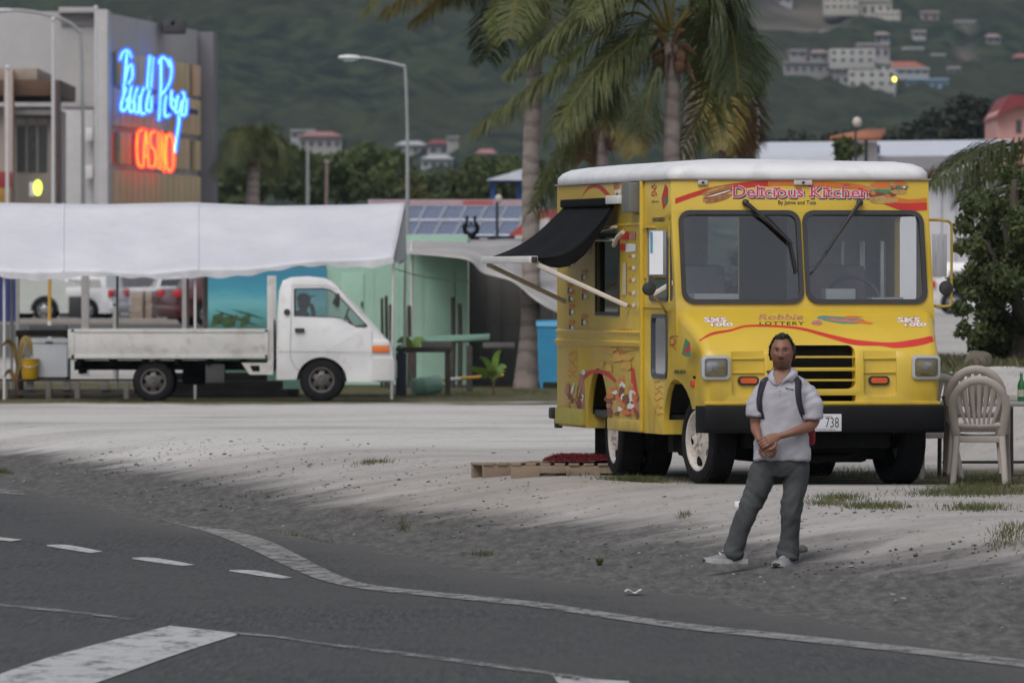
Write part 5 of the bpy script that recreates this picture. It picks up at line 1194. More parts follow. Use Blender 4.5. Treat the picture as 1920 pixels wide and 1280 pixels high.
# ---- parked vehicles behind
def car(name, label, cat, loc, rz, L, W, H, hood_h, cab0, cab1, m, wheels, wr, tail=None, low=None, group=None, roofm=None):
    """closed car body with glazed cabin; x forward"""
    t = thing(name, label, cat, loc, rz, group); zb = .22
    out = [(0, zb), (-.02 + 0, hood_h * .75), (.06, hood_h), (cab0, hood_h + .02), (cab0 + .28 * (1 if cab0 > .3 else .2), H), (cab1 - .65, H), (cab1, hood_h + .0), (L - .15, hood_h - .12), (L, hood_h - .28), (L + .02, zb + .1), (L - .05, zb)]
    o = MB().prism(out, 'y', 0, W).build('body', m)
    for v in o.data.vertices:
        k = sstep(hood_h, H, v.co.z) * .16
        if v.co.x < .1 or v.co.x > L - .16: k += .08
        v.co.y += k if v.co.y < W / 2 else -k
    cs = [MB().prism([(x + .37 * wr / .32 * math.cos(R(12 * j)), wr + .37 * wr / .32 * math.sin(R(12 * j))) for j in range(30)], 'y', a0, a1) for x in wheels for a0, a1 in ((-.2, .26), (W - .26, W + .2))]
    cut(o, cs); bv = o.modifiers.new('b', 'BEVEL'); bv.width = .04; bv.segments = 2; bv.limit_method = 'ANGLE'; bv.angle_limit = R(30); bake(o); o.parent = t
    o.data.polygons.foreach_set('use_smooth', [True] * len(o.data.polygons)); o.data.set_sharp_from_angle(angle=R(50))
    gl = mat('car_dark_glass', (.02, .024, .026), .08, .1, spec=.8)
    def yw(z): return .16 * sstep(hood_h, H, z)
    x0 = cab0 + .12; x1 = cab1 - .15; z0, z1 = hood_h + .05, H - .08
    for s in (0, 1):
        segs = [(x0 + .02, x0 + (x1 - x0) * .46), (x0 + (x1 - x0) * .50, x1 - .02)]
        for i, (a0, a1) in enumerate(segs):
            pts = [(a0 + (.10 if i == 0 else 0), z1), (a1 - (.48 if i == 1 else 0), z1), (a1, z0), (a0, z0)]
            MB().add([(x, (yw(z) - .006) if s == 0 else W - yw(z) + .006, z) for x, z in pts], [(0, 1, 2, 3)]).build('side_window', gl, t, fix=False)
    for x in wheels:
        for y, s in ((.10, -1), (W - .10, 1)):
            w_ = wheel(t, (x, y, wr), wr, .2, R(90), s, wr * .62, (TYRE, mat('alloy_rim', (.38, .38, .39), .35, .1, metal=.6)), 'wheel', 7, .03)
    if tail:
        for y in (.08, W - .30): MB().box(-.03, .10, y - .09, y + .30, hood_h - .22, hood_h - .02, bev=.03).build('tail_light', mat('tail_red', (.55, .02, .02), .25, .1, coat=.5), t)
        MB().box(-.06, .12, .05, W - .05, zb + .08, zb + .30, bev=.05).build('rear_bumper', m, t)
    else:
        MB().box(L - .1, L + .06, .04, W - .04, zb, zb + .32, bev=.05).build('front_bumper', low or m, t)
    MB().box(.2, L - .2, .2, W - .2, zb - .05, zb + .02).build('underbody', UNDER, t); return t
vw = mat('van_white', (.52, .54, .50), .4, .08, coat=.3)
D = 257; g_ = gp(18, D); t = thing('van', 'pale van parked behind the counter table with a dark front bumper', 'van', (X_(46, D) - 3.0, D, g_.z)); L = X_(156, D) - X_(46, D) + 3.0
o = MB().prism([(0, .3), (0, 2.1), (.1, 2.2), (L - 1.5, 2.2), (L - .85, 1.25), (L - .1, 1.0), (L, .85), (L, .3)], 'y', 0, 1.8).build('body', vw)
wx = X_(84, D) - t.location.x
cut(o, [MB().prism([(x + .40 * math.cos(R(12 * j)), .33 + .40 * math.sin(R(12 * j))) for j in range(30)], 'y', a0, a1) for x in (wx, wx - 2.7) for a0, a1 in ((-.2, .3), (1.5, 2.0))]); o.parent = t
for x in (wx, wx - 2.7):
    for y, s in ((.10, -1), (1.70, 1)): wheel(t, (x, y, .33), .33, .2, R(90), s, .20, (TYRE, MATS['alloy_rim'] if 'alloy_rim' in MATS else mat('alloy_rim', (.38, .38, .39), .35, .1, metal=.6)), 'wheel', 7, .03)
MB().box(L - .42, L + .05, -.02, 1.82, .12, .72, bev=.05).build('front_bumper', BLKP, t); MB().box(L - .5, L + .01, -.01, .10, .72, .98, bev=.04).build('headlight', mat('headlight_clear', (.75, .75, .74), .2), t)
MB().add([(L - 1.45, -.006, 2.0), (L - .95, -.006, 1.3), (L - 2.2, -.006, 1.3), (L - 2.2, -.006, 2.0)], [(0, 1, 2, 3)]).build('side_window', mat('car_dark_glass', (.02, .024, .026), .08, .1, spec=.8), t, fix=False); MB().box(X_(64, D) - t.location.x, X_(70, D) - t.location.x, -.03, 0, 1.22, 1.28, bev=.01).build('door_handle', BLKP, t)
SIL = mat('car_silver', (.44, .45, .46), .35, .1, coat=.4, metal=.2); WCAR = mat('car_white', (.62, .62, .63), .3, .06, coat=.4)
car('car', 'white hatchback with red tail lights behind the pickup bed, next to the pale van', 'car', (X_(240, 262), 262.5, gp(200, 262).z), R(165), 3.9, 1.7, 1.45, .92, .15, 2.7, WCAR, (.75, 3.15), .31, True)
car('car', 'silver car with its rear to the road behind the pickup bed and slatted fence', 'car', (X_(236, 275), 275, gp(280, 275).z), R(8), 4.2, 1.7, 1.45, .95, .9, 3.2, SIL, (.8, 3.3), .31, True)
car('car', 'dark red car with bright tail lights behind the tent posts, left of the mural', 'car', (X_(333, 230), 230, gp(340, 230).z), R(20), 4.2, 1.7, 1.5, .95, .5, 3.1, mat('car_dark_red', (.09, .018, .02), .3, .1, coat=.5), (.8, 3.3), .31, True)
# slatted fence
fe = thing('slat_fence', 'low fence of pale and dark upright slats behind the pickup bed', 'fence', gp(245, 246)); D = 246
PAL = mat('slat_tan', (.34, .26, .20), .85, .2); PAL2 = mat('slat_dark', (.09, .06, .05), .85, .2)
for k in range(15):
    a0 = X_(246 + k * 5.5, D) - fe.location.x; z0 = Z_(583, D) - fe.location.z; MB().box(a0, a0 + .065, 0, .03, 0, Z_(546, D) - fe.location.z, bev=.004).build('slat', PAL2 if k in (4, 7, 8, 10, 14) else PAL, fe)
for z in (.2, .6): MB().box(0, X_(330, D) - fe.location.x, .032, .07, z, z + .07).build('rail', PAL, fe)
ke = MB().box(X_(-150, 245), X_(380, 245), 243, 244.2, gz(-9, 243.5) - .1, gz(-9, 243.5) + .14, bev=.02).build('kerb', mat('kerb_grey', (.30, .27, .25), .85, .15)); tag(ke, kind='structure')
# ---- mural wall and green shed
mw = thing('mural_wall', 'wall panel painted with a blue sea and palm fronds behind the pickup bed', 'wall', gp(389, 156)); D = 156
def ml(px, py): return Vector((X_(px, D) - mw.location.x, 0, Z_(py, D) - mw.location.z))
mm_, n, l, b_, o_ = newmat('mural_paint')
tc = n.new('ShaderNodeTexCoord'); sx = n.new('ShaderNodeSeparateXYZ'); l.new(tc.outputs['Object'], sx.inputs[0])
ad = n.new('ShaderNodeMath'); ad.operation = 'ADD'; l.new(sx.outputs['Z'], ad.inputs[0]); mr = n.new('ShaderNodeMapRange'); mr.inputs[3].default_value = -.22; mr.inputs[4].default_value = .22; l.new(noisen(n, l, 2.2, 5, .6, stretch=(.5, 1, 1.6)), mr.inputs[0]); l.new(mr.outputs[0], ad.inputs[1])
rp = n.new('ShaderNodeValToRGB'); l.new(ad.outputs[0], rp.inputs[0]); zz = [ml(0, y).z for y in (620, 600, 575, 545, 515)]
mp_ = n.new('ShaderNodeMapRange'); mp_.inputs[1].default_value = zz[0]; mp_.inputs[2].default_value = zz[4]; l.new(ad.outputs[0], mp_.inputs[0]); l.new(mp_.outputs[0], rp.inputs[0])
e = rp.color_ramp.elements; e[0].position = 0; e[0].color = (.06, .14, .10, 1); e[1].position = 1; e[1].color = (.05, .25, .38, 1)
for pos, c in ((.25, (.10, .34, .36)), (.5, (.16, .46, .50)), (.75, (.06, .32, .44))): x = e.new(pos); x.color = (*c, 1)
l.new(rp.outputs[0], b_.inputs['Base Color']); b_.inputs['Roughness'].default_value = .7
a, b2 = ml(389, 640), ml(612, 500); MB().box(a.x, b2.x, 0, .08, 0, b2.z).build('panel', mm_, mw)
q = MB(); LG = mat('mural_leaf', (.05, .10, .04), .7, .4, 8)
for (x0, y0, x1, y1, s) in ((395, 612, 420, 585, 1), (420, 615, 445, 590, 1), (450, 612, 470, 588, .8), (400, 580, 490, 612, .25), (430, 578, 500, 598, .15), (405, 598, 440, 605, .8)):
    A, B = ml(x0, y0), ml(x1, y1); nn = Vector((-(B - A).z, 0, (B - A).x)).normalized() * .10 * s; md_ = (A + B) / 2; yv = Vector((0, -.004 - .0007 * len(q.v), 0)); q.add([A + yv, md_ + nn + yv, B + yv, md_ - nn + yv], [(0, 1, 2, 3)])
q.build('painted_leaves', LG, mw, fix=False)
gs = thing('green_shed', 'mint green plywood shed with two board doors under the sagging white tarp', 'shed', gp(610, 160)); D = 160
def sl_(px, py): return Vector((X_(px, D) - gs.location.x, 0, Z_(py, D) - gs.location.z))
MINT = mat('mint_ply', (.37, .58, .47), .75, .08, 2, c2=(.33, .53, .42), bump=.04)
edges = [612, 658, 702, 748, 794, 838, 877]
for a_, b_2 in zip(edges, edges[1:]): MB().box(sl_(a_, 0).x + .002, sl_(b_2, 0).x - .002, 0, .03, .02, sl_(0, 440).z).build('wall_panel', MINT, gs)
MB().box(sl_(612, 0).x, sl_(877, 0).x, .035, 2.2, 0, sl_(0, 442).z).build('core', mat('shed_core', (.33, .53, .42), .8), gs)
for (x0, x1, y0, y1) in ((640, 682, 512, 645), (800, 852, 512, 645)):
    dd = MB().box(sl_(x0, 0).x, sl_(x1, 0).x, -.02, -.002, sl_(0, y1).z, sl_(0, y0).z, bev=.004).build('door', mat('mint_door', (.37, .58, .47), .75, .1, 2), gs); MB().box(sl_(x1 - 5, 0).x, sl_(x1 - 2, 0).x, -.05, -.02, sl_(0, 575).z, sl_(0, 565).z, bev=.004).build('handle', BLKP, dd)
MB().box(sl_(600, 0).x, sl_(612, 0).x - .01, -.05, .1, 0, sl_(0, 500).z).build('corner_post', DARK, gs)
dkw = thing('grey_screen', 'dark grey board screen below the sagging tarp, behind the palm trunk', 'screen', gp(879, 162)); D = 162
for k in range(6): a0 = X_(879 + k * 31, D) - dkw.location.x; MB().box(a0, a0 + .30, .02 * (k % 2), .02 * (k % 2) + .04, 0, Z_(470, D) - dkw.location.z, bev=.004).build('board', mat('board_dark%d' % (k % 2), (.10 + .02 * (k % 2), .095 + .018 * (k % 2), .09 + .016 * (k % 2)), .9, .2), dkw)
MB().box(-.0, X_(1060, D) - dkw.location.x, .10, 2.0, 0, .3).build('footing', DARK, dkw)
# sagging tarp
tp = thing('sagging_tarp', 'grey white tarpaulin sagging from the shed roof down behind the palm trunk', 'tarpaulin', gp(765, 156)); D = 156
top = [(762, 450), (830, 449), (905, 450), (960, 448), (1010, 450), (1075, 455), (1130, 470)]; bot = [(762, 476), (830, 481), (880, 489), (905, 512), (960, 528), (1000, 560), (1035, 582), (1075, 600), (1130, 620)]
ta = spl([(x, y, 0) for x, y in top], 10); tb_ = spl([(x, y, 0) for x, y in bot], 10)
def tarpf(a, c):
    i = a * (len(ta) - 1); k = min(int(i), len(ta) - 2); A = ta[k].lerp(ta[k + 1], i - k); j = a * (len(tb_) - 1); m_ = min(int(j), len(tb_) - 2); B = tb_[m_].lerp(tb_[m_ + 1], j - m_)
    x = A.x + (B.x - A.x) * c; y = A.y + (B.y - A.y) * c; Dd = 160.5 - 4.5 * c - .15 * math.sin(a * 15 + c * 4)
    return P(x, y, Dd) - tp.location
q = MB().grid(60, 12, tarpf); o = q.build('sheet', mat('old_tarp', (.50, .48, .47), .7, .2, 1.2, c2=(.38, .35, .33), tl=.15), tp, fix=False, smooth=60); s_ = o.modifiers.new('s', 'SOLIDIFY'); s_.thickness = .006
for px in (772, 1070): g_ = gp(px, 157) - tp.location; MB().tube([g_, P(px, 452 if px < 900 else 560, 157) - tp.location], .03).build('pole', PST, tp)
# ---- clutter in front of the shed
tb = thing('table', 'dark rough timber workbench beside the front of the white pickup', 'table', gp(742, 146)); D = 146
zt_ = Z_(651, D) - tb.location.z; MB().box(0, lx(846, D, tb), 0, .8, zt_ - .08, zt_, bev=.01).build('top', WOODD, tb)
for px, y in ((746, .02), (834, .02), (746, .7), (834, .7)): MB().box(lx(px, D, tb), lx(px + 10, D, tb), y, y + .09, 0, zt_ - .08, bev=.005).build('leg', WOODD, tb)
MB().box(lx(742, D, tb), lx(762, D, tb), -.03, -.002, 0, zt_ - .09, bev=.004).build('side_board', mat('board_navy', (.03, .035, .045), .8), tb)
MB().box(lx(790, D, tb), lx(846, D, tb), .3, .5, zt_ + .002, zt_ + .10, bev=.01).build('shelf_rail', WOODG, tb)
for i, (px, y0, y1, w_) in enumerate(((724, 556, 640, .035), (733, 572, 640, .045), (759, 560, 640, .03), (768, 574, 640, .05), (849, 558, 640, .045), (862, 570, 640, .045), (716, 560, 640, .03))):
    D = 157; p = thing('stake', ['tall thin dark stake left of the tent corner against the shed', 'short thick stake left of the white tent pole', 'slim dark stake right of the white tent pole', 'short thick stake right of the white tent pole', 'tallest dark stake in front of the right shed door', 'shorter dark stake at the right edge of the green shed', 'leftmost thin stake above the pickup bonnet'][i], 'stake', (X_(px, D), D, gz(X_(px, D), D)))
    h_ = Z_(y0, D) - p.location.z; MB().tube([(0, 0, 0), (.01, 0, h_ * .5), (0, 0, h_)], [w_, w_ * .95, w_ * .85], 7).build('pole', WOODD, p); MB().tube([(0, 0, h_), (0, 0, h_ + .02)], [w_ * .9, w_ * .5], 7).build('top_end', WOODG, p)
bo_ = thing('upturned_boat', 'small mint green upturned boat lying on trestles before the shed', 'boat', P(745, 662, 152)); D = 152; bo_.location.z = gz(bo_.location.x, D)
q = MB(); rings = []
for px, w_, h0 in ((745, .10, 648), (770, .26, 642), (820, .30, 640), (870, .24, 638), (905, .10, 637), (918, .02, 636)):
    c = P(px, h0, D) - bo_.location; rings.append([c + Vector((0, w_ * math.cos(t), (.10 * math.sin(t) if math.sin(t) > 0 else .03 * math.sin(t)))) for t in [2 * math.pi * k / 14 for k in range(14)]])
q.loft(rings); q.build('hull', mat('boat_mint', (.13, .26, .19), .6, .25, c2=(.17, .20, .17)), bo_)
for px in (775, 880): c = P(px, 648, D) - bo_.location; MB().box(c.x - .05, c.x + .05, -.25, .25, 0, c.z, bev=.01).build('trestle', WOODD, bo_)
MB().box(lx(905, D, bo_), lx(965, D, bo_), -.1, .1, Z_(652, D) - bo_.location.z, Z_(642, D) - bo_.location.z, bev=.01).build('beam', mat('beam_grey', (.12, .11, .11), .8), bo_)
dm = thing('drum', 'pale green plastic drum lying on its side under the workbench', 'drum', gp(800, 147)); D = 147
M = Matrix.Translation((0, .2, .15)) @ Matrix.Rotation(R(20), 4, 'Z') @ Matrix.Rotation(R(-8), 4, 'Y'); q = MB().lathe([(.001, -.24), (.14, -.24), (.15, -.22), (.15, -.08), (.157, -.07), (.15, -.06), (.15, .20), (.13, .24), (.001, .24)], 24, 'x', M=M); q.build('shell', mat('drum_mint', (.30, .50, .38), .5, .12), dm); MB().lathe([(.001, -.250), (.09, -.250), (.095, -.235)], 16, 'x', M=M).build('lid', mat('drum_lid', (.34, .42, .40), .6), dm)
pl_ = thing('striped_pole', 'yellow and white striped pole lying under the banana plant by the palm', 'pole', gp(832, 147.5))
A = P(828, 712, 147.5) - pl_.location; B = P(945, 703, 147.5) - pl_.location
for k, (t0, t1) in enumerate(((0, .12), (.12, .30), (.30, .55), (.55, 1.0))): MB().tube([A.lerp(B, t0), A.lerp(B, t1)], .028, 8).build('band', MATS['pole_yellow'] if k % 2 == 0 or k == 3 else PST, pl_)
FRL = mat('leaf_fresh_green', (.17, .28, .05), .5, .25, 6, tl=.3)
g0 = gp(925, 146); leafplant('banana_plant', 'small fresh green banana plant growing between the drum and the palm trunk', 'plant', g0, [([(0, 0, 0), (0, 0, .30), (-.12, -.05, .40), (-.30, -.1, .44), (-.44, -.1, .50)], .07), ([(0, 0, 0), (.01, 0, .26), (.06, 0, .38), (.14, 0, .48), (.22, -.02, .46)], .07), ([(0, 0, 0), (.0, 0, .3), (-.05, .1, .42), (-.20, .1, .38)], .08), ([(0, 0, 0), (0, 0, .32), (.05, -.1, .42), (.20, -.1, .40)], .06), ([(0, 0, 0), (0, 0, .32), (.02, 0, .5), (.06, 0, .68), (.14, -.05, .74)], .06), ([(0, 0, 0), (0, 0, .3), (-.04, 0, .46), (-.14, 0, .60), (-.24, 0, .62)], .06), ([(0, 0, 0), (0, 0, .28), (-.10, .1, .34), (-.24, .1, .28)], .05)], FRL, STM)
g0 = gp(770, 149); leafplant('banana_plant', 'low leafy plant sprouting behind the pickup nose by the workbench', 'plant', g0, [([(0, 0, .5), (0, 0, .75), (-.1, -.05, .9), (-.24, -.1, .84)], .09), ([(0, 0, .5), (.02, 0, .75), (.14, 0, .88), (.27, 0, .8)], .09)], FRL, STM)
# blue bin
bb_ = thing('wheelie_bin', 'bright blue plastic bin standing right behind the palm trunk', 'bin', gp(1031, 155.5)); D = 155.5
BB = mat('bin_blue', (.04, .26, .46), .45, .12, 3)
w0, h_ = .19, Z_(612, D) - bb_.location.z
q = MB().loft([[(-w0, -.2, .12), (w0, -.2, .12), (w0, .25, .12), (-w0, .25, .12)], [(-w0 - .03, -.25, h_), (w0 + .03, -.25, h_), (w0 + .03, .3, h_), (-w0 - .03, .3, h_)]]); q.build('tub', BB, bb_)
q = MB().prism([(-.27, h_ + .005), (.27, h_ + .005), (.25, h_ + .07), (.05, h_ + .11), (-.22, h_ + .08)], 'x', -w0 - .045, w0 + .045); q.build('lid', BB, bb_)
for x in (-w0 + .02, w0 - .05): MB().box(x, x + .05, -.2, -.12, 0, .13, bev=.008).build('foot', BB, bb_)
MB().tube([(-w0 - .02, .32, h_), (w0 + .02, .32, h_)], .02).build('handle', BB, bb_)
for s in (-1, 1): MB().lathe([(.001, -.03), (.09, -.03), (.09, .03), (.001, .03)], 16, 'x', (s * w0 * .8, .2, .09)).build('wheel', BLKP, bb_)
# cable from the tent corner to the shed
ca_ = MB().tube(spl([P(738, 503, 142), P(790, 518, 147), P(850, 526, 153), P(885, 527, 158)], 6), .008, 5).build('cable', BLKP); tag(ca_, 'thin dark cable strung from the tent corner across the green shed', 'cable')
# ================================================================= PALMS AND TREES
GRNP = mat('frond_green', (.105, .125, .032), .5, .4, 1.5, tl=.35, c2=(.17, .17, .045))
YELP = mat('frond_yellowing', (.17, .13, .02), .55, .35, 1.5, tl=.25, c2=(.10, .10, .02))
ORGP = mat('frond_dead_orange', (.15, .075, .022), .7, .35, 2, tl=.2, c2=(.10, .06, .02))
DRKP = mat('frond_dark_green', (.060, .078, .022), .5, .35, 1.5, tl=.3)
def trunk_mat(name, c):
    if name in MATS: return MATS[name]
    m, n, l, b, o = newmat(name)
    w_ = n.new('ShaderNodeTexWave'); w_.wave_type = 'BANDS'; w_.bands_direction = 'Z'; w_.inputs['Scale'].default_value = 1.1; w_.inputs['Distortion'].default_value = 5; w_.inputs['Detail'].default_value = 4; w_.inputs['Detail Scale'].default_value = 2
    t = n.new('ShaderNodeTexCoord'); l.new(t.outputs['Object'], w_.inputs['Vector'])
    cc = mixc(n, l, ramp(n, l, w_.outputs['Fac'], .08, .35, (.5, .5, .5), (0, 0, 0)), ramp(n, l, noisen(n, l, 3, 6, .7), .3, .7, tuple(x * .75 for x in c), tuple(x * 1.15 for x in c)), tuple(x * .38 for x in c))
    l.new(cc, b.inputs['Base Color']); b.inputs['Roughness'].default_value = .9; bumpn(n, l, w_.outputs['Fac'], .3, .02, b); return m
PTR = trunk_mat('palm_trunk', (.27, .225, .205))
DOWN = Vector((0, 0, -1))
def frond(parent, pts, L, m, n=46, droop=.75, name='frond', wl=.013, base=.16, mr=None):
    s = spl(pts, 10); cum = [0]
    for a, b2 in zip(s, s[1:]): cum.append(cum[-1] + (b2 - a).length)
    q = MB(); T = cum[-1]; q.tube(s, [.022 * (1 - .85 * c / T) + .004 for c in cum], 5, m=1)
    def at(d):
        for i in range(len(s) - 1):
            if cum[i + 1] >= d or i == len(s) - 2: t = (d - cum[i]) / max(1e-6, cum[i + 1] - cum[i]); return s[i].lerp(s[i + 1], min(1, t)), (s[i + 1] - s[i]).normalized()
    side0 = None
    for k in range(n):
        f = base + (1 - base) * k / (n - 1); p, tg = at(f * T); ln = L * math.sin(math.pi * (.16 + .76 * f)) ** .7 * random.uniform(.85, 1.1)
        lat = tg.cross(Vector((0, 0, 1)));
        if lat.length < .2: lat = tg.cross(Vector((0, 1, 0)))
        lat.normalize()
        for sg in (-1, 1):
            d = (lat * sg * random.uniform(.7, 1) + tg * random.uniform(.45, .75) + Vector((0, 0, .12)) + Vector((random.uniform(-.2, .2), random.uniform(-.2, .2), random.uniform(-.16, .12)))).normalized()
            p1 = p + d * ln * .38; d2 = (d + DOWN * droop * random.uniform(.7, 1.2)).normalized(); p2 = p1 + d2 * ln * .36; d3 = (d2 + DOWN * droop * 1.1).normalized(); p3 = p2 + d3 * ln * .30
            w_ = tg * wl * random.uniform(.8, 1.2)
            q.add([p - w_ * .5, p + w_ * .5, p1 + w_, p1 - w_, p2 + w_ * .8, p2 - w_ * .8, p3], [(0, 1, 2, 3), (3, 2, 4, 5), (5, 4, 6)], 0)
    return q.build(name, [m, mr or MATS['frond_yellowing']], parent, fix=False, smooth=0)
def palm(label, tr, D, widths, fronds, L, ctr=None, dz=1.6, extra=0, nn=46, husk=True, trm=None, group=None, rseed=1):
    rnd = random.Random(rseed); b = P(*tr[0], D); b.z = gz(b.x, D); t = thing('palm_tree', label, 'palm tree', b, 0, group)
    pts = [Vector((0, 0, -.1))] + [P(x, y, D) - b for x, y in tr[1:]]
    s = spl(pts, 14); n_ = len(s)
    wd = [interp(list(zip([i / (len(widths) - 1) for i in range(len(widths))], widths)), i / (n_ - 1)) * D / F / 2 for i in range(n_)]
    wd = [w_ * (1 + (.025 if i % 3 == 0 else 0) + .05 * N(i, 0, 3, .9)) for i, w_ in enumerate(wd)]
    q = MB(); q.tube(s, wd, 14); q.build('trunk', trm or PTR, t, smooth=50)
    top = s[-1]
    if husk:
        q = MB()
        for k in range(16):
            a = 2 * math.pi * k / 16 + rnd.random(); e = Vector((math.cos(a) * rnd.uniform(.2, .38), math.sin(a) * rnd.uniform(.2, .38), rnd.uniform(-.75, .25)))
            q.tube([top + Vector((0, 0, -.1)), top + e * .6 + Vector((0, 0, .06)), top + e], [.06, .05, .015], 5, flat=.5)
        for k in range(6): a = rnd.random() * 6.28; q.ell(top + Vector((.2 * math.cos(a), .2 * math.sin(a), -.22 - .15 * rnd.random())), (.10, .10, .12), 8, 6)
        q.build('husk', mat('palm_husk', (.12, .065, .035), .9, .4, 8), t, fix=False)
    for i, (fp, m) in enumerate(fronds):
        off = rnd.uniform(-dz, dz); K = len(fp) - 1
        frond(t, [P(x, y, D + off * (j / K)) - b for j, (x, y) in enumerate(fp)], L * rnd.uniform(1.15, 1.4), m, int(nn * 2.6))
    return t
G_, Y_, O_, D_k = GRNP, YELP, ORGP, DRKP
palm('palm tree with thick pale trunk and yellow-tipped fronds between the shed and the food truck', [(985, 722), (993, 630), (996, 520), (995, 330), (1000, 190), (1004, 40), (1005, -12)], 157, [52, 38, 34, 33, 32, 30, 28],
     [([(1003, -18), (900, -98), (780, -78), (680, 24)], G_), ([(1003, -18), (930, -83), (840, -48), (725, 17)], Y_), ([(1003, -16), (940, -63), (870, -38), (775, 40)], Y_), ([(1003, -13), (960, -53), (900, -33), (850, 2)], G_),
      ([(1003, -10), (965, -28), (930, 22), (912, 112)], D_k), ([(1005, -10), (1040, -48), (1085, -28), (1110, 52)], G_), ([(1005, -13), (1045, -88), (1110, -78), (1160, -8)], G_), ([(1004, -12), (1015, -28), (1025, 22), (1030, 102)], D_k), ([(1002, -12), (985, -38), (965, 12), (955, 72)], G_),
      ([(1003, -20), (960, -158), (880, -188), (800, -128)], G_), ([(1005, -20), (1050, -158), (1120, -168), (1180, -98)], G_)], .72, rseed=2)
palm('tall palm tree with long drooping fronds rising behind the food truck roof', [(1256, 745), (1257, 520), (1259, 300), (1262, 170), (1258, 80)], 135, [44, 34, 31, 29, 27],
     [([(1250, 62), (1185, 25), (1100, 85), (1000, 165), (890, 243)], G_), ([(1252, 85), (1180, 128), (1105, 205), (1040, 310), (1000, 395)], G_), ([(1266, 52), (1335, 5), (1358, 75), (1325, 185), (1274, 288)], G_), ([(1264, 55), (1335, -30), (1385, 40), (1400, 140)], D_k),
      ([(1264, 55), (1325, -5), (1370, 50), (1385, 170)], D_k), ([(1250, 52), (1205, -30), (1130, -25), (1050, 65)], G_), ([(1252, 70), (1190, 70), (1110, 140), (1040, 250)], G_), ([(1250, 58), (1190, 0), (1090, 30), (960, 130)], G_), ([(1254, 50), (1225, -60), (1160, -60), (1095, 30)], G_), 
      ([(1255, 60), (1215, 40), (1160, 110), (1130, 220)], D_k), ([(1262, 55), (1300, 20), (1335, 60), (1360, 160)], G_), ([(1258, 50), (1280, -90), (1340, -110), (1410, -30)], G_), ([(1256, 50), (1235, -100), (1150, -130), (1060, -60)], G_)], .78, rseed=3, nn=54)
palm('shorter palm tree with dead orange fronds right behind the tall palm', [(1286, 745), (1288, 500), (1291, 300), (1300, 190), (1310, 130)], 150, [46, 38, 34, 32, 30],
     [([(1312, 125), (1350, 100), (1385, 160), (1405, 270)], O_), ([(1312, 125), (1345, 110), (1370, 190), (1380, 290)], O_), ([(1312, 125), (1335, 120), (1355, 190), (1350, 280)], Y_), ([(1312, 120), (1350, 60), (1385, 110), (1395, 190)], D_k), ([(1310, 120), (1270, 90), (1225, 150), (1205, 250)], D_k), ([(1310, 120), (1290, 60), (1240, 60), (1190, 130)], D_k), ([(1312, 118), (1325, 40), (1365, 30), (1400, 80)], D_k)], .6, rseed=4)
palm('small distant palm with a thin trunk in the gap left of the truck roof', [(1128, 660), (1129, 420), (1130, 300), (1134, 245)], 215, [26, 22, 20, 18],
     [([(1134, 240), (1160, 215), (1195, 225), (1215, 265)], O_), ([(1134, 240), (1150, 220), (1180, 245), (1190, 290)], Y_), ([(1134, 240), (1110, 215), (1085, 235), (1070, 280)], G_), ([(1134, 240), (1120, 200), (1090, 190), (1060, 215)], G_), ([(1134, 240), (1150, 195), (1185, 185), (1215, 205)], D_k), ([(1134, 240), (1115, 235), (1100, 260), (1095, 300)], O_)], .6, rseed=5, dz=2)
fr = []
for k in range(15):
    a = R(-35 + k * 18); r_ = 62 * random.uniform(.8, 1.1); fr.append(([(478, 292), (478 + .5 * r_ * math.cos(a), 292 - .62 * r_ * math.sin(a) - 14), (478 + .85 * r_ * math.cos(a), 292 - .62 * r_ * math.sin(a)), (478 + 1.05 * r_ * math.cos(a), 292 - .35 * r_ * math.sin(a) + 32)], D_k if k % 3 else G_))
palm('dark distant palm with a bushy crown above the left part of the tent roof', [(470, 600), (472, 420), (475, 340), (478, 295)], 330, [34, 28, 24, 22], fr, .9, rseed=6, dz=3, nn=34)
palm('palm tree at the right edge with grey-green fronds hanging over the white wall', [(2010, 660), (2000, 500), (1985, 380), (1965, 300)], 125, [50, 40, 36, 32],
     [([(1965, 295), (1900, 270), (1820, 290), (1748, 345)], D_k), ([(1965, 298), (1900, 285), (1850, 310), (1805, 375)], G_), ([(1965, 300), (1930, 310), (1890, 360), (1880, 440)], G_), ([(1968, 292), (2000, 220), (2060, 240), (2100, 330)], G_)], .62, rseed=8)
def leafmass(blobs, n, ls, seed=1, flat=.0):
    """blobs [(centre, radius-vector)] -> leaf-sized faces spread through the volume"""
    rg = np.random.default_rng(seed); vol = np.array([r.x * r.y * r.z for _, r in blobs]) ** .8; idx = rg.choice(len(blobs), n, p=vol / vol.sum())
    C = np.array([b[0][:] for b in blobs])[idx]; Rr = np.array([b[1][:] for b in blobs])[idx]
    d = rg.normal(size=(n, 3)); d /= np.linalg.norm(d, axis=1)[:, None]; rad = rg.random(n) ** .42
    c = C + d * Rr * rad[:, None] * (1 + .12 * rg.normal(size=(n, 1)))
    a = rg.normal(size=(n, 3)); a /= np.linalg.norm(a, axis=1)[:, None]; b = np.cross(a, d + .3 * rg.normal(size=(n, 3))); b /= np.linalg.norm(b, axis=1)[:, None]
    s = ls * rg.uniform(.6, 1.3, n)[:, None]; v = np.empty((n, 4, 3)); v[:, 0] = c - a * s; v[:, 1] = c + b * s * .5; v[:, 2] = c + a * s; v[:, 3] = c - b * s * .5
    return v.reshape(-1, 3)
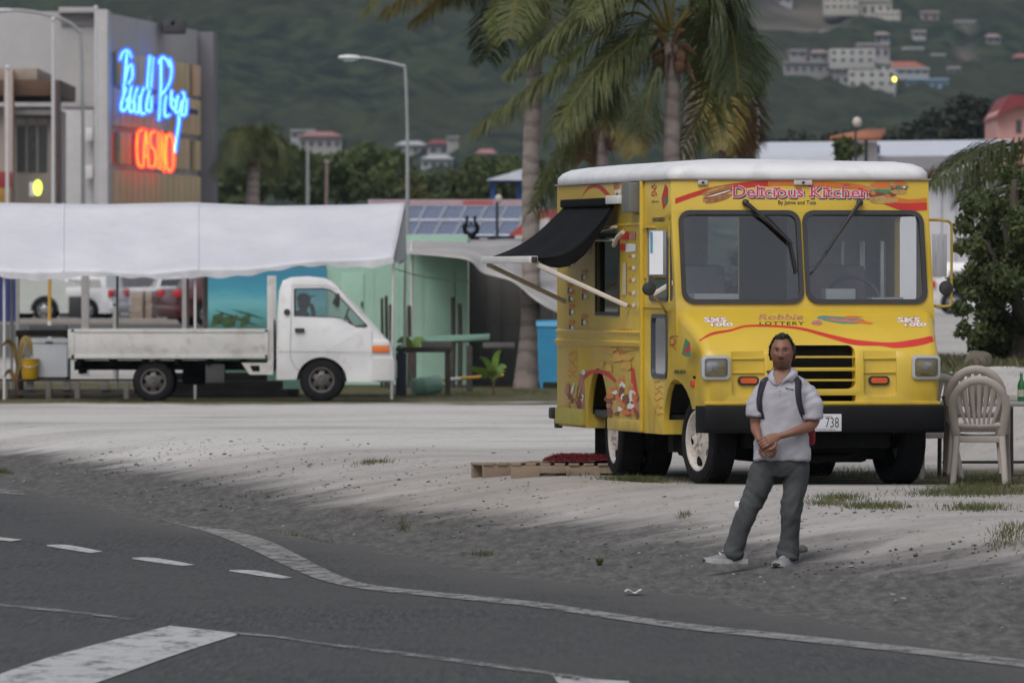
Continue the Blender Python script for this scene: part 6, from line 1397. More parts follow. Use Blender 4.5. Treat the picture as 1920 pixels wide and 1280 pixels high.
def leafobj(name, blobs, n, ls, m, parent=None, seed=1):
    v = leafmass(blobs, n, ls, seed); me = bpy.data.meshes.new(name); me.vertices.add(len(v)); me.vertices.foreach_set('co', v.ravel()); k = len(v) // 4
    me.loops.add(k * 4); me.loops.foreach_set('vertex_index', np.arange(k * 4, dtype=np.int32)); me.polygons.add(k); me.polygons.foreach_set('loop_start', np.arange(0, k * 4, 4, dtype=np.int32)); me.polygons.foreach_set('loop_total', np.full(k, 4, dtype=np.int32))
    me.update(calc_edges=True); me.materials.append(m); return inst(name, me, parent)
LEAF = mat('tree_leaf', (.065, .090, .024), .6, .5, 1.6, tl=.3, c2=(.12, .135, .04))
LEAFB = mat('bush_leaf_dark', (.065, .088, .026), .6, .5, 1.2, tl=.35, c2=(.14, .15, .045))
LEAFW = mat('wood_leaf', (.080, .110, .034), .7, .5, .25, tl=.4, c2=(.17, .19, .055))
BARK = mat('bark_brown', (.10, .08, .065), .9, .3, 5, bump=.3)
rt = thing('leafy_tree', 'dense dark green leafy tree at the right edge behind the chairs', 'tree', gp(1905, 106)); D = 106
bl = []
for px, py, r_ in ((1915, 330, 34), (1885, 370, 36), (1850, 400, 38), (1835, 440, 40), (1820, 480, 32), (1835, 530, 42), (1815, 560, 28), (1870, 470, 62), (1900, 540, 62), (1860, 590, 48), (1900, 420, 60), (1930, 480, 60), (1835, 600, 30), (1890, 620, 40), (1930, 590, 50), (1810, 515, 22), (1945, 400, 50), (1850, 635, 36), (1900, 645, 46), (1818, 622, 24), (1940, 640, 44), (1872, 650, 30)):
    c = P(px + random.uniform(-4, 4), py, D + random.uniform(-.5, .8)) - rt.location; k = r_ * D / F; bl.append((c, Vector((k, k * 1.4, k * .9))))
bl = [(c + Vector((random.uniform(-.18, .18), random.uniform(-.5, .5), random.uniform(-.12, .12))), r * random.uniform(.45, .8)) for c, r in bl for _ in range(3)]
leafobj('crown', bl, 15000, .042, LEAFB, rt, 3); leafobj('crown', bl, 6000, .048, LEAF, rt, 4)
q = MB(); q.tube(spl([(0, 0, 0), (.05, .1, .6), (-.05, .1, 1.2), (.0, 0, 2.2)], 5), [.10] * 6 + [.08] * 5 + [.05] * 5, 8)
for e in ((-.35, 0, 1.5), (.3, .1, 1.7), (-.25, -.2, 2.1)): q.tube([(0, .1, .8), (e[0] * .5, e[1], e[2] * .75), e], [.05, .04, .02], 6)
q.build('trunk', BARK, rt)
# far wood behind the tent: one mass of crowns
bl = []; rg = random.Random(11)
for k in range(130):
    px = rg.uniform(400, 1010); D = rg.uniform(390, 480); top = interp([(400, 275), (470, 262), (560, 268), (680, 258), (740, 275), (860, 310), (900, 275), (1010, 285)], px) + rg.uniform(0, 22)
    r_ = rg.uniform(16, 34); py = top + r_ * .8 + (rg.random() ** 1.5 * 70 if k % 3 else rg.uniform(60, 250)); k2 = r_ * D / F; bl.append((P(px, py, D), Vector((k2, k2, k2 * .85))))
wd = leafobj('wood', bl, 56000, .20, LEAFW, None, 5); tag(wd, 'dense green wood behind the tent below the hillside', 'wood', kind='stuff')
bl = []
for k in range(85):
    px = rg.uniform(1380, 1960); D = rg.uniform(420, 520); top = interp([(1380, 235), (1500, 240), (1600, 215), (1700, 225), (1800, 165), (1960, 150)], px) + rg.uniform(0, 25); r_ = rg.uniform(18, 38); py = top + r_ * .8 + (rg.random() * 50 if k % 3 else rg.uniform(60, 300)); k2 = r_ * D / F; bl.append((P(px, py, D), Vector((k2, k2, k2 * .85))))
wd = leafobj('wood', bl, 34000, .22, mat('wood_leaf_dark', (.020, .026, .014), .7, .5, .25, tl=.15, c2=(.045, .045, .022)), None, 6); tag(wd, 'dark wood behind the white roofed building on the right', 'wood', kind='stuff')
# light yellow-green bushes in front of the wood
for lab, px, py, r_, D in (('yellow-green bush above the tent ridge, left of the street lamp', 770, 352, 26, 350), ('round mid green bush behind the left solar panels', 690, 345, 30, 360), ('dark green bush left of the blue gazebo', 890, 345, 30, 370)):
    t = thing('bush', lab, 'bush', gp(px, D)); k = r_ * D / F; c = P(px, py, D) - t.location
    leafobj('crown', [(c + Vector((random.uniform(-1, 1) * k * .6, 0, random.uniform(-.6, .5) * k)), Vector((k * .6, k * .6, k * .55))) for _ in range(7)], 2600, .13, mat('bush_yellow', (.085, .095, .02), .6, .4, .5, tl=.25) if px == 770 else LEAF, t, px); MB().tube([(0, 0, 0), c * .9], [.14, .06], 6).build('trunk', BARK, t)
# grass and low plants (uncountable)
GR1 = mat('grass_blade', (.085, .10, .03), .7, .45, 1.2, tl=.25, c2=(.20, .17, .075))
def grass(name, label, areas, seed, h=.055):
    rg = random.Random(seed); q = MB()
    for (px, py, rx, ry, n_) in areas:
        for _ in range(int(n_ * 1.6)):
            a = px + rg.gauss(0, rx * .5); c = py + rg.gauss(0, ry * .5); D = F * 1.68 / max(60, c - HZ)
            for _k in range(4): x = X_(a, D); D = F * (CH - gz(x, D)) / max(60, c - HZ)
            x = X_(a, D); z = gz(x, D) - .015; hh = h * rg.uniform(.4, 1.2); e = Vector((rg.uniform(-.8, .8), rg.uniform(-.8, .8), 0)) * hh; w_ = Vector((rg.uniform(-1, 1), rg.uniform(-1, 1), 0)).normalized() * .0035; p = Vector((x, D, z))
            q.add([p - w_, p + w_, p + e * .5 + Vector((0, 0, hh * .7)) + w_ * .6, p + e * .5 + Vector((0, 0, hh * .7)) - w_ * .6, p + e + Vector((0, 0, hh))], [(0, 1, 2, 3), (3, 2, 4)])
    o = q.build(name, GR1, fix=False, smooth=0); return tag(o, label, 'grass', kind='stuff')
grass('grass', 'short dry grass tufts scattered over the sandy lot around the truck', [(1210, 903, 70, 6, 700), (1180, 898, 60, 4, 260), (1075, 888, 40, 4, 300), (1330, 905, 30, 3, 130), (700, 866, 38, 3, 200), (757, 911, 14, 3, 60), (1285, 934, 14, 3, 70), (1575, 935, 55, 6, 420), (1640, 950, 60, 5, 420), (1545, 945, 40, 4, 180), (1830, 953, 60, 6, 420), (1800, 925, 110, 8, 900), (1890, 990, 40, 5, 260), (1840, 905, 90, 14, 900), (1620, 890, 120, 10, 500), (905, 1040, 25, 3, 60), (560, 985, 60, 3, 60), (880, 738, 90, 6, 700), (640, 745, 200, 5, 500), (250, 752, 200, 4, 300), (5, 865, 18, 14, 260), (1000, 735, 60, 6, 500), (170, 752, 45, 2, 160)], 5)
def mound(areas, seed):
    rg = random.Random(seed); q = MB()
    for (x0, x1, y0, y1, n_) in areas:
        for _ in range(n_):
            x = rg.uniform(x0, x1); y = rg.uniform(y0, y1); hh = rg.uniform(.05, .16); p = Vector((x, y, gz(x, y) - .02)); e = Vector((rg.uniform(-.7, .7), rg.uniform(-.7, .7), 0)) * hh; w_ = Vector((rg.uniform(-1, 1), rg.uniform(-1, 1), 0)).normalized() * .012
            q.add([p - w_, p + w_, p + e * .5 + Vector((0, 0, hh * .7)) + w_ * .6, p + e + Vector((0, 0, hh))], [(0, 1, 2), (0, 2, 3)])
    o = q.build('grass', mat('bank_grass', (.085, .085, .035), .8, .4, 1.0, tl=.25, c2=(.17, .14, .08)), fix=False, smooth=0); return tag(o, 'rough brown-green grass covering the bank at the right', 'grass', kind='stuff')
mound([(4.2, 9.5, 96, 125, 9000)], 9)
# asphalt crumbs and pebbles along the road edge
def pebbles():
    rg = random.Random(21); q = MB()
    for _ in range(2600):
        y = rg.uniform(46, 98); s = rg.gauss(1.3, 1.0) if y < 75 else rg.gauss(.8, 1.2); x = interp(EDGE, y) + s
        if s < -.3 or abs((x * F / y)) > 1100: continue
        r_ = rg.choice((.008, .010, .012, .015, .019)) * rg.uniform(.7, 1.2) * (1 if rg.random() < .97 else 1.7); z = gz(x, y)
        M = Matrix.Translation((x, y, z)) @ Matrix.Rotation(rg.random() * 6, 4, 'Z') @ Matrix.Diagonal((r_ * rg.uniform(.8, 1.6), r_, r_ * rg.uniform(.3, .6), 1))
        q.add([(1, 0, 0), (-1, 0, .1), (0, 1, 0), (0, -1, -.1), (.1, .1, 1), (0, 0, -1)], [(0, 2, 4), (2, 1, 4), (1, 3, 4), (3, 0, 4), (2, 0, 5), (1, 2, 5), (3, 1, 5), (0, 3, 5)], 0 if rg.random() < .7 else 1, M)
    o = q.build('gravel', [mat('crumb_dark', (.045, .042, .040), .9, .3, 20), mat('pebble_pale', (.28, .26, .24), .9, .3, 20)], fix=False, smooth=0); return tag(o, 'scattered asphalt crumbs and pebbles along the road edge', 'gravel', kind='stuff')
pebbles()
# ================================================================= CASINO BLOCK
CW = mat('casino_concrete', (.40, .385, .385), .8, .10, .5, c2=(.34, .33, .33)); CP = mat('casino_fin', (.16, .155, .17), .8, .1, .5)
A = Vector((X_(200, 330), 330, 0)); B = Vector((X_(371, 353), 353, 0)); gA = gz(A.x, A.y)
cs = thing('casino_building', 'grey concrete casino block with rows of tan upright panels at the left', 'building', (A.x, A.y, gA))
ab = B - A; ang = math.atan2(ab.y, ab.x); LN = ab.length; cs.rotation_euler = (0, 0, ang)
def cl_(p): d = p - Vector((A.x, A.y, gA)); c, s = math.cos(-ang), math.sin(-ang); return Vector((d.x * c - d.y * s, d.x * s + d.y * c, d.z))
CC = cl_(Vector((0, 0, CH)))
def onfac(px, py, off=0.0): d = cl_(P(px, py, 300)) - CC; t = (-off - CC.y) / d.y if False else ((-off) - CC.y) / d.y; return CC + d * t
sgn = -1 if CC.y < 0 else 1
HT = onfac(201, 25).z
MB().box(0, LN, 0, 14, -.5, HT, bev=.02).build('block', CW, cs)
MB().box(LN + .01, LN + 1.2, -.62, 14, -.5, HT - .05, bev=.02).build('end_fin', CP, cs)
rows = [(97, 158), (166, 236), (247, 306), (318, 390)]
TAN = mat('panel_tan', (.56, .43, .24), .75, .15, .6); TAN2 = mat('panel_pink_tan', (.62, .43, .28), .75, .12, .6); WD = mat('casino_window', (.06, .065, .07), .3, .2, .5)
x0 = onfac(205, 200).x; x1 = onfac(369, 200).x; ncol = 15; cw = (x1 - x0) / ncol
zr = [(onfac(205, a).z, onfac(205, b).z) for a, b in rows]
for r_, (za, zb_) in enumerate(zr):
    me = MB().box(0, cw * .86, -.18, 0, 0, za - zb_, bev=.02).mesh('panel', TAN); me2 = MB().box(0, cw * .86, -.18, 0, 0, za - zb_, bev=.02).mesh('panel', TAN2)
    for k in range(ncol):
        if (r_, k) in ((0, 0), (0, 13), (2, 0), (2, 3), (2, 13)):
            MB().box(x0 + k * cw, x0 + k * cw + cw * .9, -.05, 0, zb_, za).build('window', WD, cs)
        else: inst('panel', me2 if (k == 0 or (r_ + k) % 7 == 0) else me, cs, (x0 + k * cw, -.01, zb_))
# left wing
lw = cl_(Vector((X_(-60, 326), 326, 0)))
def worldbox(parent, name, px0, px1, py0, py1, D, dep, m, bev=.02):
    """box facing the camera at distance D, in a parent without rotation"""
    a = P(px0, py0, D) - parent.location; b2 = P(px1, py1, D) - parent.location; return MB().box(a.x, b2.x, a.y, a.y + dep, b2.z, a.z, bev=bev).build(name, m, parent)
lwg = thing('casino_wing', 'plain pale concrete wing wall left of the tan panelled casino facade', 'building', (X_(40, 328), 328, gA))
worldbox(lwg, 'wall', -40, 181, 22, 560, 328, 12, CW); worldbox(lwg, 'pilaster', 182, 202, 18, 560, 326.5, 3, mat('pilaster_grey', (.46, .45, .45), .8, .1)); worldbox(lwg, 'recess', 118, 178, 200, 204, 327.8, .25, CP, 0); worldbox(lwg, 'parapet', 110, 181, 14, 24, 327.5, 13, CW); worldbox(lwg, 'lower_wall', 112, 176, 206, 560, 327.6, .3, mat('wall_pale', (.46, .45, .45), .8, .08))
for (x_, y_) in ((160, 240), (160, 310)): worldbox(lwg, 'wall_lamp', x_, x_ + 14, y_, y_ + 24, 326.9, .5, mat('lamp_white', (.6, .6, .6), .5))
worldbox(lwg, 'parapet_shade_panel', 115, 178, 25, 48, 327.9, .3, mat('wall_shadow_grey', (.22, .21, .22), .8, .1), 0)  # darker slab paints the shade below the parapet
ac = thing('rooftop_unit', 'dark rooftop machinery on top of the casino block', 'machine', P(300, 60, 342)); 
for (x_, xx, y_, yy) in ((305, 346, 38, 62), (275, 288, 30, 60), (318, 330, 32, 50)): worldbox(ac, 'housing', x_, xx, y_, yy, 342, 2.0, mat('unit_dark', (.05, .05, .05), .7), .05)
# neon sign
ns = thing('neon_sign', 'blue script neon lettering over red CASINO letters on the casino facade', 'sign', cs.location); ns.rotation_euler = cs.rotation_euler
BLU = glow('neon_blue', (.04, .13, 1.0), 1.5); CYN = glow('neon_cyan', (.22, .70, 1.0), 1.7); RDN = glow('neon_red', (1.0, .03, .05), 1.5); YLN = glow('neon_orange', (1.0, .42, .05), 1.4); NBK = mat('neon_backing', (.02, .03, .12), .6)
def nz(px, py): return onfac(px, py, .75)
def neon(name, strokes, m, r_, core=None, rc=.0):
    q = MB()
    for s in strokes: q.tube(spl([nz(*p) for p in s], 4) if len(s) > 2 else [nz(*p) for p in s], r_, 6)
    o = q.build(name, m, ns)
    if core:
        q = MB()
        for s in strokes:
            pts = spl([onfac(*p, .75 + r_) for p in s], 4) if len(s) > 2 else [onfac(*p, .75 + r_) for p in s]; q.tube(pts, rc, 5)
        q.build('tube_core', core, o)
neon('letters_upper', [[(226, 112), (231, 98), (241, 96), (246, 108)], [(238, 100), (236, 130), (233, 165), (232, 178)], [(232, 165), (240, 130), (247, 122), (248, 145), (240, 158)]], BLU, .12, CYN, .04)
neon('letters_upper', [[(281, 105), (278, 140), (276, 168)], [(287, 108), (285, 140), (283, 165)]], BLU, .12, CYN, .04)
neon('letters_upper', [[(298, 118), (304, 108), (312, 112), (318, 125)], [(318, 112), (322, 130), (318, 155), (308, 172), (300, 180)], [(302, 112), (302, 160), (300, 200), (298, 226)]], BLU, .12, CYN, .04)
for w0 in ([[(237, 166), (229, 190), (228, 206), (236, 205), (244, 182), (236, 190)]], [[(247, 162), (243, 185), (243, 208), (251, 207), (253, 195), (247, 190)]], [[(258, 165), (252, 185), (252, 208), (260, 209), (262, 180)]], [[(270, 165), (264, 185), (264, 212), (272, 212)]], [[(281, 170), (276, 190), (275, 205), (283, 208), (284, 180)]],
           [[(312, 180), (309, 200), (310, 218), (318, 216)]], [[(322, 170), (321, 195), (326, 205), (331, 196), (326, 186)]], [[(334, 180), (329, 208), (336, 210), (341, 190)]], [[(342, 174), (346, 180), (340, 212), (348, 214), (350, 185)]], [[(336, 216), (335, 235), (331, 260), (328, 285)]]): neon('letters_lower', w0, BLU, .115, CYN, .042)
for w0 in ([[(268, 244), (259, 250), (257, 280), (260, 308), (268, 312)]], [[(269, 312), (274, 246), (279, 314)], [(271, 292), (278, 294)]], [[(291, 248), (283, 250), (282, 272), (291, 284), (291, 310), (282, 312)]], [[(297, 248), (297, 316)]], [[(302, 318), (303, 250), (309, 320), (310, 252)]], [[(319, 252), (313, 260), (312, 300), (317, 320), (324, 312), (325, 270), (319, 252)]]): neon('letters_casino', w0, RDN, .105, YLN, .03)
q = MB()
for (a_, b_2) in (((232, 110), (232, 112)), ((345, 175), (345, 177))): pass
MB().box(onfac(230, 200).x, onfac(345, 200).x, -.55, -.48, onfac(230, 196).z - .1, onfac(230, 196).z + .1).build('mount_rail', NBK, ns)
# ---- brown shop front at far left
sf = thing('shop_building', 'cream shop front with brown fascia and dark tall windows at the far left', 'building', gp(50, 300)); D = 300
worldbox(sf, 'wall', -40, 96, 200, 600, D, 10, mat('shop_cream', (.38, .33, .29), .8, .1, .6)); worldbox(sf, 'fascia', -40, 112, 150, 180, D - 1.0, 11, mat('fascia_brown', (.11, .06, .035), .7, .2, .6)); worldbox(sf, 'column', 98, 112, 155, 600, D - 1.2, 1.0, mat('column_brown', (.08, .05, .045), .7)); worldbox(sf, 'lintel', 24, 98, 206, 216, D - .5, .6, mat('lintel_white', (.46, .43, .41), .8))
for k in range(3): w_ = worldbox(sf, 'window', 32 + k * 20, 48 + k * 20, 236, 322, D - .04, .03, WD, 0); worldbox(sf, 'transom', 32 + k * 20, 48 + k * 20, 220, 232, D - .05, .03, mat('lintel_white', (.46, .43, .41), .8), 0)
worldbox(sf, 'side_column', 8, 24, 130, 600, D - 1.6, 1.2, mat('shop_pink', (.46, .35, .29), .8, .1)); worldbox(sf, 'sign_board', -40, 22, 322, 352, D - 1.9, .2, mat('sign_red_board', (.30, .03, .03), .6)); worldbox(sf, 'yellow_base', -40, 20, 352, 380, D - 1.9, .2, mat('sign_yellow', (.35, .20, .04), .6)); worldbox(sf, 'roof_slab', -40, 70, 128, 150, D - .6, 10, mat('slab_tan', (.34, .28, .23), .8))
wl = thing('wall_lamp', 'glowing yellow-green lamp on the cream shop front', 'lamp', P(66, 360, 298.2)); c = Vector((0, 0, 0)); q = MB().ell(P(71, 352, 298.2) - wl.location, (.14, .14, .26)); q.build('bulb', glow('lamp_yellow_green', (.75, .95, .10), 2.2), wl); worldbox(wl, 'housing', 55, 66, 342, 368, 298.2, .3, mat('lamp_white', (.6, .6, .6), .5))
# ---- poles and street lamps
STL = mat('galvanised', (.34, .35, .36), .5, .1, 2, metal=.3); PWH = mat('flagpole_white', (.60, .59, .60), .5, .06)
for px, y0, D, lab in ((100, 40, 285, 'thin white flagpole in front of the shop front, right of the windows'), (14, 130, 285, 'thin white flagpole at the far left edge in front of the shop'), (180, 18, 300, 'white flagpole beside the casino pilaster')):
    t = thing('flagpole', lab, 'flagpole', gp(px, D)); h_ = Z_(y0, D) - t.location.z; MB().tube([(0, 0, 0), (0, 0, h_)], [.07, .05], 8).build('mast', PWH, t); MB().ell((0, 0, h_ + .05), (.08, .08, .08), 8, 6).build('finial', PWH, t); MB().box(-.2, .2, -.2, .2, 0, .06).build('base', STL, t)
def lamp(label, D, pole, arm, head, r_=.06):
    t = thing('street_lamp', label, 'street lamp', gp(pole[0], D)); o = t.location
    base = Vector((0, 0, 0)); pts = [P(x, y, D) - o for x, y in arm]
    MB().tube([base, pts[0]], [r_ * 1.2, r_ * .9], 10).build('column', STL, t); MB().tube(spl(pts, 5), r_ * .75, 8).build('arm', STL, t)
    h0 = P(*head[0], D) - o; h1 = P(*head[1], D) - o; d = h1 - h0; q = MB(); rings = []
    for f, w_, hh in ((0, .05, .03), (.15, .10, .06), (.6, .13, .07), (.95, .09, .04), (1, .03, .02)): c = h0 + d * f; rings.append([(c.x, c.y + w_ * math.cos(a), c.z + hh * math.sin(a)) for a in [2 * math.pi * k / 12 for k in range(12)]])
    q.loft(rings); hd = q.build('lamp_head', mat('lamp_head_white', (.60, .62, .63), .4, .06), t); m_ = h0 + d * .5; MB().box(m_.x - abs(d.x) * .25, m_.x + abs(d.x) * .25, m_.y - .07, m_.y + .07, m_.z - .085, m_.z - .05, bev=.01).build('lens', mat('lamp_lens', (.55, .57, .55), .2), hd)
    MB().box(-.2, .2, -.2, .2, 0, .08).build('base', STL, t)
lamp('grey street lamp with single arm rising behind the tent ridge', 200, (764, 0), [(764, 250), (760, 135), (752, 124), (735, 119), (690, 110), (672, 109)], ((676, 109), (634, 108)), .045)
lamp('grey curved street lamp in front of the casino wing, top left', 300, (156, 0), [(156, 250), (152, 80), (146, 58), (128, 42), (90, 28), (40, 20), (20, 20)], ((24, 20), (-20, 20)), .07)
lamp('pale street lamp with a hooked arm between the palms and white roof', 230, (1420, 0), [(1420, 290), (1421, 200), (1418, 190), (1408, 186), (1390, 186)], ((1392, 186), (1370, 187)), .045)
for px, py, D, lab in ((577, 282, 360, 'thin pale pole rising out of the wood behind the tent'), (613, 303, 350, 'leaning brownish pole standing in the wood behind the tent')):
    t = thing('utility_pole', lab, 'pole', gp(px - (4 if px == 613 else 0), D)); MB().tube([(0, 0, 0), P(px, py, D) - t.location], [.09, .06], 8).build('shaft', STL if px == 577 else mat('pole_brown', (.22, .17, .14), .8), t); c = P(px, py, D) - t.location; MB().box(c.x - .1, c.x + .1, c.y - .05, c.y + .05, c.z - .02, c.z + .05).build('cap', STL, t)
for px, py, y1, D, lab in ((935, 372, 445, 190, 'black lamp post with pale globe in front of the solar panel roof'), (1607, 229, 300, 225, 'twin lamp post with a pale globe above the white roof')):
    t = thing('globe_lamp', lab, 'lamp', gp(px - 3, D)); c = P(px, py, D) - t.location; MB().tube([(0, 0, 0), (0, 0, c.z - .08)], [.04, .03], 8).build('post', BLKP, t); MB().ell((c.x, 0, c.z), (.075, .075, .085) if px < 1000 else (.12, .12, .13), 12, 8).build('globe', mat('globe_cream', (.50, .44, .38), .4), t)
    if px > 1000: MB().tube([(X_(1622, D) - t.location.x, 0, c.z - .6), (X_(1624, D) - t.location.x, 0, Z_(262, D) - t.location.z), (X_(1622, D) - t.location.x, 0, 0)], .05, 6).build('second_post', BLKP, t)
# ---- solar roof building and gazebo
sb_ = thing('solar_roof_building', 'low building with blue solar panels on its sloping roof behind the tent', 'building', gp(870, 205)); o = sb_.location
def sp(px, py): t = (445 - py) / 70; return P(px, py, 200 + 6 * t) - o
SOL = mat('solar_cell', (.055, .075, .155), .25, .15, 2, spec=.6); SFR = mat('solar_frame', (.42, .44, .50), .4, .08, metal=.4); BPK = mat('band_pink', (.42, .30, .32), .7, .15, 1.0, c2=(.30, .27, .30))
a, b2 = sp(700, 446), sp(1010, 388); q = MB(); q.add([(a.x, a.y + .12, a.z - .12), (b2.x, a.y + .12, a.z - .12), (b2.x, b2.y + .12, b2.z - .12), (a.x, b2.y + .12, b2.z - .12), (a.x, b2.y + 4, a.z - .12), (b2.x, b2.y + 4, a.z - .12)], [(0, 1, 2, 3), (3, 2, 5, 4), (0, 3, 4), (1, 2, 5), (0, 1, 5, 4)]); q.build('roof', mat('roof_grey', (.28, .28, .30), .7), sb_)
for r_, (ya, yb, sk) in enumerate(((389, 415, 0), (418, 444, 6))):
    for k in range(8):
        xa = 700 + k * 38 + (10 if r_ == 0 else 0); pts = [sp(xa, yb), sp(xa + 35, yb), sp(xa + 35 + 14, ya), sp(xa + 14, ya)]; pn = MB().add([p + Vector((0, -.02, .02)) for p in pts] + [p + Vector((0, .05, -.05)) for p in pts], [(0, 1, 2, 3), (7, 6, 5, 4), (0, 4, 5, 1), (1, 5, 6, 2), (2, 6, 7, 3), (3, 7, 4, 0)]).build('solar_panel', SOL, sb_)
        q = MB(); q.tube([p + Vector((0, -.03, .03)) for p in pts + pts[:1]], .022, 4); q.build('frame', SFR, pn)
worldbox(sb_, 'ridge_band', 690, 1010, 374, 388, 206.5, .3, BPK, 0); worldbox(sb_, 'red_sign', 868, 924, 376, 388, 206.3, .12, mat('sign_red', (.40, .10, .10), .6), 0); worldbox(sb_, 'wall', 700, 1010, 446, 700, 200.5, 5, mat('wall_offwhite', (.42, .40, .39), .8, .1)); 
rr_ = thing('red_roof', 'small red gable roof edge between the palm trunk and the black awning', 'roof', P(1000, 450, 190)); o = rr_.location; q = MB(); q.add([P(955, 440, 190) - o, P(1060, 440, 190) - o, P(1060, 390, 192) - o, P(1010, 393, 192) - o], [(0, 1, 2, 3)]); q.add([P(1010, 412, 189.8) - o, P(1030, 408, 189.8) - o, P(1030, 440, 189.8) - o, P(1010, 440, 189.8) - o], [(0, 1, 2, 3)], 1); ob = q.build('roof_sheet', [mat('roof_red', (.30, .04, .03), .6, .2), mat('wall_offwhite', (.42, .40, .39), .8, .1)], rr_, fix=False); z_ = ob.modifiers.new('s', 'SOLIDIFY'); z_.thickness = .05
worldbox(rr_, 'support_wall', 965, 1060, 441, 660, 190, .5, mat('wall_offwhite', (.42, .40, .39), .8, .1))
for i, (px, lab) in enumerate(((875, 'left of two slim black figures on the building behind the shed'), (891, 'right of two slim black figures on the building behind the shed'))):
    D = 179.2; t = thing('statue', lab, 'statue', P(px, 446, D)); k = D / F; s = 1 if i == 0 else -1
    q = MB().tube([Vector((x * k * s, 0, z * k)) for x, z in ((8, 0), (4, 6), (-3, 12), (-4, 22), (0, 28), (1, 33))], [.06, .05, .045, .05, .03, .02], 8); q.ell((.5 * k * s, 0, 37 * k), (.035, .035, .05), 8, 6); q.tube([Vector((x * k * s, 0, z * k)) for x, z in ((-2, 26), (5, 20), (8, 30))], [.025, .02, .015], 6); q.build('figure', UNDER, t, fix=False); MB().box(-.1, .25, -.1, .1, -.15, 0).build('plinth', STL, t)
worldbox_d = None
pwl = thing('parapet_wall', 'pale parapet below the black figures behind the shed roof', 'wall', gp(830, 179)); worldbox(pwl, 'wall', 700, 1050, 452, 690, 179, .4, mat('wall_offwhite', (.42, .40, .39), .8, .1))
gzb = thing('gazebo', 'blue and white gazebo roof at the left of the palm trunk in the distance', 'gazebo', gp(955, 300)); o = gzb.location; D = 300
for px in (920, 968, 1000): worldbox(gzb, 'post', px, px + 9, 338, 596, D, .15, mat('gazebo_blue', (.03, .12, .38), .6), 0)
worldbox(gzb, 'beam', 916, 1010, 334, 342, D - .05, .2, mat('gazebo_blue', (.03, .12, .38), .6), 0)
q = MB(); a, b2, c, d2, ap = P(910, 338, D - 1) - o, P(1016, 338, D - 1) - o, P(1016, 338, D + 1.4) - o, P(910, 338, D + 1.4) - o, P(985, 315, D) - o; q.add([a, b2, c, d2, ap], [(0, 1, 4), (1, 2, 4), (2, 3, 4), (3, 0, 4), (3, 2, 1, 0)]); q.build('roof', mat('gazebo_white', (.45, .45, .50), .6), gzb); MB().tube([ap, ap + Vector((.1, 0, .35))], .12, 8).build('finial', mat('gazebo_blue', (.03, .12, .38), .6), gzb)
# ---- right-hand white roofed building
wb = thing('white_roof_building', 'long low building with a broad white roof behind the right of the truck', 'building', gp(1700, 280)); o = wb.location; D = 280
WRF = mat('white_roof', (.58, .60, .66), .5, .08, .5); GRF = mat('grey_fascia', (.24, .23, .25), .7, .1, .5)
q = MB(); pts = [P(1424, 293, D) - o, P(1905, 290, D) - o, P(1895, 262, D + 9) - o, P(1424, 267, D + 9) - o]; q.add(pts + [p + Vector((0, 0, -.2)) for p in pts], [(0, 1, 2, 3), (7, 6, 5, 4), (0, 4, 5, 1), (1, 5, 6, 2), (2, 6, 7, 3), (3, 7, 4, 0)]); q.build('roof', WRF, wb)
q = MB(); pts = [P(1640, 294, D - .3) - o, P(1905, 290, D - .3) - o, P(1890, 300, D - .3) - o, P(1760, 322, D - .3) - o, P(1640, 322, D - .3) - o]; q.add(pts + [p + Vector((0, .3, 0)) for p in pts], [(0, 1, 2, 3, 4), (9, 8, 7, 6, 5)] + [(i, (i + 1) % 5, (i + 1) % 5 + 5, i + 5) for i in range(5)]); q.build('fascia', GRF, wb)
q = MB(); pts = [P(1762, 330, D - .8) - o, P(1762, 318, D - .8) - o, P(1895, 290, D - .8) - o, P(1895, 302, D - .8) - o]; q.add(pts + [p + Vector((0, .5, 0)) for p in pts], [(0, 1, 2, 3), (7, 6, 5, 4), (0, 4, 5, 1), (1, 5, 6, 2), (2, 6, 7, 3), (3, 7, 4, 0)]); q.build('gutter', WRF, wb)
worldbox(wb, 'wall', 1424, 1900, 324, 640, D, 8, mat('white_wall', (.52, .52, .55), .7, .08, .5, c2=(.44, .44, .47))); worldbox(wb, 'eave_beam', 1640, 1762, 318, 334, D - .4, .3, mat('beam_brown', (.16, .10, .08), .7), 0); worldbox(wb, 'roof_vent', 1624, 1650, 272, 294, D - .4, .8, WRF, .1); worldbox(wb, 'vent_mouth', 1643, 1650, 272, 288, D - .6, .1, mat('vent_navy', (.03, .035, .10), .6), 0)
for px in (1765, 1792): worldbox(wb, 'wall_seam', px, px + 1.2, 336, 560, D - .04, .03, GRF, 0)
orf = thing('orange_roof', 'small orange tiled roof edge above the white roofed building', 'roof', P(1600, 266, 250)); o = orf.location; q = MB(); pts = [P(1556, 266, 250) - o, P(1625, 252, 252) - o, P(1662, 250, 252) - o, P(1650, 264, 250) - o]; q.add(pts, [(0, 1, 2, 3)]); ob = q.build('tiles', mat('tile_orange', (.34, .13, .07), .7, .15), orf, fix=False); z_ = ob.modifiers.new('s', 'SOLIDIFY'); z_.thickness = .15; worldbox(orf, 'wall', 1570, 1645, 266, 604, 251, 1, mat('white_wall', (.52, .52, .55), .7))
bt = thing('bush', 'small spiky bush in front of the white roof vent', 'bush', gp(1595, 228)); c = P(1595, 285, 228) - bt.location; leafobj('crown', [(c + Vector((random.uniform(-.35, .35), 0, random.uniform(-.15, .2))), Vector((.25, .25, .2))) for _ in range(6)], 900, .10, LEAF, bt, 8); MB().tube([(0, 0, 0), c], [.08, .05], 6).build('trunk', BARK, bt)
ph = thing('pink_house', 'pink gabled house with red roof at the right edge above the white roof', 'house', gp(1900, 330)); o = ph.location; D = 330
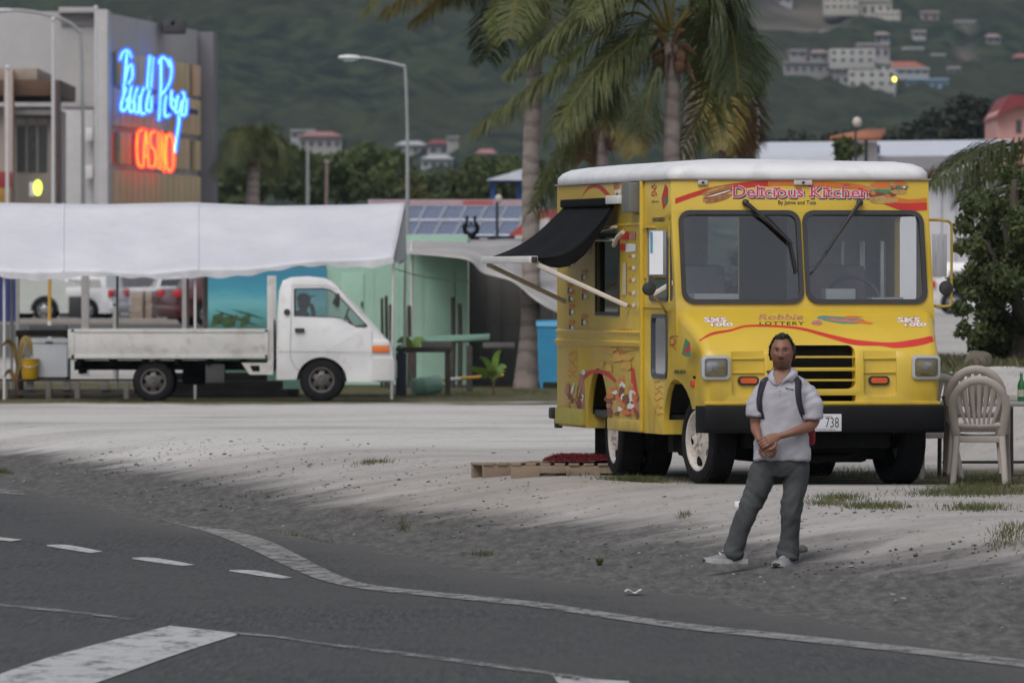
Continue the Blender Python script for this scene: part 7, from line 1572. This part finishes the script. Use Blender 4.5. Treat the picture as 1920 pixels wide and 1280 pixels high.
q = MB().prism([((P(x, y, D) - o).x, (P(x, y, D) - o).z) for x, y in ((1868, 590), (1868, 215), (1893, 182), (1960, 182), (1960, 590))], 'y', 0, 8); q.build('wall', mat('house_pink', (.50, .27, .24), .8, .1, .5), ph)
q = MB(); pts = [P(1866, 222, D - .5) - o, P(1893, 178, D - .5) - o, P(1990, 178, D - .5) - o, P(1990, 200, D - .5) - o, P(1903, 200, D - .5) - o]; q.add(pts + [p + Vector((0, 9, 0)) for p in pts], [(0, 1, 2, 3, 4)] + [(i, (i + 1) % 5, (i + 1) % 5 + 5, i + 5) for i in range(5)]); q.build('roof', mat('roof_dark_red', (.20, .03, .035), .7, .15), ph); worldbox(ph, 'window', 1905, 1915, 225, 250, D - .03, .1, WD, 0)
wc = car('car', 'white car parked beyond the grassy bank right of the food truck', 'car', (X_(1748, 262), 262, gp(1790, 262).z), 0, 4.3, 1.75, 1.5, 1.0, .3, 3.1, WCAR, (.62, 3.3), .33, True)
# ---- houses on the hillside
def house(label, px0, px1, py0, py1, wc_, roof=None, rc=(.30, .06, .05), dep=9, win=True, name='hill_house', blocks=()):
    D = hill_D((px0 + px1) / 2, py1) - 16; t = thing(name, label, 'house', P((px0 + px1) / 2, py1, D)); o = t.location
    m = mat('hw_%d_%d_%d' % tuple(int(c * 100) for c in wc_), wc_, .8, .12, .1); worldbox(t, 'wall', px0, px1, py0, py1 + 10, D, dep, m, .1)
    for (a, b2, c, d) in blocks: worldbox(t, 'wing', a, b2, c, d + 10, D - 1.5, dep, m, .1); [worldbox(t, 'window', a + (b2 - a) * (k + .25) / 5, a + (b2 - a) * (k + .7) / 5, c + (d - c) * (r + .3) / 2, c + (d - c) * (r + .7) / 2, D - 1.56, .05, WD, 0) for k in range(5) for r in range(2)]
    if roof:
        h_ = roof; q = MB(); e = 3; a, b2 = P(px0 - e, py0, D - 1) - o, P(px1 + e, py0, D - 1) - o; q.add([(a.x, -1, a.z), (b2.x, -1, a.z), (b2.x, dep + 1, a.z), (a.x, dep + 1, a.z), (a.x * .75 + b2.x * .25, dep / 2, a.z + h_), (b2.x * .75 + a.x * .25, dep / 2, a.z + h_)], [(0, 1, 5, 4), (1, 2, 5), (2, 3, 4, 5), (3, 0, 4), (3, 2, 1, 0)]); q.build('roof', mat('hr_%d_%d' % (int(rc[0] * 100), int(rc[1] * 100)), rc, .7, .15, .2), t)
    else: worldbox(t, 'parapet', px0 - 1, px1 + 1, py0 - 3, py0 + 1, D - .6, dep + .6, m, 0)
    if win:
        rows_ = max(1, int((py1 - py0) / 17)); n_ = max(2, int((px1 - px0) / 14))
        for r_ in range(rows_):
            for k in range(n_):
                x = px0 + (k + .28) * (px1 - px0) / n_; y = py0 + (r_ + .32) * (py1 - py0) / rows_; worldbox(t, 'window', x, x + (px1 - px0) / n_ * .48, y, y + (py1 - py0) / rows_ * .42, D - .06, .05, WD, 0)
    return t
house('white hillside house with pink roof above the left wood', 560, 640, 256, 282, (.36, .33, .32), 1.0, (.34, .15, .14)); house('grey flat block behind the pink roofed hillside house', 545, 590, 246, 262, (.32, .33, .33)); house('tiny white hillside hut left of the pink roofed house', 525, 545, 274, 284, (.45, .45, .45), win=False); house('small pale house at the foot of the hill near the dark palm', 500, 522, 244, 262, (.33, .36, .34))
house('long white roofed house behind the street lamp', 742, 800, 272, 290, (.42, .42, .42), .8, (.46, .46, .47)); house('house with a dark red roof right of the street lamp', 802, 842, 270, 292, (.34, .34, .34), .8, (.24, .05, .05)); house('low white house just above the wood right of the street lamp', 790, 850, 298, 318, (.44, .44, .43), .8, (.46, .46, .46)); house('small pink roofed house left of the palm trunk', 893, 930, 288, 305, (.30, .38, .32), .9, (.40, .17, .17)); house('pale green cottage left of the palm trunk', 897, 928, 304, 318, (.32, .42, .32)); house('small round tank tower on the hillside right of the street lamp', 838, 860, 258, 300, (.28, .27, .26), win=False)
hb = house('stacked white apartment block with balconies on the right hillside', 1562, 1672, 118, 160, (.40, .39, .37), blocks=((1556, 1640, 92, 120), (1590, 1680, 132, 165))); house('long flat white house under the orange roof on the hillside', 1668, 1742, 130, 140, (.40, .40, .40)); house('white house with a long orange roof on the right hillside', 1660, 1735, 126, 134, (.36, .34, .33), 1.2, (.40, .12, .07), win=False); house('light blue house on the right hillside', 1700, 1778, 150, 172, (.22, .33, .45)); house('grey villa behind the apartment block on the hillside', 1608, 1668, 84, 112, (.33, .32, .32)); house('pale low house left of the apartment block', 1470, 1560, 118, 140, (.26, .25, .25)); house('small white house right above the orange roof', 1694, 1732, 92, 104, (.36, .36, .36))
house('large cream villa with terraces at the top right of the hill', 1600, 1672, 2, 34, (.42, .40, .35), blocks=((1545, 1610, -8, 20), (1640, 1688, 20, 48))); house('small house with a red wall on the upper right hillside', 1728, 1760, 24, 42, (.34, .27, .25)); house('grey house at the top of the hill above the bare slope', 1452, 1486, -6, 8, (.34, .34, .36)); house('pink roofed house at the far right of the hillside', 1900, 1945, 108, 120, (.34, .28, .27), .9, (.34, .12, .11)); house('pale hillside hut at the end of the track', 1790, 1840, 42, 52, (.30, .29, .28), win=False)
fl_ = thing('lit_lamp', 'bright yellow lamp glowing on the hillside apartment block', 'lamp', P(1677, 150, 1700)); dd = hill_D(1677, 165) - 36; fl_.location = P(1677, 149, dd); MB().ell((0, 0, 0), (.30, .25, .42), 10, 8).build('bulb', glow('lamp_yellow', (1.0, .85, .08), 5.0), fl_); MB().box(-.15, .15, .2, .4, -3.5, .2).build('bracket', STL, fl_)
# rock on the bank
rk = thing('boulder', 'brownish boulder on the grassy bank right of the food truck', 'boulder', P(1836, 672, 99)); rk.location.z = gz(rk.location.x, 99); q = MB(); q.ell((0, 0, .06), (.17, .15, .16), 16, 10); q.v = [(x * (1 + .18 * N(x * 9, y * 9, z * 9)), y, z * (1 + .2 * N(x * 7, y * 7, z * 7 + 4))) for x, y, z in q.v]; q.build('rock', mat('rock_brown', (.13, .11, .085), .9, .3, 6, bump=.4), rk)

for i, (a_, b_2, c_, d_, w_, rf) in enumerate(((1480, 1512, 96, 108, (.28, .27, .27), None), (1520, 1552, 100, 114, (.33, .32, .31), .8), (1746, 1772, 104, 116, (.32, .32, .33), None), (1640, 1668, 66, 80, (.30, .30, .30), .8), (1778, 1800, 128, 140, (.34, .33, .32), None), (1540, 1566, 60, 72, (.28, .26, .24), None), (1850, 1876, 70, 82, (.33, .32, .31), .8), (1712, 1736, 60, 70, (.35, .34, .33), None), (1755, 1790, 212, 246, (.16, .15, .12), None))):
    house(['small grey house below the bare slope on the right hillside', 'pale house with a low roof left of the stacked apartment block', 'small white house right of the orange hillside roof', 'grey cottage just above the stacked apartment block', 'white hut right of the light blue hillside house', 'brownish house at the lower edge of the bare slope', 'pale cottage on the far right of the hillside', 'white cottage between the large villa and the orange roof', 'old brown tank house in the dark wood at right'][i], a_, b_2, c_, d_, w_, rf, (.30, .22, .2))
# ================================================================= NEAR OBJECTS: PALLET, MAT, CHAIRS, TABLE
WOODP = mat('pallet_wood', (.27, .205, .15), .85, .3, 5, bump=.3, bscale=25, c2=(.18, .14, .105), stretch=(.3, 1, 1))
PDist = 77.9; pa = gp(958, PDist); pal = thing('pallet', 'weathered wooden pallet lying beside the truck under the dark red mat', 'pallet', pa, R(-9))
LX, LY, HH = 1.10, .95, .135
for k, y in enumerate((0, LY / 2 - .02, LY - .04)):
    sgm = MB(); sgm.box(0, .25, y, y + .04, .0, HH - .02, bev=.003); sgm.box(.25, .48, y, y + .04, .05, HH - .02, bev=.003); sgm.box(.48, .78, y, y + .04, 0, HH - .02, bev=.003); sgm.box(.78, .98, y, y + .04, .05, HH - .02, bev=.003); sgm.box(.98, LX, y, y + .04, 0, HH - .02, bev=.003)
    sgm.build('stringer', WOODP, pal)
bm_ = MB().box(0, .09, -.01, LY + .01, 0, .02, bev=.003).mesh('deck_board', WOODP)
for k in range(9): inst('deck_board', bm_, pal, (.0 + k * .126, random.uniform(-.01, .01), HH - .02 + .001), (0, 0, random.uniform(-.015, .015)))
for k in (0, 4, 8): inst('bottom_board', bm_, pal, (.0 + k * .126, 0, -.018))
# image-left end: second, shorter pallet showing its hollow end
p2 = thing('pallet', 'end of a second pallet showing its hollow side, left of the red mat', 'pallet', gp(906, 78.7), R(14))
for y in (0, .40): MB().box(0, .60, y, y + .04, 0, .11, bev=.003).build('stringer', WOODP, p2)
for k in range(5): inst('deck_board', MB().box(0, .09, -.01, .46, 0, .02, bev=.003).mesh('deck_board', WOODP) if k == 0 else bpy.data.meshes['deck_board.001'] if 'deck_board.001' in bpy.data.meshes else bm_, p2, (k * .125, 0, .111))
ma = thing('doormat', 'dark red shaggy mat lying on the pallet beside the truck', 'mat', (pal.location.x, pal.location.y, pal.location.z + HH + .003), R(-9))
RM = mat('mat_red', (.16, .014, .020), .95, .35, 12, bump=.5, bscale=80)
def mtf(a, c): x = .26 + .88 * a; y = .05 + .62 * c; e = min(a, 1 - a, c, 1 - c); return (x, y, .012 + .030 * sstep(0, .12, e) + .012 * N(x, y, 0, 7) - .02 * sstep(.9, 1, a))
q = MB().grid(40, 20, mtf); q.build('base', RM, ma, fix=False, smooth=60); q = MB(); rg = random.Random(4)
for _ in range(3800):
    a, c = rg.random(), rg.random(); p = Vector(mtf(a, c)); e = Vector((rg.uniform(-.02, .02), rg.uniform(-.02, .02), rg.uniform(.015, .045))); w_ = Vector((rg.uniform(-1, 1), rg.uniform(-1, 1), 0)).normalized() * .005; q.add([p - w_, p + w_, p + e], [(0, 1, 2)])
tag(q.build('pile', RM, ma, fix=False, smooth=0), kind='stuff')
# litter
li = thing('drink_carton', 'small crumpled red and white drink carton on the sand near the man', 'litter', Vector((0, 0, 0))); D = 69.5; li.location = gp(1387, D)
MB().box(-.04, .02, -.03, .03, 0, .05, bev=.01).build('white_end', WHT, li); MB().box(.021, .055, -.03, .03, .0, .048, bev=.01).build('red_end', RED, li)
pc = MB().grid(6, 3, lambda a, c: (.11 * (a - .5), .25 * (c - .5), .012 + .012 * math.sin(a * 8))).build('paper_scrap', mat('scrap_white', (.55, .56, .58), .8)); pc.location = onroad(1187, 1111, .012); tag(pc, 'scrap of white paper lying on the asphalt near the edge line', 'litter')
st_ = thing('stone', 'fist-sized stone on the ground right behind the standing man', 'stone', gp(1503, 62.9)); MB().ell((0, 0, .022), (.045, .035, .032), 10, 8).build('rock', mat('stone_grey', (.15, .14, .13), .9, .3, 20, bump=.4), st_)
wd_ = thing('weed', 'small leafy weed growing in the dirt left of the man', 'weed', gp(1124, 64.5)); q = MB()
for k in range(22): a = k * 2.4; e = Vector((math.cos(a), math.sin(a), 0)) * random.uniform(.02, .05); t_ = Vector((-e.y, e.x, 0)).normalized() * .006; hz_ = random.uniform(.02, .06); q.add([e * .2 - t_, e * .2 + t_, e + t_ * .8 + Vector((0, 0, hz_)), e - t_ * .8 + Vector((0, 0, hz_)), e * 1.5 + Vector((0, 0, hz_ * .9))], [(0, 1, 2, 3), (3, 2, 4)])
q.build('leaf_cluster', GRNP, wd_, fix=False); MB().tube([(0, 0, 0), (0, 0, .06)], .004, 5).build('stem', STM, wd_)
# ---- plastic chairs
CHP = mat('chair_plastic', (.33, .29, .26), .5, .12, 4, c2=(.27, .235, .21))
def chair(label, loc, rz, group='stacked plastic chairs'):
    """moulded armchair, back towards -y"""
    t = thing('plastic_chair', label, 'chair', loc, rz, group); W0, SH_ = .235, .40
    q = MB().grid(10, 10, lambda a, c: ((a - .5) * (.46 - .05 * (1 - c)), -.20 + .44 * c, SH_ - .015 + .02 * (2 * a - 1) ** 2 + .012 * c)); s = q.build('seat', CHP, t, fix=False); z_ = s.modifiers.new('s', 'SOLIDIFY'); z_.thickness = .012
    MB().box(-.20, .20, -.215, -.185, SH_ - .06, SH_ - .005, bev=.008).build('rear_apron', CHP, t)
    for sx in (-1, 1):
        q = MB().tube([(sx * .215, -.30, 0), (sx * .20, -.26, .2), (sx * .185, -.205, SH_ - .01)], [(.026, .018), (.028, .018), (.030, .018)], 8, ref=(1, 0, 0)); q.build('leg', CHP, t)
        q = MB().tube([(sx * .23, .27, 0), (sx * .22, .25, .3), (sx * .225, .22, .62)], [(.026, .018)] * 3, 8, ref=(1, 0, 0)); q.build('leg', CHP, t)
        q = MB().tube(spl([(sx * .225, .24, .60), (sx * .24, .10, .625), (sx * .245, -.10, .625), (sx * .226, -.23, .64)], 5), [(.035, .012)] * 16, 8, ref=(1, 0, 0)); q.build('armrest', CHP, t)
    def arch_(r_): return [(math.cos(a) * r_ * 1.0, math.sin(a)) for a in [math.pi * k / 18 for k in range(19)]]
    def bp(x, z): return Vector((x, -.205 - .22 * max(0, (z - SH_)), z))
    pts = [bp(-.185, SH_)] + [bp(c * .222, .62 + s_ * .235) for c, s_ in [(math.cos(a), math.sin(a)) for a in [math.pi - math.pi * k / 18 for k in range(19)]]] + [bp(.185, SH_)]
    MB().tube(pts, [(.012, .034)] * len(pts), 8, ref=(0, 1, 0)).build('back_frame', CHP, t)
    for k in range(7):
        f = (k - 3) / 3; top = bp(f * .175, .62 + .215 * math.sqrt(max(0, 1 - (f * .82) ** 2))); bot = bp(f * .11, .50); MB().tube([bot, bot.lerp(top, .5) + Vector((f * .012, 0, 0)), top], [(.007, .013), (.007, .017), (.007, .021)], 6, ref=(0, 1, 0)).build('back_slat', CHP, t)
    MB().tube([bp(-.19, .485), bp(0, .475), bp(.19, .485)], [(.008, .022)] * 3, 8, ref=(0, 1, 0)).build('back_rail', CHP, t)
    return t
CD = 74.6; c0 = P(1837, 910, CD); c0.z = gz(c0.x, CD)
ch1 = chair('lower of two stacked beige plastic chairs right of the food truck', c0, R(-4))
ch2 = chair('upper beige plastic chair, stacked on the other one right of the truck', c0 + Vector((-.035, .10, .085)), R(-1))
ch3 = chair('beige plastic chair standing half hidden behind the truck bumper', gp(1795, 76.2) + Vector((-.30, .35, 0)), R(35), 'plastic chairs by the truck')
# ---- table and bottles
tt = thing('folding_table', 'grey plastic table with dark legs behind the stacked chairs', 'table', gp(1850, 77.4), R(3)); D = 77.4; ht = Z_(752, D) - tt.location.z
MB().box(-.45, .75, -.3, .35, ht - .04, ht, bev=.015).build('top', mat('table_top_grey', (.34, .34, .36), .5, .1), tt)
for x in (-.38, .19, .66):
    for y in (-.22, .26): MB().tube([(x, y, 0), (x * .98, y, ht - .04)], .018, 8).build('leg', BLKP, tt)
MB().tube([(-.38, 0, .12), (.66, 0, .12)], .012, 6).build('brace', BLKP, tt)
BG = mat('bottle_green', (.02, .16, .05), .12, .15, 8, coat=.5)
def bottle(label, px, D, zt, s=1.0):
    x = X_(px, D); t = thing('bottle', label, 'bottle', (x, D, zt), 0, 'green bottles on the table')
    MB().lathe([(.001, 0), (.031, .0), (.033, .01), (.033, .13), (.030, .155), (.014, .19), (.012, .235), (.014, .238), (.014, .25), (.001, .25)], 16).build('glass', BG, t); MB().lathe([(.0335, .04), (.0337, .04), (.0337, .10), (.0335, .10)], 16).build('label', mat('bottle_label', (.45, .45, .38), .6), t); MB().lathe([(.015, .236), (.016, .24), (.015, .254), (.001, .255)], 12).build('cap', CHROME, t); return t
tz = tt.location.z + ht + .001
bottle('green bottle standing between the truck headlight and the chair backs', 1783, 77.35, tz); bottle('green bottle showing its neck just above the chair back', 1830, 77.5, tz); bottle('green bottle on the table at the right picture edge', 1915, 77.3, tz)
cr = MB().box(-.14, .14, -.1, .1, 0, .05, bev=.01).build('food_tray', mat('tray_pale', (.42, .38, .33), .7)); cr.location = (X_(1900, 77.6), 77.6, tz); tag(cr, 'shallow pale tray on the table at the right edge', 'tray')
# ================================================================= HAZE
hz = MB().box(-1480, 1480, -140, 3380, -12, 330).build('haze', mat('haze_tmp', (1, 1, 1)), smooth=0); tag(hz, 'thin pale haze in the air over the whole place', 'haze', kind='stuff')
hm = bpy.data.materials.new('haze_air'); hm.use_nodes = True; hn = hm.node_tree.nodes; hn.clear()
ho_ = hn.new('ShaderNodeOutputMaterial'); pv_ = hn.new('ShaderNodeVolumePrincipled'); pv_.inputs['Color'].default_value = (.55, .72, .95, 1); pv_.inputs['Density'].default_value = .00006; pv_.inputs['Anisotropy'].default_value = .0
hm.node_tree.links.new(pv_.outputs[0], ho_.inputs['Volume']); hz.data.materials.clear(); hz.data.materials.append(hm)
